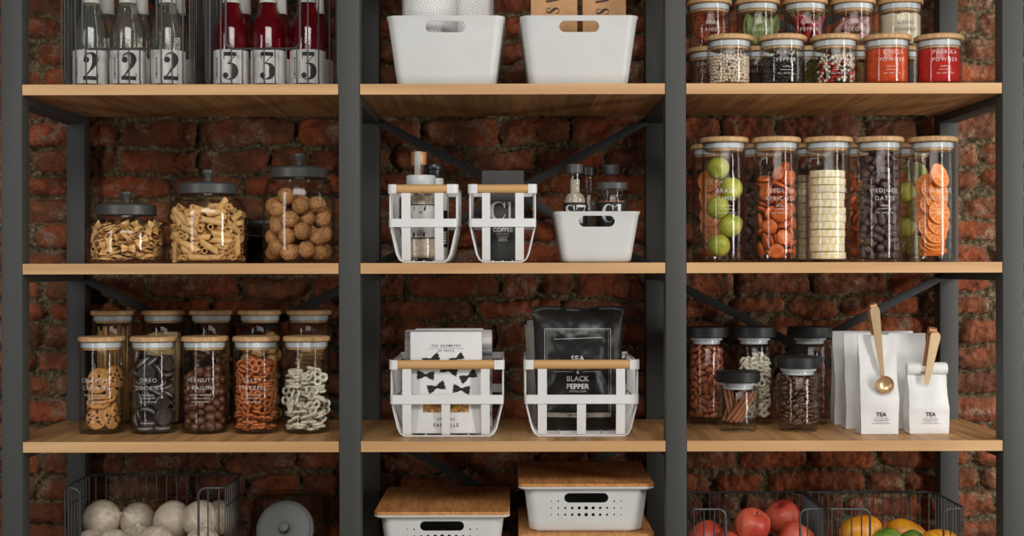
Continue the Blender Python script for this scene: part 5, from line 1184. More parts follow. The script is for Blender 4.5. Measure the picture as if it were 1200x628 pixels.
# ================================================================== MIDDLE BAY
def bin_mesh(w0, d0, w1, d1, h, r0, r1, th, slot=None, holes=(), name='bin'):
    """Tapered open bin with rounded corners; slot (cx, cz, w, h) and round holes (x, z, r) cut through the front."""
    S_ = []
    zs = [(0, 0), (.001, .35), (.004, 1)]
    lerp = lambda a, b, t: a+(b-a)*t
    for z, e in [(0, -.006), (.002, -.002), (.006, 0)]: S_.append((z, e))
    for i in range(1, 7): S_.append((.006+(h-.008-.006)*i/6, 0))
    S_.append((h-.002, .0012)); S_.append((h, .0012))
    out = [rrect(lerp(w0, w1, z/h)+2*e, lerp(d0, d1, z/h)+2*e, lerp(r0, r1, z/h), 7, 0, 0, z) for z, e in S_]
    inn = [rrect(lerp(w0, w1, z/h)-2*th, lerp(d0, d1, z/h)-2*th, max(.003, lerp(r0, r1, z/h)-th), 7, 0, 0, z) for z in [h, h-.002] + [h*(6-i)/7 for i in range(6)] + [th]]
    me = MB().loft(out+inn).mesh(name, WHITE)
    if slot or holes:
        c = MB(); dy = max(d0, d1)/2
        if slot:
            cx, cz, w, hh = slot; P = []
            for k in range(11): a = -PI/2+PI*k/10; P.append((cx+w/2-hh/2+hh/2*math.cos(a), cz+hh/2*math.sin(a)))
            for k in range(11): a = PI/2+PI*k/10; P.append((cx-w/2+hh/2+hh/2*math.cos(a), cz+hh/2*math.sin(a)))
            c.loft([[(x, -dy-.02, z) for x, z in P], [(x, -dy+.022, z) for x, z in P]])
        for x, z, r in holes:
            P = [(x+r*math.cos(2*PI*i/14), z+r*math.sin(2*PI*i/14)) for i in range(14)]
            c.loft([[(a, -dy-.02, b) for a, b in P], [(a, -dy+.022, b) for a, b in P]])
        me = boolean_cut(me, c.mesh('cut', WHITE))
    return me

dB = .25; yB = .022+dB/2; kB = K(.022)
me_bin = bin_mesh(116*kB, dB*.84, 138*kB, dB, .1235, .016, .020, .0026, (0, .1235-(30.5-18)*kB, 47*kB, 12.8*kB))
b1 = obj('storage_bin', me_bin, loc=(WX(522.5, .022), yB, Z1+.0003)); tag(b1, 'white plastic bin holding the kitchen paper rolls', 'bin', 'white bins on the top middle shelf')
b2 = b1.copy(); COL.objects.link(b2); b2.location.x = WX(679.5, .022); tag(b2, 'white plastic bin holding the brown paper packets', 'bin', 'white bins on the top middle shelf')

# kitchen rolls with dotted ring pattern
m, nt, N, L = nodes_of('quilted_paper'); out_ = N('ShaderNodeOutputMaterial'); p_ = N('ShaderNodeBsdfPrincipled'); L(p_.outputs[0], out_.inputs[0])
tc = N('ShaderNodeUVMap'); tc.uv_map = 'UVMap'
def mth(op, a, b=None):
    n = N('ShaderNodeMath'); n.operation = op
    for i, q in enumerate((a, b)):
        if q is None: continue
        if isinstance(q, (int, float)): n.inputs[i].default_value = q
        else: L(q, n.inputs[i])
    return n.outputs[0]
sp = N('ShaderNodeSeparateXYZ'); L(tc.outputs[0], sp.inputs[0])
cell = .044
row = mth('FLOOR', mth('DIVIDE', sp.outputs[1], cell*.87))
xx = mth('ADD', mth('DIVIDE', sp.outputs[0], cell), mth('MULTIPLY', mth('MODULO', row, 2), .5))
fx = mth('SUBTRACT', mth('FRACT', xx), .5); fy = mth('SUBTRACT', mth('FRACT', mth('DIVIDE', sp.outputs[1], cell*.87)), .5)
rr = mth('SQRT', mth('ADD', mth('MULTIPLY', fx, fx), mth('MULTIPLY', fy, fy)))
aa = mth('ARCTAN2', fy, fx)
ri = mth('MULTIPLY', rr, 9.0); ring = mth('ROUND', ri)
dots = mth('SUBTRACT', mth('FRACT', mth('DIVIDE', mth('MULTIPLY', aa, mth('MAXIMUM', mth('MULTIPLY', ring, 5), 1)), 2*PI)), .5)
arc_ = mth('MULTIPLY', dots, 1.25)
dr = mth('SUBTRACT', ri, ring)
dist = mth('SQRT', mth('ADD', mth('MULTIPLY', arc_, arc_), mth('MULTIPLY', dr, dr)))
dm = mth('LESS_THAN', dist, .19)
mx = N('ShaderNodeMix'); mx.data_type = 'RGBA'; L(dm, mx.inputs['Factor']); mx.inputs[6].default_value = (*srgb(228, 226, 224), 1); mx.inputs[7].default_value = (*srgb(150, 147, 146), 1)
L(mx.outputs[2], p_.inputs['Base Color']); p_.inputs['Roughness'].default_value = .85
bp = N('ShaderNodeBump'); bp.inputs['Strength'].default_value = .5; bp.inputs['Distance'].default_value = .001; bp.invert = True; L(dm, bp.inputs['Height']); L(bp.outputs[0], p_.inputs['Normal'])
QUILT = m
def roll_mesh():
    R, r, h, n = .0505, .019, .225, 64
    me = MB().lathe([(r, 0), (R-.002, 0), (R, .002), (R, h-.002), (R-.002, h), (r, h)], n, closed=True).mesh('paper_roll', QUILT)
    uv = me.uv_layers.new(name='UVMap')
    for p in me.polygons:
        an = [math.atan2(me.vertices[v].co.y, me.vertices[v].co.x) for v in p.vertices]
        for li, a in zip(p.loop_indices, an):
            if max(an)-min(an) > PI and a < 0: a += 2*PI
            uv.data[li].uv = (a*R, me.vertices[me.loops[li].vertex_index].co.z)
    return me
rm = roll_mesh()
for px, y, w in ((504, .104, 'front left one in the white bin'), (548, .183, 'back right one in the white bin')):
    o = obj('kitchen_roll', rm, loc=(WX(px, y), y, Z1+.004), rot=(0, 0, .4 if px > 520 else 0)); tag(o, f'white quilted kitchen paper roll, {w}', 'paper roll', 'kitchen rolls in the white bin')
    obj('cardboard_core', MB().lathe([(.0175, .001), (.0188, .001), (.0188, .224), (.0175, .224)], 32, closed=True), KRAFT, o, label='brown cardboard core')

# brown paper packets
def packet(px0, px1, y, letters, label):
    x0, x1 = WX(px0, y), WX(px1, y); W, h, d = x1-x0, .215, .06
    t = thing('paper_packet', label, 'packet', ((x0+x1)/2, y+d/2, Z1+.004), 0, 'brown packets in the white bin')
    secs = []
    for z, q in [(0, 1), (.004, 1.0), (.1, 1.02), (.16, .8), (.2, .22), (h, .06)]:
        dd = d*q; g = min(.012, dd*.35)*(1 if z > .05 else .3); w = W*(.90 if z < .01 else 1)
        secs.append([(-w/2, -d/2 + (d-dd)*.5*.2, z), (w/2, -d/2 + (d-dd)*.5*.2, z), (w/2-g, 0, z), (w/2, -d/2+(d-dd)*.1+dd, z), (-w/2, -d/2+(d-dd)*.1+dd, z), (-w/2+g, 0, z)])
    obj('packet_body', MB().loft(secs), KRAFT, t, smooth=20)
    mb = MB()
    for ch, z, x in letters: flat_glyph(mb, ch, x, z, .0235, -d/2-.0012, 0, PI/2, .92)
    obj('printed_letters', mb, BROWNINK, t, smooth=0, label='large dark brown capital letters')
zb = lambda py, y: WZ(py, y)-Z1-.004
packet(623, 677, .085, [('E', zb(32.5, .085), .0095), ('S', zb(16.3, .085), .0095), ('V', zb(3.3, .085), .0095)], 'brown paper packet printed ESV, left one in the white bin')
packet(683.5, 734, .095, [('S', zb(17.5, .095), .0085), ('V', zb(4.2, .095), .0085)], 'brown paper packet printed SV, right one in the white bin')

# ---------------------------------------------------------------- flat-bar baskets
def bar_basket(px0, px1, pyt, y0, d, z, bars, hpx, label, band, grp):
    """White basket of flat bars and wires with a wooden front grip. bars: [(px left, px right)], band: (py top, py bottom), hpx: grip ends."""
    k = K(y0); X0, X1 = WX(px0, y0), WX(px1, y0); cx = (X0+X1)/2
    t = thing('bar_basket', label, 'basket', (cx, y0, z+.0004), 0, grp)
    w = (X1-X0); zt = WZ(pyt[0], y0)-z; zt0 = WZ(pyt[1], y0)-z; zm1 = WZ(band[0], y0)-z; zm0 = WZ(band[1], y0)-z
    in_ = .019; r = .0014; th = .0016; tb = .006
    # front straps
    s = MB()
    for i, (a, b) in enumerate(bars):
        xa, xb = WX(a, y0)-cx, WX(b, y0)-cx
        pts = ([] if len(bars) == 3 and i == 1 else [(.0022, zt0+.002)]) + [(.0022, zm0), (.0085, .012), (.0115, .004), (.018, .0005), (.034, .0004)]
        secs = [[(xa, y, zz), (xb, y, zz), (xb, y+th*.8, zz+th*.55), (xa, y+th*.8, zz+th*.55)] for y, zz in pts]
        s.loft(secs)
    obj('front_straps', s, WHITEM, t)
    # bands: wrap round the front corners
    def band_mb(z0, z1, wrapd):
        mb = MB(); R = .007
        path = [(-w/2, wrapd)] + [(-w/2+R-R*math.cos(a), R-R*math.sin(a)) for a in [PI/2*i/6 for i in range(7)]] + [(w/2-R+R*math.sin(a), R-R*math.cos(a)) for a in [PI/2*i/6 for i in range(7)]] + [(w/2, wrapd)]
        secs = []
        for i, (x, y) in enumerate(path):
            q = Vector(path[min(i+1, len(path)-1)])-Vector(path[max(i-1, 0)]); q.normalize(); nx, ny = -q.y*th, q.x*th
            secs.append([(x, y, z0), (x, y, z1), (x+nx, y+ny, z1), (x+nx, y+ny, z0)])
        return mb.loft(secs)
    obj('front_band', band_mb(zm0, zm1, .02), WHITEM, t)
    ha, hb = WX(hpx[0], y0)-cx, WX(hpx[1], y0)-cx
    R = .007; hm = (zt+zt0)/2
    for sx, hx in ((-1, ha), (1, hb)):
        e = MB()
        path = [(sx*w/2, .026), (sx*w/2, R)] + [(sx*(w/2-R+R*math.cos(a)), R-R*math.sin(a)) for a in [PI/2*i/6 for i in range(1, 7)]] + [(hx, 0)]
        secs = []
        for i, (x, y) in enumerate(path):
            q = Vector(path[min(i+1, len(path)-1)])-Vector(path[max(i-1, 0)]); q.normalize(); nx, ny = q.y*th*sx, -q.x*th*sx
            secs.append([(x, y, zt0), (x, y, zt), (x-nx, y-ny, zt), (x-nx, y-ny, zt0)])
        e.loft(secs); obj('grip_bracket', e, WHITEM, t)
    hh = (zt-zt0)
    obj('grip', MB().loft([[(x, .0042+(.0062)*math.cos(a)*q, hm+hh*.5*math.sin(a)*q) for a in [2*PI*i/20 for i in range(20)]] for x, q in ((ha-.0005, .94), (ha+.001, 1), (hb-.001, 1), (hb+.0005, .94))]), HANDLE, t, label='pale wooden front grip')
    # wire hoops
    c = MB(); nh = max(5, round(d/.024))
    for i in range(nh+1):
        y = .012 + (d-.016)*i/nh
        f = lambda sx: [(sx*(w/2-.0016), y, zt-.004), (sx*(w/2-.0016), y, zm0+.003)] + [(sx*(w/2-in_+.006), y, .016), (sx*(w/2-in_+.001), y, .006), (sx*(w/2-in_-.006), y, r)]
        c.tube(f(-1) + list(reversed(f(1))), r, 6)
    for zz, q in ((zt-.004, 0), (zm0+.004, 0)):
        for sx in (-1, 1): c.tube([(sx*(w/2-.0016), .01, zz), (sx*(w/2-.0016), d, zz)], r*1.25, 6)
    for xx in [(-w/2+in_+.006)+(w-2*in_-.012)*i/4 for i in range(5)]: c.tube([(xx, .016, r*2.4), (xx, d-.008, r*2.4)], r, 6)
    obj('wire_hoops', c, WHITEM, t)
    b = MB()
    for a_, bb in bars:
        xa, xb = WX(a_, y0)-cx, WX(bb, y0)-cx
        b.loft([[(xa, y, zz), (xb, y, zz), (xb, y-th, zz), (xa, y-th, zz)] for y, zz in ((d, zt), (d, zm0), (d-.007, .012), (d-.012, .004), (d-.03, .0006))])
    for z0, z1 in ((zm0, zm1), (zt0+.004, zt)): b.box((0, d, (z0+z1)/2), (w-.002, th, z1-z0))
    obj('back_frame', b, WHITEM, t)
    return t
SM, LG = 'small white bar baskets', 'large white bar baskets'
k1_ = bar_basket(455.5, 536, (216, 226.5), .02, .20, Z2, [(470.5, 481), (509.5, 519.5)], (464.5, 524), 'small white bar basket holding the shaker jar and bottles', (256.3, 266), SM)
k2_ = bar_basket(549.5, 628.5, (216, 226.5), .02, .20, Z2, [(565, 574.5), (604, 614)], (559.5, 619), 'small white bar basket holding the black coffee pouch', (256.3, 266), SM)
k3_ = bar_basket(456.5, 590, (422, 433), .05, .235, Z3, [(471, 481.5), (517, 527), (563.5, 573.5)], (465.5, 579), 'large white bar basket holding the pasta boxes', (463, 473.5), LG)
k4_ = bar_basket(614.5, 748.5, (422, 433), .05, .235, Z3, [(630, 640.5), (676, 686.5), (722, 732.5)], (625, 738), 'large white bar basket holding the crisps bags', (463, 473.5), LG)

# contents of the first small basket
yj = .085; zt = Z2+.0056
t = thing('shaker_jar', 'stout jar of speckled pale salt with white label and cap in the small basket', 'jar', (WX(493.5, yj), yj, zt))
R = .0315
obj('glass_body', MB().lathe([(0, 0), (R-.005, 0), (R, .005), (R, .1235), (R-.003, .1315), (.0245, .1365), (.0245, .1395), (.0225, .1395), (.0225, .1355), (R-.0055, .1285), (R-.0025, .1225), (R-.0025, .006), (0, .004)], 48), GLASS, t)
SALT = pm('speckled_salt', srgb(206, 190, 168), .8, 0, .12, 160, speck=(420, .66, srgb(120, 96, 74)))
obj('salt', MB().lathe([(0, .0045), (R-.006, .0045), (R-.003, .008), (R-.003, .1155), (0, .1175)], 40), SALT, t, label='pale speckled salt')
lab = MB(); A = 1.7
lab.grid(lambda u, v: ((R+.0004)*math.sin((u-.5)*2*A), -(R+.0004)*math.cos((u-.5)*2*A), .0395+.0605*v), 40, 1)
lo = obj('paper_label', lab, LABELP, t, label='white label with black edges')
mb = MB(); Rr = R+.0008
for zz in (.0400, .0995): mb.grid(lambda u, v: (Rr*math.sin((u-.5)*2*A), -Rr*math.cos((u-.5)*2*A), zz+(v-.5)*.0018), 40, 1)
mb.add(wrap([(-.010, .098), (.012, .098), (.012, .090), (.001, .084), (-.010, .090)], Rr, -.03, 0), [(0, 1, 2, 3, 4)])
mb.add(wrap([(-.012, .0415), (-.012, .050), (-.001, .044), (.010, .050), (.010, .0415)], Rr, -.03, 0), [(0, 1, 2), (2, 3, 4), (0, 2, 4)])
for q in range(4): round_rule(mb, Rr, .1, .058+q*.003, .026-.004*q, .0005)
obj('printed_marks', mb, INK, lo, smooth=0)
obj('cap', MB().lathe([(0, .1325), (.0262, .1325), (.0268, .1345), (.0268, .152), (.0258, .1535), (.0245, .154), (0, .154)], 48), pm('cloudy_cap', srgb(206, 208, 208), .35, 0, .04, 60), t, label='white screw cap')
yk = .168
t = thing('cork_bottle', 'slim clear bottle with a copper collar rising behind the shaker jar', 'bottle', (WX(491, yk), yk, zt))
obj('glass_body', MB().lathe([(0, 0), (.016, 0), (.018, .003), (.018, .10), (.017, .112), (.0125, .122), (.0115, .13), (.0115, .197), (.0135, .198), (.0135, .202), (.0095, .202), (.0095, .13), (.0105, .122), (.015, .110), (.0158, .1), (.0158, .005), (0, .004)], 40), GLASS, t)
obj('spice', MB().lathe([(0, .0045), (.0152, .005), (.0152, .1), (.0098, .122), (.0090, .13), (.0090, .188), (0, .188)], 40), pm('pink_salt', srgb(196, 150, 128), .8, 0, .15, 200), t, label='pink salt')
obj('collar', MB().lathe([(.0122, .178), (.0140, .178), (.0148, .181), (.0148, .1995), (.0138, .2035), (0, .2035)], 32), pm('amber_collar', srgb(206, 152, 104), .35, .2, .05, 60), t, label='copper coloured collar')
sl = MB(); sl.grid(lambda u, v: (.0152*math.sin(-.1+(u-.5)*.75), -.0152*math.cos(-.1+(u-.5)*.75), .140+.064*v), 8, 1)
obj('paper_seal', sl, LABELP, t, label='white paper seal strip')
yk = .142
t = thing('white_bottle', 'white bottle with a black rounded cap in the small basket', 'bottle', (WX(508.8, yk), yk, zt))
obj('body', MB().lathe([(0, 0), (.0245, 0), (.0260, .003), (.0260, .118), (.024, .128), (.018, .136), (.0175, .152), (0, .152)], 40), WHITE, t)
obj('cap', MB().lathe([(0, .150), (.0158, .150), (.0165, .151), (.0165, .167), (.0188, .169), (.0192, .173), (.0178, .1775), (0, .1785)], 40), BPLAST, t, label='black rounded cap')
mb = MB(); mb.grid(lambda u, v: (.0264*math.sin(.55+u*.75), -.0264*math.cos(.55+u*.75), .024+.068*v), 10, 1)
lo = obj('label_panel', mb, INK, t, label='black side label')
mb = MB()
for q in range(5): mb.grid(lambda u, v: (.0268*math.sin(.75+u*.3), -.0268*math.cos(.75+u*.3), .030+.005*q+.003*v), 3, 1)
obj('printed_marks', mb, WTEXT, lo, smooth=0)
# coffee pouch
yk = .072; w = 49*K(yk); h = WZ(199.5, yk)-zt
t = thing('coffee_pouch', 'charcoal coffee pouch lettered C1 COFFEE standing in the small basket', 'pouch', (WX(589.5, yk), yk, zt))
d = .075; secs = []
for z, q in [(0, .9), (.004, 1), (.05, 1.02), (.085, .9), (.11, .55), (.132, .12), (.138, .05), (h-.001, .045), (h, .03)]:
    dd = d*q; y0 = 0+(d-dd)*.12; g = min(.014, dd*.3)
    secs.append([(-w/2, y0, z), (-w/4, y0-.0015*q, z), (0, y0-.002*q, z), (w/4, y0-.0015*q, z), (w/2, y0, z), (w/2-g, y0+dd/2, z), (w/2, y0+dd, z), (0, y0+dd+.002*q, z), (-w/2, y0+dd, z), (-w/2+g, y0+dd/2, z)])
body = obj('pouch_body', MB().loft(secs), POUCH, t, smooth=30)
mb = MB(); yy = -.0030
zz = lambda py: WZ(py, yk)-zt
flat_glyph(mb, 'C', -.0262, zz(257.5), .0325, yy, 0, 0, 1.72); flat_glyph(mb, '1', .0050, zz(257.5), .0325, yy, 0, 0, .8)
flat_text(mb, 'COFFEE', 0, zz(271.5), .0105, yy, .02, 1.0)
flat_text(mb, 'SINGLE ORIGIN', 0, zz(274.5), .0030, yy, 0, 1.1)
mb.box((0, yy, zz(276.5)), (.024, .0003, .0005))
for q in range(3): mb.box((0, yy, zz(278.6+q*1.7)), (.018-.004*(q % 2), .0003, .0008))
obj('printed_text', mb, WTEXT, t, smooth=0, label='white lettering')
# small white bin with spice bottles
dS = .17; kS = K(.02)
me = bin_mesh(80*kS, dS*.84, 100*kS, dS, WZ(248, .02)-Z2, .012, .015, .0024, (-.001, WZ(259.5, .02)-Z2, 42*kS, 13*kS))
sb = obj('storage_bin', me, loc=(WX(700.3, .02), .02+dS/2, Z2+.0003)); tag(sb, 'small white bin of spice bottles beside the right middle post', 'bin')
def spice_bottle(px, y, R, zsh, rn, zcap, zcap1, fill, fillcol, capcol, letters, label, lab=True, wide=False):
    t = thing('spice_bottle', label, 'bottle', (WX(px, y), y, Z2+.0036), 0, 'spice bottles in the small bin')
    b = zsh
    obj('glass_body', MB().lathe([(0, 0), (R-.003, 0), (R, .003), (R, b-.012), (R-.002, b-.004), (rn+.003, b), (rn, b+.003), (rn, zcap+.001), (rn-.0022, zcap+.001), (rn-.0022, b), (R-.006, b-.004), (R-.0024, b-.013), (R-.0024, .005), (0, .004)], 40), GLASS, t)
    fm_ = pm('spice_'+label.split()[1], fillcol, .85, 0, .15, 220)
    P = [(0, .0045), (R-.0028, .0045), (R-.0028, min(fill, b-.014))]
    if fill > b: P += [(R-.0065, b-.0045), (rn-.0026, b), (rn-.0026, fill)]
    obj('spice', MB().lathe(P+[(0, P[-1][1])], 36), fm_, t)
    rc = R*1.02 if wide else rn*1.28
    rib = MB(); n = 48
    rib.lathe([(0, zcap), (rc-.0008, zcap), (rc, zcap+.001), (rc, zcap1-.0015), (rc-.0015, zcap1), (0, zcap1)], n)
    if not wide: rib.v = [(x*(1+(.03 if i % 2 else 0)), y_*(1+(.03 if i % 2 else 0)), z) for i, (x, y_, z) in enumerate(rib.v)]
    obj('cap', rib, DLID if capcol else BPLAST, t)
    if lab:
        mb = MB(); A = 1.9; zl = .1050 if not wide else .1060
        mb.grid(lambda u, v: ((R+.0004)*math.sin((u-.5)*2*A), -(R+.0004)*math.cos((u-.5)*2*A), .012+(zl-.012)*v), 40, 1)
        lo = obj('black_label', mb, INK, t, label='black wrap label')
        mb = MB(); xo = -.0215
        for ch in letters:
            vs, fs = glyph(ch); mb.add(wrap([((x)*.0325*1.25+xo, y_*.0325) for x, y_ in vs], R+.0009, .0, zl-.0370), fs); xo += .0215 if ch in 'SC' else .013
        obj('printed_letters', mb, WTEXT, lo, smooth=0, label='white serif letters')
spice_bottle(674, .072, .0215, .1236, .0112, .1580, .1752, .1467, srgb(186, 172, 152), 1, 'S7', 'tall beige-filled spice bottle lettered S7 with dark cap')
spice_bottle(717.5, .072, .0275, .1215, .0245, .1288, .1415, .1100, srgb(196, 112, 76), 1, 'C1', 'short orange-filled spice jar lettered C1 with wide dark cap', True, True)
spice_bottle(690, .135, .0215, .126, .0105, .158, .1750, .120, srgb(110, 90, 74), 0, '', 'tall brown-filled spice bottle peeping behind the S7 bottle', False)
spice_bottle(717, .140, .0215, .126, .0112, .160, .1790, .135, srgb(112, 100, 70), 1, '', 'tall olive-filled spice bottle standing behind the C1 jar', False)
# ---------------------------------------------------------------- pasta boxes
y_ = .068; w = 84*K(y_); h = WZ(389.5, y_)-Z3-.0045
zt = Z3+.0058
t = thing('pasta_box', 'white pasta box with black bow-tie drawings and two windows in the front', 'box', (WX(522.5, y_), y_, zt))
WINM = pm('window_pasta', srgb(214, 164, 84), .5, 0, .5, 150, col2=srgb(96, 62, 26), bump=.6)
bx = MB().bbox((0, .0165, h/2), (w, .033, h), .0012)
obj('box_body', bx, PAPER, t)
mb = MB(); yy = -.0004; pz = lambda py: WZ(py, y_)-zt; px_ = lambda px: (px-522.5)*K(y_)
flat_text(mb, 'THE GEOMETRY', px_(522.5), pz(406.3), .0062, yy, .005, 1.25)
flat_text(mb, 'OF PASTA', px_(522.5), pz(412), .0056, yy, .004, 1.25)
mb.box((0, yy, pz(408)), (.064, .0003, .0004))
def bow(px, py, a, s):
    n = 7; P = []
    for sx in (-1, 1):
        pts = [(sx*.1, -.16), (sx*.45, -.38)]
        for i in range(n): pts.append((sx*(.92 if i % 2 else 1.06), -.55+1.1*i/(n-1)))
        pts += [(sx*.45, .38), (sx*.1, .16)]
        c = math.cos(a); q = math.sin(a)
        mb.add([(px_(px)+(x*c-y*q)*s, yy, pz(py)+(x*q+y*c)*s) for x, y in pts], [tuple(range(len(pts)))])
    c = math.cos(a); q = math.sin(a)
    mb.add([(px_(px)+(x*c-y*q)*s, yy, pz(py)+(x*q+y*c)*s) for x, y in ((-.12, -.16), (.12, -.16), (.12, .16), (-.12, .16))], [(0, 1, 2, 3)])
for px, py, a, s in ((505, 421, .35, .0155), (535, 420, .5, .013), (498.5, 439.5, -.05, .0155), (526, 433.5, -.25, .0155), (548.5, 441, .45, .0155), (511, 453.5, .3, .016), (540.5, 456, -.12, .0155)): bow(px, py, a, s)
flat_text(mb, 'ORGANIC', 0, pz(492.3), .0064, yy, .004, 1.2)
flat_text(mb, 'FARFALLE', 0, pz(500), .0092, yy, .008, 1.2)
flat_text(mb, 'NET 500 G', 0, pz(507), .0030, yy, 0, 1.2)
obj('printed_text', mb, INK, t, smooth=0, label='black lettering and drawings')
for a, b in ((495.5, 517), (527, 549)):
    obj('window', MB().bbox(((px_(a)+px_(b))/2, .0005, (pz(473)+pz(483))/2), (px_(b)-px_(a), .0025, pz(473)-pz(483)), .0006), WINM, t, label='cut-out window showing golden pasta')
PATM = pm('printed_box', srgb(200, 198, 194), .6, 0, .05, 26, col2=srgb(34, 34, 34), stretch=(.2, 1, 2))
for px0, px1, py, y0, lab in ((474, 576.3, 387.5, .104, 'black and white printed box just behind the front pasta box'), (486, 566, 385.5, .142, 'grey box at the back of the pasta basket')):
    x0, x1 = WX(px0, y0), WX(px1, y0); hh = WZ(py, y0)-zt
    t = thing('carton', lab, 'box', ((x0+x1)/2, y0, zt))
    obj('box_body', MB().bbox((0, .0165, hh/2), (x1-x0, .034, hh), .0012), PATM if y0 < .12 else PAPER, t)
    s = MB(); s.box((0, .0165, hh+.0004), (x1-x0-.004, .012, .0008)); obj('folded_flap', s, LABELP, t)
# ---------------------------------------------------------------- crisps bags
def crisp_bag(px, y, w, h, z, T, mat, label, rz=0, lean=.0, front=None):
    t = thing('crisps_bag', label, 'bag', (WX(px, y), y, z), rz, 'crisps bags in the white basket'); t.rotation_euler[0] = lean
    mb = MB(); nu, nv = 34, 46
    def f(s):
        def g(u, v):
            a = abs(2*u-1); b = abs(2*v-1)
            th = T*(1-a**2.6)**.8*(1-min(1, b/.93)**5)**.75 if b < .93 else 0
            x = (u-.5)*w*(.90+.10*min(1, v/.45))*(1-.055*math.sin(v*PI)**.7*(1 if True else 0) + .03*max(0, v-.8))
            n = noise.noise(Vector((x*34, v*7, s*3)))*.0045 + noise.noise(Vector((x*80, v*16, s*5+2)))*.0018
            cr = .0006*math.sin(v*h*2*PI/.0022*.25) if b > .93 else 0
            wr = .004*math.sin(u*19+3*noise.noise(Vector((u*3, v*3, s))))*max(0, b-.55)*(1-a)
            return (x, s*(th*.5*1 + .0009) + (n*min(1, th/.012) + wr*.6)*1.0 + cr, v*h + .002*math.sin(u*9)*(v > .93))
        return g
    mb.grid(f(-1), nu, nv); mb.grid(f(1), nu, nv); q = (nu+1)*(nv+1)
    for j in range(nv):
        for e in (0, nu): mb.f.append((j*(nu+1)+e, (j+1)*(nu+1)+e, q+(j+1)*(nu+1)+e, q+j*(nu+1)+e)); mb.m.append(0)
    for i in range(nu):
        for e in (0, nv*(nu+1)): mb.f.append((e+i, e+i+1, q+e+i+1, q+e+i)); mb.m.append(0)
    obj('bag_body', mb, mat, t, smooth=60)
    return t, f(-1), w, h
y_ = .128; zt = Z3+.0058
w = 108*K(y_); h = WZ(359.5, y_+.02)-zt
t, surf, w, h = crisp_bag(677.5, y_, w, h, zt, .062, FOIL, 'black foil crisps bag lettered SEA SALT and BLACK PEPPER', 0, -.02)
# lettering laid on the bag's own surface
def on_bag(mb2, vs, fs, off=.0016):
    out = []
    for x, z in vs:
        v = min(1, max(0, z/h)); u = min(1, max(0, x/w/((.90+.10*min(1, v/.45))*(1-.055*math.sin(v*PI)**.7+.03*max(0, v-.8)))+.5)); p = surf(u, v); out.append((x, p[1]-off, z))
    mb2.add(out, fs)
def bag_text(mb2, s, cz, size, bold=.0, sp=1.0, cx=0.0):
    vs, fs, _ = text_geo(s, size, bold, sp); on_bag(mb2, [(a+cx, b+cz) for a, b in vs], fs)
def bag_line(mb2, x0, z0, x1, z1, t_=.0009):
    n = 30; dx, dz = x1-x0, z1-z0; l = math.hypot(dx, dz); nx, nz = -dz/l*t_/2, dx/l*t_/2
    vs = []
    for i in range(n+1): vs += [(x0+dx*i/n+nx, z0+dz*i/n+nz), (x0+dx*i/n-nx, z0+dz*i/n-nz)]
    on_bag(mb2, vs, [(2*i, 2*i+1, 2*i+3, 2*i+2) for i in range(n)])
yq = y_-.03; bz = lambda py: WZ(py, yq)-zt; bx_ = lambda px: WX(px, yq)-WX(677.5, y_)
mb = MB()
L_, R_, T_, B_ = bx_(638.5), bx_(716), bz(386), bz(490)
for a in ((L_, B_, L_, T_), (R_, B_, R_, T_), (L_, T_, R_, T_)): bag_line(mb, *a, .0011)
for a in ((L_+.004, B_+.01, L_+.004, T_-.0035), (R_-.004, B_+.01, R_-.004, T_-.0035), (L_+.004, T_-.0035, R_-.004, T_-.0035)): bag_line(mb, *a, .0004)
bag_line(mb, bx_(649), bz(398), bx_(706), bz(396), .0008)
bag_text(mb, 'SEA', bz(424), .0150, .02, 1.02, bx_(677)); bag_text(mb, 'SALT', bz(433), .0125, .02, 1.02, bx_(677))
bag_text(mb, '&', bz(438.5), .009, .004, 1, bx_(677)); bag_line(mb, bx_(649), bz(436), bx_(671), bz(436), .0005); bag_line(mb, bx_(683), bz(436), bx_(705), bz(436), .0005)
bag_text(mb, 'BLACK', bz(447), .0130, .02, 1.02, bx_(677)); bag_text(mb, 'PEPPER', bz(456), .0130, .02, 1.02, bx_(677)); bag_text(mb, 'KETTLE CHIPS', bz(460), .0045, .0, 1.1, bx_(677))
obj('printed_text', mb, pm('silver_print', srgb(206, 206, 202), .5, 0, .03, 50), t, smooth=0, label='silver lettering in a thin frame')
mb = MB(); n = 30
vs = []
for i in range(n+1):
    x = L_+(R_-L_)*i/n; vs += [(x, B_), (x, B_+.0085)]
on_bag(mb, vs, [(2*i, 2*i+1, 2*i+3, 2*i+2) for i in range(n)], .0012)
obj('silver_strip', mb, FOILG, t, smooth=0, label='silver strip near the bottom')
mb = MB(); bag_text(mb, 'NET WT 150 G', B_+.0025, .0055, 0, 1.1, bx_(677)); obj('printed_text', mb, INK, t, smooth=0)
crisp_bag(666, .205, .158, .198, zt, .030, FOILG, 'grey crisps bag showing a strip above the black bag', -.02, -.03)
crisp_bag(657, .238, .140, .189, zt, .026, FOILG, 'pale crisps bag at the back left of the basket', .05, -.01)

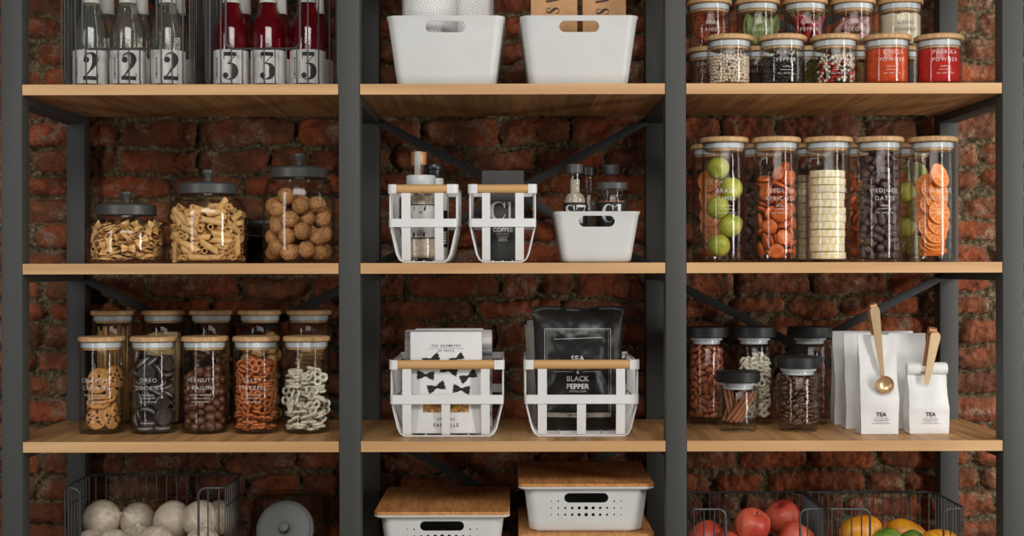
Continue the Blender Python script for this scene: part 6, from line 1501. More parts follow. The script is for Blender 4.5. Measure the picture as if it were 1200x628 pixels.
# ---------------------------------------------------------------- lidded boxes, bottom
def lidded_box(pxc, y0, zt, hb, label, holes=True, wpx=160, d=.285):
    k = K(y0); w = wpx*k
    t = thing('lidded_box', label, 'box', (WX(pxc, y0), y0+d/2, zt-hb), 0, 'white boxes with wooden lids')
    hs = []
    body_h = hb-.0085; zc = body_h-.0185
    if holes:
        for row, dz in enumerate((0, .0125, .0250)):
            for i in range(-5, 6):
                if row == 0 and abs(i) < 4: continue
                hs.append((i*8.25*k, zc-.0060-dz, max(.0011, .0034-.00045*abs(i))))
    me = bin_mesh(133*k, d*.84, 146*k, d*.93, body_h, .018, .020, .0026, (0, zc, 52*k, 11.6*k), hs, 'box_body')
    obj('box_body', me, parent=t)
    r = .014
    obj('lid_rim', MB().loft([rrect(w-.010, d-.010, r, 7, 0, 0, body_h-.003), rrect(w-.002, d-.002, r, 7, 0, 0, body_h-.001), rrect(w, d, r, 7, 0, 0, body_h+.0005), rrect(w, d, r, 7, 0, 0, body_h+.003)]), WHITE, t, label='white lip under the lid')
    obj('lid', MB().loft([rrect(w-.0002, d-.0002, r, 7, 0, 0, body_h+.003), rrect(w, d, r, 7, 0, 0, body_h+.0035), rrect(w, d, r, 7, 0, 0, hb-.0012), rrect(w-.002, d-.002, r-.001, 7, 0, 0, hb)]), BAMBOO_TOP, t, label='flat wooden lid')
    return t
lidded_box(517, .03, ZC-.4344, .0895, 'white perforated box with wooden lid, upper one of the left stack')
lidded_box(517, .03, ZC-.4344-.0897, .0950, 'white box with wooden lid, lower one of the left stack')
lidded_box(687, .03, ZC-.3845, .0895, 'white perforated box with wooden lid, upper one of the right stack')
lidded_box(687, .03, ZC-.3845-.0897, .1450, 'deep white box with wooden lid, lower one of the right stack')

# ================================================================== RIGHT BAY
# ---------------------------------------------------------------- spice jars, top shelf
ys = .062; HS = .0912; RS = .0402
def spice(px, y, z, label, group, lines=()): return bamboo_jar(px, y, 57 if y < .1 else 52.2, HS, z, label, group, lines, RS)
def sl(a, b, c='CORN'): return lines4(a, b, c, .0545, .0100)
GF, GB, GU = 'front row of spice jars', 'back row of spice jars', 'upper tier of spice jars'
w1, _ = spice(855, ys, Z1, 'glass spice jar of white peppercorns, leftmost of the front row', GF, sl('WHITE', 'PEPPER'))
w2, _ = spice(917, ys, Z1, 'glass spice jar of black peppercorns, second in the front row', GF, sl('BLACK', 'PEPPER'))
w3, _ = spice(978.5, ys, Z1, 'glass spice jar of mixed peppercorns, middle of the front row', GF, sl('MIX', 'PEPPER'))
w4, _ = spice(1039.5, ys, Z1, 'glass spice jar of orange chilli powder in the front row', GF, sl('CHILLI', 'POWDER', 'RED HOT'))
w5, _ = spice(1100.5, ys, Z1, 'glass spice jar of red paprika powder, rightmost of the front row', GF, sl('PAPRIKA', 'POWDER', 'SMOKED'))
scatter('pepper', WPEP, w1, 'white peppercorn in the leftmost front spice jar', 'peppercorn', 'white peppercorns in the spice jar', dz=.005, zsc=1.0)
scatter('pepper', BPEP, w2, 'black peppercorn in the second front spice jar', 'peppercorn', 'black peppercorns in the spice jar', dz=.005, flip=True)
n0 = len(scene.objects)
P3 = [WPEP, RPEP, BPEP, WPEP, RPEP, WPEP, BPEP]
base = w3.location + Vector((0, 0, .005))
for i, (p, e) in enumerate(poses('pepper')):
    q = rng.choice([0, 0, 0, 1, 1, 2, 2]); src = (WPEP, RPEP, BPEP)[q]; cn = ('white', 'pink', 'black')[q]
    o = copy_tree(src); v = Matrix.Rotation(.3, 3, 'Z') @ Vector(p); o.location = base + v; o.rotation_euler = e
    tag(o, f'{cn} peppercorn in the middle front jar of mixed pepper', 'peppercorn', f'{cn} peppercorns in the mixed pepper jar')
def core(jar, R, h, mat, name, label, cat='spice', top=.0025, dz=.0046):
    """Loose powder or the unseen middle of a jar of grains."""
    mb = MB(); n = 44
    prof = [(0, 0), (R*.88, 0), (R, .0035)] + [(R, h*i/6) for i in range(1, 6)] + [(R, h)] + [(R*(1-i/6), h) for i in range(1, 6)] + [(0, h)]
    mb.lathe(prof, n)
    mb.v = [(x, y, z + (top*noise.noise(Vector((x*60, y*60, h*77+R))) if z > h-.0001 else 0)) for x, y, z in mb.v]
    o = obj(name, mb, mat, loc=jar.location + Vector((0, 0, dz)), smooth=70); tag(o, label, cat, None, 'stuff'); return o
grain = lambda n, c, c2: pm(n, srgb(*c), .7, 0, .2, 330, col2=srgb(*c2), bump=.8, bscale=330)
core(w1, .0265, .046, grain('white_pepper_core', (214, 194, 166), (130, 112, 92)), 'white_peppercorns', 'mass of white peppercorns inside the leftmost front spice jar')
core(w2, .0265, .046, grain('black_pepper_core', (44, 36, 30), (20, 17, 15)), 'black_peppercorns', 'mass of black peppercorns inside the second front spice jar')
core(w3, .0265, .046, grain('mixed_pepper_core', (70, 40, 36), (30, 22, 20)), 'mixed_peppercorns', 'mass of mixed peppercorns inside the middle front spice jar')
RI = RS-.0030
def powder(n, c, c2, sc=420, sp=None): return pm(n, srgb(*c), .9, 0, .2, sc, col2=srgb(*c2), bump=.5, bscale=500, speck=sp)
core(w4, RI, .0600, powder('chilli_powder', (224, 92, 30), (196, 62, 20), 300, (620, .60, srgb(90, 24, 10))), 'chilli_powder', 'orange chilli powder filling its jar in the front row', top=.002)
core(w5, RI, .0600, powder('paprika_powder', (206, 36, 24), (176, 24, 18), 300, (620, .60, srgb(96, 10, 10))), 'paprika_powder', 'red paprika powder filling the rightmost front spice jar', top=.002)
yk = .198
lows = [('CINNAMON', 'POWDER', 'brown cinnamon powder', (122, 62, 44), (92, 44, 32)), ('GROUND', 'MUSTARD', 'dark brown ground spice', (92, 58, 42), (66, 40, 30)), ('', '', 'green dried herbs', (134, 132, 58), (88, 94, 40)), ('', '', 'pale yellow dried ginger', (190, 156, 96), (140, 104, 54)), ('', '', 'greyish dried spice', (126, 112, 104), (84, 72, 66))]
UPX = (832, 888, 944, 1000, 1055.5)
for (a, b, w, c, c2), px in zip(lows, UPX):
    j, _ = spice(px, yk, Z1, f'glass spice jar of {w} in the lower back row', GB, sl(a, b, '') if a else ())
    core(j, RI, .055, grain(w.replace(' ', '_'), c, c2) if 'ginger' not in w else pm('ginger', srgb(*c), .7, 0, .3, 110, col2=srgb(*c2), bump=.8), w.split()[-2]+'_'+w.split()[-1], f'{w} filling a jar in the lower back row', top=.004)
ZU = Z1 + HS + .0006
ul = lambda a, b: [(a, .0405, .0098), (b, .0270, .0098)]
u1, _ = spice(UPX[0], yk, ZU, 'glass jar of star anise stacked in the upper tier, leftmost', GU, ul('STAR', 'ANISE'))
u2, _ = spice(UPX[1], yk, ZU, 'glass jar of green bay leaves stacked in the upper tier', GU, ul('BAY', 'LEAVES'))
u3, _ = spice(UPX[2], yk, ZU, 'glass jar of dried red chillies stacked in the upper tier', GU, ul('CHILLI', 'PEPPER'))
u4, _ = spice(UPX[3], yk, ZU, 'glass jar of pink garlic cloves stacked in the upper tier', GU, ul('GARLIC', 'CLOVES'))
u5, _ = spice(UPX[4], yk, ZU, 'glass jar of cream coloured powder stacked in the upper tier, rightmost', GU, ())
mb = MB()
for a, zz in (('GARLIC', .0405), ('POWDER', .0270)): round_text(mb, a, RS+.0004, 0, zz, .0090, .004, 1.12)
obj('printed_text', mb, GREYINK, u5, smooth=0, label='thin grey lettering')
core(u5, RI, .0565, powder('garlic_powder', (226, 216, 190), (206, 194, 164)), 'garlic_powder', 'cream powder filling the rightmost jar of the upper tier', top=.004)
scatter('pretsmall', STAR, u1, 'reddish star anise in the leftmost upper jar', 'spice', 'star anise in the upper jar', zmax=.058, sc=1.1, dz=.007)
def leaf_mb():
    mb = MB(); f = lambda s: (lambda u, v: (.0105*math.sin(PI*min(1, .04+v*.96))**.8*(u-.5)*2, .004*math.sin(v*2.2)-.0025*(abs(u-.5)*2)**1.5 + s, v*.062))
    mb.grid(f(0), 6, 14); mb.grid(f(.0005), 6, 14); return mb
LEAF = proto('bay_leaf', leaf_mb(), pm('bay_leaf', srgb(146, 158, 92), .5, 0, .2, 70, col2=srgb(106, 120, 62), rand=.2), 70)
for x, y, a, b, c, z in ((-19, -14, 6, -.12, .5, 0), (-8, -22, -5, .22, .0, 4), (-2, -16, 3, -.25, -.3, 6), (8, -18, 0, .12, .2, -4), (18, -20, -8, .26, -.5, 2), (24, -12, -4, .16, .8, 2), (-12, -5, 4, -.3, .9, -6), (3, -6, 2, .02, -.8, -2), (13, 2, 0, .18, .3, -3), (-4, 10, 0, -.1, 0, 0)):
    o = copy_tree(LEAF); o.location = u2.location + Vector((x, y, 6))/1000; o.rotation_euler = (math.radians(a), b, c); o.scale = (1, 1, .96+z*.006)
    tag(o, 'green bay leaf standing in its jar in the upper tier', 'leaf', 'bay leaves in the upper jar')
def chil_mb():
    mb = MB(); P = [(.006*math.sin(t*2.2)-.003, 0, -.026+.052*t) for t in [i/14 for i in range(15)]]
    mb.tube(P, [.0004+.0048*math.sin(min(1, .12+t*1.0)*PI*.55)**1.0*(1 if t < .93 else .72) for t in [i/14 for i in range(15)]], 12); return mb
CHM = pm('dried_chilli', srgb(158, 30, 28), .3, 0, .2, 60, rand=.3, bump=.2)
CHIL = proto('red_chilli', chil_mb(), CHM, 70)
stem = bpy.data.objects.new('stem', MB().tube([(.0017, 0, .025), (.002, 0, .032), (.0045, 0, .038)], [.0026, .0011, .0009], 8).mesh('stem', pm('chilli_stem', srgb(104, 120, 60), .6))); kids(CHIL, stem)
for x, y, z, a, b, c in ((-20, -16, 32, .2, -.35, .2), (-10, -22, 36, .0, -.5, .4), (-1, -23, 22, .1, .15, 0), (6, -24, 36, -.1, -.9, .3), (14, -20, 24, 0, .1, .8), (20, -14, 33, .2, .35, 0), (-16, -10, 18, 0, .3, .5), (-4, -12, 38, .4, -1.1, 0), (8, -8, 30, 0, .7, 2), (16, -2, 40, .2, -.6, 1), (-12, 2, 34, .2, .4, 1), (2, 8, 30, 0, -.4, 2)):
    o = copy_tree(CHIL); o.location = u3.location + Vector((x, y, z+4))/1000; o.rotation_euler = (a, b, c); o.scale = (.98,)*3
    tag(o, 'dried red chilli in its jar in the upper tier', 'chilli', 'red chillies in the upper jar')
GARM = pm('garlic_skin', srgb(206, 170, 164), .45, 0, .2, 60, stretch=(1, 1, .15), col2=srgb(170, 112, 116), rand=.2)
def clove_fn(v):
    t = (v.z+1)/2; k = 1.05-.55*t**1.6; w = Vector((v.x*k, v.y*k*.85+.18*v.z*v.z, v.z)); return w
CLOVE = proto('garlic_clove', ell(.0105, .0095, .0150, 18, clove_fn, 14), GARM, 70)
for x, y, z, a, b, c in ((-20, -15, 14, .4, .6, 0), (-2, -23, 12, 1.3, .3, .5), (15, -18, 13, .9, -.7, .2), (-12, -20, 33, 1.4, .8, .7), (8, -22, 33, 1.5, -.6, -.4), (23, -8, 30, .3, .4, 1), (-24, 0, 34, .6, .2, 1), (0, -4, 46, 1.4, .2, 1.3), (12, 4, 44, 1.2, .9, .1), (-10, 8, 42, .9, 1.3, .4), (2, 6, 14, 1, 1, 1), (18, -14, 46, 1.5, 1.0, .3)):
    o = copy_tree(CLOVE); o.location = u4.location + Vector((x, y, z+4))/1000; o.rotation_euler = (a, b, c)
    tag(o, 'pinkish garlic clove in its jar in the upper tier', 'garlic', 'garlic cloves in the upper jar')

# ---------------------------------------------------------------- tall jars, second shelf
yt = .078; HT = .2252; RT = .0398
def tall(px, y, label, group, lines=()): return bamboo_jar(px, y, 57 if y < .1 else 52.5, HT, Z2, label, group, lines, RT)
def tl(a, b, c): return lines4(a, b, c, .1245, .0106)
TF, TB = 'front row of tall jars', 'back row of tall jars'
t1, _ = tall(848.5, yt, 'tall glass jar of green limes, leftmost of the front row', TF, tl('BRAZIL', 'LIMES', 'FRESH'))
t2, _ = tall(910, yt, 'tall glass jar of dried apricots, second in the front row', TF, tl('SEEDLESS', 'APRICOTS', 'DRIED'))
t3, _ = tall(970.5, yt, 'tall glass jar of stacked pineapple slices, middle of the front row', TF, tl('PINEAPPLE', 'SLICES', 'DRIED'))
t4, _ = tall(1030.5, yt, 'tall glass jar of dark dates, fourth in the front row', TF, tl('MEDJOOL', 'DATES', 'DRIED'))
t5, _ = tall(1093, yt, 'tall glass jar of dried orange slices, rightmost of the front row', TF, tl('ORANGE', 'SLICES', 'DRIED'))
def limes(jar, words, flip=1):
    k = K(yt)
    for px, py, dy, r in ((844.5, 289, -.005, (1.2, .3, .2)), (857, 265.5, -.004, (.3, 1.1, .4)), (843.5, 244.5, -.007, (.9, -.5, 1)), (857.5, 222.5, -.008, (.2, .8, 2)), (844, 198.5, -.004, (1.4, .9, 0))):
        o = copy_tree(LIME); o.location = (jar.location.x + flip*(px-850.5)*k*1.12, jar.location.y+dy, WZ(py, yt)+.001); o.rotation_euler = r
        o.scale = (1.02,)*3
        tag(o, words, 'lime', words.replace('green lime', 'limes'))
limes(t1, 'green lime in the leftmost tall front jar')
scatter('apricot', APR, t2, 'dried apricot in the second tall front jar', 'apricot', 'apricots in the front jar', zsc=1.06, dz=.006)
def pines(jar, words, grp):
    for i in range(12):
        o = copy_tree(PINE); o.location = jar.location + Vector((rng.uniform(-.0022, .0022)+(.002 if i == 5 else -.001), rng.uniform(-.002, .002), .0055+.0066+i*.01335)); o.rotation_euler = (rng.uniform(-.012, .012), rng.uniform(-.018, .018), i*1.9); o.scale = (1, 1, .98)
        tag(o, words, 'pineapple', grp)
pines(t3, 'thick pineapple slice stacked in the tall middle front jar', 'pineapple slices in the front jar')
scatter('date', DATE, t4, 'dark wrinkled date in the fourth tall front jar', 'date', 'dates in the front jar', sc=.99)
OR = [(1, -26, 46, 72, 8), (-3, -21, 40, 66, -4), (8, -24, 62, 76, 12), (-10, -20, 58, 72, -18), (-13, -12, 76, 78, -30), (9, -26, 82, 80, 16), (-5, -17, 98, 76, -10), (5, -19, 106, 78, 10), (-15, -8, 104, 80, -38), (10, -17, 120, 80, 22), (-2, -12, 124, 77, 2), (-13, -5, 132, 80, -34),
      (12, -21, 147, 70, 30), (14, -16, 151, 72, 34), (0, -12, 30, 58, 5), (-4, -6, 26, 50, -10), (6, -4, 19, 20, 10), (2, -2, 13, 8, 0), (-3, 2, 9, 4, 0), (0, 8, 60, 82, 0), (0, 10, 110, 84, 10), (-6, 4, 84, 80, -20)]
def oranges(jar, words, grp, flip=1):
    for x, y, z, a, c in OR:
        o = copy_tree(ORANGE); d = math.radians(a)
        yy = y + 6; 
        o.location = jar.location + Vector((flip*x*.75, yy*.78, z+5+ (2 if z > 20 else 0)))/1000; o.rotation_euler = (d, 0, math.radians(c*flip)); o.scale = (.93,)*3
        tag(o, words, 'orange slice', grp)
oranges(t5, 'dried orange slice in the rightmost tall front jar', 'orange slices in the front jar')
yu = .212
BPX = (836, 893.5, 950.5, 1008, 1066)
b1_, _ = tall(BPX[0], yu, 'tall back jar of orange slices, behind the limes', TB)
b2_, _ = tall(BPX[1], yu, 'tall back jar of dates, between the limes and apricots', TB)
b3_, _ = tall(BPX[2], yu, 'tall back jar of pineapple slices, behind the apricots and pineapple', TB)
b4_, _ = tall(BPX[3], yu, 'tall back jar of apricots, behind the dates', TB)
b5_, _ = tall(BPX[4], yu, 'tall back jar of limes, between the dates and orange slices', TB)
oranges(b1_, 'dried orange slice in the back jar behind the limes', 'orange slices in the back jar', -1)
scatter('date', DATE, b2_, 'dark date in the back jar between limes and apricots', 'date', 'dates in the back jar', flip=True, zmax=.165)
pines(b3_, 'pineapple slice stacked in the tall back jar', 'pineapple slices in the back jar')
scatter('apricot', APR, b4_, 'dried apricot in the back jar behind the dates', 'apricot', 'apricots in the back jar', flip=True, dz=.006)
limes(b5_, 'green lime in the back jar between dates and orange slices', -1)

# ---------------------------------------------------------------- black lid canisters, third shelf
yb = .262
BL = 'glass canisters with black lids'
c1, _ = black_lid_jar(827.5, yb, 44.5, 51, .1895, Z3, 'tall black-lidded canister of almonds beside the right middle post', BL)
c2, _ = black_lid_jar(883.5, yb, 44.5, 51, .1895, Z3, 'tall black-lidded canister of cream pretzels behind the cinnamon sticks', BL)
c3, _ = black_lid_jar(949, yb, 44.5, 51, .1895, Z3, 'tall black-lidded canister of dark nuts behind the roasted beans', BL)
yc = .15
c4, _ = black_lid_jar(864.5, yc, 49, 51.5, .1118, Z3, 'short black-lidded canister of cinnamon sticks in front', BL)
c5, _ = black_lid_jar(935, yc, 50, 52, .1382, Z3, 'medium black-lidded canister of roasted beans in front', BL)
scatter('almond', ALM, c1, 'brown almond in the tall canister beside the post', 'almond', 'almonds in the canister', dz=.0125)
scatter('pretsmall', YPRET, c2, 'cream pretzel in the tall black-lidded canister', 'pretzel', 'cream pretzels in the canister', dz=.0125, zsc=1.12, sc=1.0)
scatter('hazel', HAZ, c3, 'dark round nut in the canister behind the roasted beans', 'nut', 'dark nuts in the canister', dz=.0125, zsc=1.0)
scatter('bean', BEAN, c5, 'roasted brown bean in the medium canister', 'bean', 'roasted beans in the canister', dz=.0125)
def cin_mb():
    mb = MB(); L = .068
    sp = []
    for sgn in (1, -1):
        for i in range(13):
            t = i/12; r = .0046*(1-.62*t); a = t*5.2; sp.append((sgn*(.0034-r*math.cos(a)*1.0) , r*math.sin(a)))
    prof = [p for p in sp[:13]]
    th = .0008
    A_ = [(x, y) for x, y in prof]; B_ = [(x*.86+.0004, y*.82) for x, y in prof]
    loop = A_ + list(reversed(B_))
    mb.loft([[(x, y, -L/2) for x, y in loop], [(x, y, L/2) for x, y in loop]])
    A2 = [(-x, y) for x, y in A_]; B2 = [(-x, y) for x, y in B_]; loop = A2 + list(reversed(B2))
    mb.loft([[(x, y, -L/2) for x, y in loop], [(x, y, L/2) for x, y in loop]])
    return mb
CIN = proto('cinnamon_stick', cin_mb(), pm('cinnamon_bark', srgb(166, 104, 68), .65, 0, .25, 120, stretch=(1, 1, .15), bump=.3, rand=.2), 40)
for x, y, z, a, b, c in ((-2, -26, 33, .06, .62, 0), (9, -24, 32, .05, .66, .2), (15, -17, 33, .05, .55, .5), (-20, -15, 35, -.1, -.18, 0), (-13, -8, 36, .1, -.3, .6), (-3, -8, 35, .1, .25, 1), (6, -2, 36, 0, -.4, 1.3), (17, 4, 34, .15, .2, .4), (-14, 10, 34, .1, .3, .3), (2, 14, 34, -.1, -.2, 2)):
    o = copy_tree(CIN); o.location = c4.location + Vector((x*.9, y*.9, z+13.0))/1000; o.rotation_euler = (a, b, c); o.scale = (.92,)*3
    tag(o, 'rolled cinnamon stick in the short black-lidded canister', 'cinnamon', 'cinnamon sticks in the canister')

# ---------------------------------------------------------------- tea bags
def tea_bag(px0, px1, y, pyt, d, label, top='flat', front=True, seed=1, group=None):
    x0, x1 = WX(px0, y), WX(px1, y); w = x1-x0; h = WZ(pyt, y+d*.4)-Z3
    t = thing('tea_bag', label, 'bag', ((x0+x1)/2, y, Z3+.0004), 0, group)
    zs = [0, .0015, .004] + [h*i/26 for i in range(1, 27)]
    secs = []; NF = 12
    for z in zs:
        v = z/h; dd = d*(1 if v < .35 else max(.07, 1-((v-.35)/.62)**1.15 if v < .97 else .07)); dd = max(dd, .0022)
        y0 = (d-dd)*.55; e = .0015 if z < .001 else 0
        g = dd*.26*min(1, v*3)
        ww = w*(1 - .02*math.sin(v*9+seed) - (.015 if .4 < v < .7 else 0))
        def nz(x, k): 
            return (noise.noise(Vector((x*30, z*26, seed*7+k)))*.0034 + noise.noise(Vector((x*9, z*70, seed*3+k)))*.0014)*min(1, v*5)*(1 if v < .93 else .4)
        s = []
        for i in range(NF+1):
            x = -ww/2+e + (ww-2*e)*i/NF; s.append((x, y0 + e + nz(x, 0) - .003*math.sin(PI*i/NF)*math.sin(PI*min(1, v*1.15))*1.0, z))
        n2 = noise.noise(Vector((2, z*45, seed)))*.003; n3 = noise.noise(Vector((9, z*45, seed)))*.003
        s += [(ww/2-e-g*.5+n2*.3, y0+dd*.25, z), (ww/2-e-g+n2, y0+dd*.5, z), (ww/2-e-g*.5, y0+dd*.75, z)]
        for i in range(NF+1):
            x = ww/2-e - (ww-2*e)*i/NF; s.append((x, y0+dd-e*.3, z))
        s += [(-ww/2+e+g*.5+n3*.3, y0+dd*.75, z), (-ww/2+e+g+n3, y0+dd*.5, z), (-ww/2+e+g*.5, y0+dd*.25, z)]
        secs.append(s)
    obj('bag_body', MB().loft(secs), PAPER, t, smooth=42)
    if top == 'roll':
        r = .0115; P = [(0.0 + r*1.05*math.cos(a)*(1-.05*a/6), r*.95*math.sin(a)*(1-.05*a/6)) for a in [2*PI*i/26 for i in range(27)]]
        mb = MB(); secs = []
        for x, q in ((-w/2-.0006, .97), (-w/2+.001, 1), (-w/6, 1.03), (w/6, .98), (w/2-.001, 1), (w/2+.0006, .97)):
            secs.append([(x, d*.42+a*q*.8, h-.0115+b*q) for a, b in P[:-1]])
        mb.loft(secs); obj('rolled_top', mb, PAPER, t, label='rolled down top edge')
    if front:
        yy = None
        def fy(x, z): 
            v = z/h; dd = d*(1 if v < .35 else 1-((v-.35)/.62)**1.15); i = (x/w+.5)
            return (d-dd)*.55 + (noise.noise(Vector((x*30, z*26, seed*7)))*.0034 + noise.noise(Vector((x*9, z*70, seed*3)))*.0014)*min(1, v*5) - .003*math.sin(PI*min(1, max(0, i)))*math.sin(PI*min(1, v*1.15)) - .0012
        mb = MB(); zt_ = WZ(488.7, y)-Z3
        cx = WX((px0+px1)/2+1.2, y)-t.location.x
        def put(vs, fs): mb.add([(x, fy(x, z), z) for x, z in vs], fs)
        vs, fs, _ = text_geo('TEA', .0102, .022, 1.0); put([(a+cx, b+zt_) for a, b in vs], fs)
        vs, fs, _ = text_geo('FINEST LEAF BLEND', .0026, 0, 1.15); put([(a+cx, b+zt_-.0045) for a, b in vs], fs)
        n = 10
        def rule(z, ww, tt):
            q = []
            for i in range(n+1): x = cx-ww/2+ww*i/n; q += [(x, z), (x, z+tt)]
            put(q, [(2*i, 2*i+1, 2*i+3, 2*i+2) for i in range(n)])
        rule(zt_-.0072, .029, .0006)
        vs, fs, _ = text_geo('NET WEIGHT 100 G', .0024, 0, 1.1); put([(a+cx, b+zt_-.0112) for a, b in vs], fs)
        rule(zt_-.0134, .033, .0005)
        obj('printed_text', mb, INK, t, smooth=0, label='small black lettering')
    return t, h
TG = 'white tea bags'
tea_bag(978, 1024, .232, 389, .034, 'plain white bag farthest back at the left of the group', front=False, seed=4, group=TG)
tea_bag(1028, 1073, .236, 389, .034, 'plain white bag farthest back, behind the gold scoop', front=False, seed=5, group=TG)
tea_bag(991, 1036, .160, 391.5, .036, 'plain white bag just behind the tall tea bag', front=False, seed=6, group=TG)
tea_bag(1044, 1088, .164, 391.5, .036, 'plain white bag just behind the small rolled tea bag', front=False, seed=7, group=TG)
tg, hA = tea_bag(1008.5, 1053, .080, 393.5, .042, 'tall white bag lettered TEA with a gold scoop clipped on', seed=1, group=TG)
ts, hB = tea_bag(1065.5, 1112, .084, 426, .038, 'small white bag lettered TEA with its top rolled down', top='roll', seed=2, group=TG)

# ---------------------------------------------------------------- gold scoop clips
def handle_mb(p0, p1, w0, w1, y0, y1, th, n=10):
    """A flat bar from p0 to p1 (photo x, z) with rounded ends, tapering from w0 to w1."""
    a = Vector((p0[0], p0[1])); b = Vector((p1[0], p1[1])); d = (b-a); L_ = d.length; d.normalize(); nrm = Vector((-d.y, d.x))
    out = []
    for k in range(n+1):
        q = PI/2 + PI*k/n; out.append(a + d*(w0/2*(1+math.cos(q))) + nrm*(w0/2*math.sin(q)))
    for k in range(5):
        q = -PI/2 + PI*k/4; out.append(b + d*(w1*.25*math.cos(q)-w1*.25) + nrm*(w1/2*math.sin(q)))
    secs = []
    cen = (a+b)/2
    for yy, s in ((0, .93), (.0006, 1), (th-.0006, 1), (th, .93)):
        ring = []
        for p in out:
            t_ = min(1, max(0, (p-a).dot(d)/L_)); ctr = a + d*t_*L_
            q = ctr + (p-ctr)*s; ring.append((q.x, y0+(y1-y0)*t_+yy, q.y))
        secs.append(ring)
    return MB().loft(secs)
ysc = .078
sc_ = thing('scoop_clip', 'gold coffee scoop clipped on the tall tea bag, bowl facing out', 'scoop', (WX(1030, ysc), ysc, WZ(420, ysc)))
X = lambda px: WX(px, ysc)-sc_.location.x
Zz = lambda py: WZ(py, ysc)-sc_.location.z
obj('handle', handle_mb((X(1025.6), Zz(359.5)), (X(1034.5), Zz(443)), .0185, .0062, .006, -.0005, .0022), GOLD, sc_)
obj('clip_spring', handle_mb((X(1023.4), Zz(360.5)), (X(1027.6), Zz(394)), .0160, .0120, .014, .018, .0020), COPPER, sc_, label='copper coloured rear prong of the clip')
obj('hinge', MB().tube([(X(1021), .0125, Zz(361)), (X(1029), .0125, Zz(359))], .0065, 14), COPPER, sc_)
R = .0155; prof = []
for i in range(13): a = PI/2*i/12; prof.append((R*math.sin(a), -R*math.cos(a)))
for i in range(13): a = PI/2*(12-i)/12; prof.append(((R-.0011)*math.sin(a), -(R-.0011)*math.cos(a)))
M = Matrix.Translation((X(1035.3), -.0095, Zz(451.2))) @ Matrix.Rotation(PI/2, 4, 'X') @ Matrix.Scale(.55, 4, (0, 0, 1))
bw = MB(); bw.lathe(prof, 40, 0, M); obj('bowl', bw, GOLD, sc_, label='round scoop bowl')
obj('bowl_rim', MB().tube([(X(1035.3)+R*math.cos(a), -.0095, Zz(451.2)+R*math.sin(a)) for a in [2*PI*i/40 for i in range(40)]], .0009, 6, closed=True), COPPER, sc_)
yq = .085
s2 = thing('scoop_clip', 'gold clip handle slanting up from the small rolled tea bag', 'scoop', (WX(1088, yq), yq, WZ(430, yq)))
X = lambda px: WX(px, yq)-s2.location.x
Zz = lambda py: WZ(py, yq)-s2.location.z
obj('handle', handle_mb((X(1097.5), Zz(389.5)), (X(1084.5), Zz(450.5)), .0195, .0098, .001, -.0042, .0022), GOLD, s2)
obj('clip_spring', handle_mb((X(1095), Zz(389)), (X(1083.6), Zz(440)), .0180, .0100, .010, .006, .0020), COPPER, s2, label='copper coloured rear prong of the clip')
obj('hinge', MB().tube([(X(1089), .0075, Zz(388)), (X(1098), .0075, Zz(389.5))], .0072, 14), COPPER, s2)

# ---------------------------------------------------------------- fruit baskets, bottom
yv = .05
wire_basket(WX(806, yv), WX(964, yv), yv, .235, Z4+.0004, .1875, (WX(850, yv), WX(937, yv)), .06, 'dark wire basket of red apples on the bottom right shelf', step=.0195)
wire_basket(WX(968, yv), WX(1131, yv), yv, .235, Z4+.0004, .1875, (WX(1019, yv), WX(1105, yv)), .06, 'dark wire basket of yellow and green mangoes, at the far right', step=.0195)
m, nt, N, L = nodes_of('apple_skin'); out_ = N('ShaderNodeOutputMaterial'); p_ = N('ShaderNodeBsdfPrincipled'); L(p_.outputs[0], out_.inputs[0])
tc = N('ShaderNodeTexCoord'); mp = N('ShaderNodeMapping'); mp.inputs['Scale'].default_value = (1, 1, .25); L(tc.outputs['Object'], mp.inputs[0])
oi = N('ShaderNodeObjectInfo'); ad = N('ShaderNodeVectorMath'); L(mp.outputs[0], ad.inputs[0]); L(oi.outputs['Location'], ad.inputs[1])
n1 = N('ShaderNodeTexNoise'); n1.inputs['Scale'].default_value = 26; n1.inputs['Detail'].default_value = 3; L(ad.outputs[0], n1.inputs[0])
c_ = N('ShaderNodeValToRGB'); L(n1.outputs['Fac'], c_.inputs[0]); e_ = c_.color_ramp.elements; e_[0].position = .36; e_[0].color = (*srgb(180, 58, 48), 1); e_[1].position = .66; e_[1].color = (*srgb(212, 108, 78), 1)
n2 = N('ShaderNodeTexNoise'); n2.inputs['Scale'].default_value = 260; L(mp.outputs[0], n2.inputs[0]); r2 = N('ShaderNodeValToRGB'); r2.color_ramp.elements[0].position = .68; r2.color_ramp.elements[1].position = .74; L(n2.outputs['Fac'], r2.inputs[0])
mx = N('ShaderNodeMix'); mx.data_type = 'RGBA'; L(r2.outputs[0], mx.inputs['Factor']); L(c_.outputs[0], mx.inputs[6]); mx.inputs[7].default_value = (*srgb(214, 150, 110), 1)
L(mx.outputs[2], p_.inputs['Base Color']); p_.inputs['Roughness'].default_value = .42
APM = m
ap = MB().lathe([(0, -.0245), (.006, -.0262), (.012, -.0275), (.019, -.0262), (.026, -.0205), (.0315, -.010), (.0338, .002), (.0332, .012), (.0295, .0215), (.0225, .0278), (.0145, .0298), (.0082, .0280), (.004, .0235), (.0015, .0200), (0, .0192)], 40)
ap.v = [(x*(1+.018*math.cos(5*math.atan2(y, x))), y*(1+.018*math.cos(5*math.atan2(y, x))), z) for x, y, z in ap.v]
APPLE = proto('red_apple', ap, APM, 80)
_s = bpy.data.objects.new('stem', MB().tube([(0, 0, .019), (.0006, .0004, .027), (.003, .001, .0335)], [.0013, .0010, .0014], 8).mesh('stem', pm('apple_stem', srgb(70, 48, 30), .8))); kids(APPLE, _s)
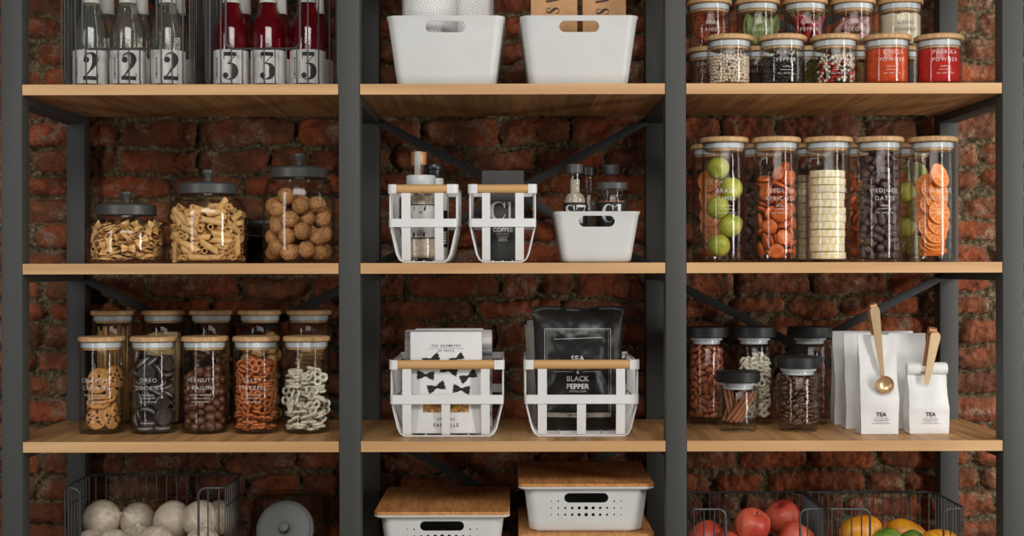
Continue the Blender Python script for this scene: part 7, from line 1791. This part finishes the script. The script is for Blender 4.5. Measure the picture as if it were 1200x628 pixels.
for px, py, y, dpx, a, b, w in ((880.5, 617.5, .095, 42, -.42, .1, 'front one with its stem dimple facing out'), (917.5, 608, .165, 41.5, -.40, -.2, 'topmost at the back'), (932, 633, .105, 41.5, .5, .4, 'at the front right behind the wires'), (828, 632.5, .128, 42, .9, .6, 'at the left end behind the front wires'), (853, 643, .088, 39, 1.2, -.4, 'lower front, between the left one and the front one')):
    o = copy_tree(APPLE); o.location = (WX(px, y), y, WZ(py, y)); s = dpx*K(y)/.0676; o.scale = (s,)*3; o.rotation_euler = (-a if a < 0 else a, b, b*3); o.rotation_euler[0] = a if a > 0 else -a
    tag(o, f'red apple in the wire basket, {w}', 'apple', 'apples in the wire basket')
for px, y in ((836, .09), (880, .09), (922, .09), (836, .18), (880, .18), (918, .18)):
    o = copy_tree(APPLE); o.location = (WX(px, y), y, Z4+.036); o.rotation_euler = (.3, .2, px); o.scale = (.88,)*3
    tag(o, 'red apple in the bottom layer of the wire basket', 'apple', 'bottom layer of apples')
for px, y in ((858, .172), (902, .135)):
    o = copy_tree(APPLE); o.location = (WX(px, y), y, Z4+.088); o.rotation_euler = (.5, -.3, px); o.scale = (.92,)*3
    tag(o, 'red apple in the middle layer of the wire basket', 'apple', 'middle layer of apples')
def mango_fn(v):
    w = v.copy(); t = v.z
    w.x *= 1-.10*t; w.y *= .92; w.x += .10*(1-t*t)-.08; 
    if t > .85: w.x += .05*(t-.85)/.15
    return w
YM = pm('yellow_mango', srgb(226, 160, 40), .36, 0, .1, 26, col2=srgb(202, 122, 26), bump=.1, bscale=300, rand=.1, speck=(150, .70, srgb(150, 96, 30)))
GM = pm('green_mango', srgb(122, 150, 50), .34, 0, .15, 26, col2=srgb(72, 104, 36), bump=.1, bscale=300, rand=.2)
MANY = proto('yellow_mango', ell(.031, .031, .042, 36, mango_fn, 26), YM, 80)
MANG = proto('green_mango', ell(.026, .026, .032, 36, mango_fn, 26), GM, 80)
NUB = bpy.data.objects.new('stem_scar', ell(.0028, .0028, .0014, 12, None, 6).mesh('stem_scar', pm('stem_scar', srgb(92, 66, 34), .8))); NUB.location = (.0005, 0, .0418); kids(MANY, NUB)
for px, py, y, s, pr, rot, w in ((1008, 624, .11, .98, MANY, (0, 1.25, .15), 'yellow mango at the upper left of the pile'), (1037.5, 635, .085, .92, MANG, (.3, 1.1, -.2), 'light green mango in front between the yellow ones'), (1066, 637.5, .105, .88, MANG, (.2, .9, .6), 'dark green mango right of the light green one'), (1062, 629, .175, .98, MANY, (0, 1.9, -.1), 'yellow mango at the back of the pile'), (1100, 638.5, .088, .9, MANY, (0, 1.5, .2), 'yellow mango at the right behind the front wires')):
    o = copy_tree(pr); o.location = (WX(px, y), y, WZ(py, y)); o.scale = (s,)*3; o.rotation_euler = rot
    tag(o, w, 'mango', 'mangoes in the wire basket')
for px, y, z in ((1000, .10, .032), (1052, .10, .032), (1104, .10, .032), (1000, .18, .032), (1052, .18, .032), (1095, .18, .032), (1015, .17, .085), (1088, .165, .085), (1045, .14, .088)):
    o = copy_tree(MANY); o.location = (WX(px, y), y, Z4+z); o.scale = (.88,)*3; o.rotation_euler = (0, 1.5, .3*px)
    tag(o, 'yellow mango in the lower layers of the basket', 'mango', 'lower layers of mangoes')

# ================================================================== light and camera
def area(name, loc, aim, sx, sy, power, col=(1, 1, 1)):
    l = bpy.data.lights.new(name, 'AREA'); l.shape = 'RECTANGLE'; l.size = sx; l.size_y = sy; l.energy = power; l.color = col
    o = bpy.data.objects.new(name, l); COL.objects.link(o); o.location = loc
    d = Vector(aim)-Vector(loc); o.rotation_euler = d.to_track_quat('-Z', 'Y').to_euler(); return o
area('window_light_right', (2.1, -1.75, ZC+.15), (.2, .1, ZC-.02), .34, 1.7, 33, (1, .97, .93))
area('window_light_left', (-1.75, -1.6, ZC+.15), (-.1, .1, ZC-.02), .30, 1.7, 11, (1, .98, .96))
area('overhead_softbox', (.1, -2.5, ZC+1.5), (0, .1, ZC-.1), 1.8, .8, 16, (1, .97, .94))
area('side_softbox_right', (2.0, -.15, ZC+.2), (1.0, .38, ZC), .5, 1.4, 11, (1, .96, .92))
area('front_softbox', (.25, -3.0, ZC+1.55), (0, .1, ZC-.15), 2.6, .9, 30, (1, .98, .95))
w = bpy.data.worlds.new('room'); scene.world = w; w.use_nodes = True
bg = w.node_tree.nodes['Background']; bg.inputs[0].default_value = (1, .97, .94, 1); bg.inputs[1].default_value = .04

cam = bpy.data.cameras.new('camera'); co = bpy.data.objects.new('camera', cam); COL.objects.link(co)
cam.sensor_fit = 'HORIZONTAL'; cam.sensor_width = 36; cam.lens = 36*D/(1200*S)
co.location = (0, -D, ZC); co.rotation_euler = (PI/2, math.radians(.11), 0)
scene.camera = co
vs = scene.view_settings; scene.display_settings.display_device = 'sRGB'
vs.view_transform = 'Standard'; vs.look = 'None'; vs.gamma = 1; vs.use_curve_mapping = False; vs.exposure = .09
cy = scene.cycles
cy.max_bounces = 12; cy.transparent_max_bounces = 64; cy.glossy_bounces = 4; cy.diffuse_bounces = 3
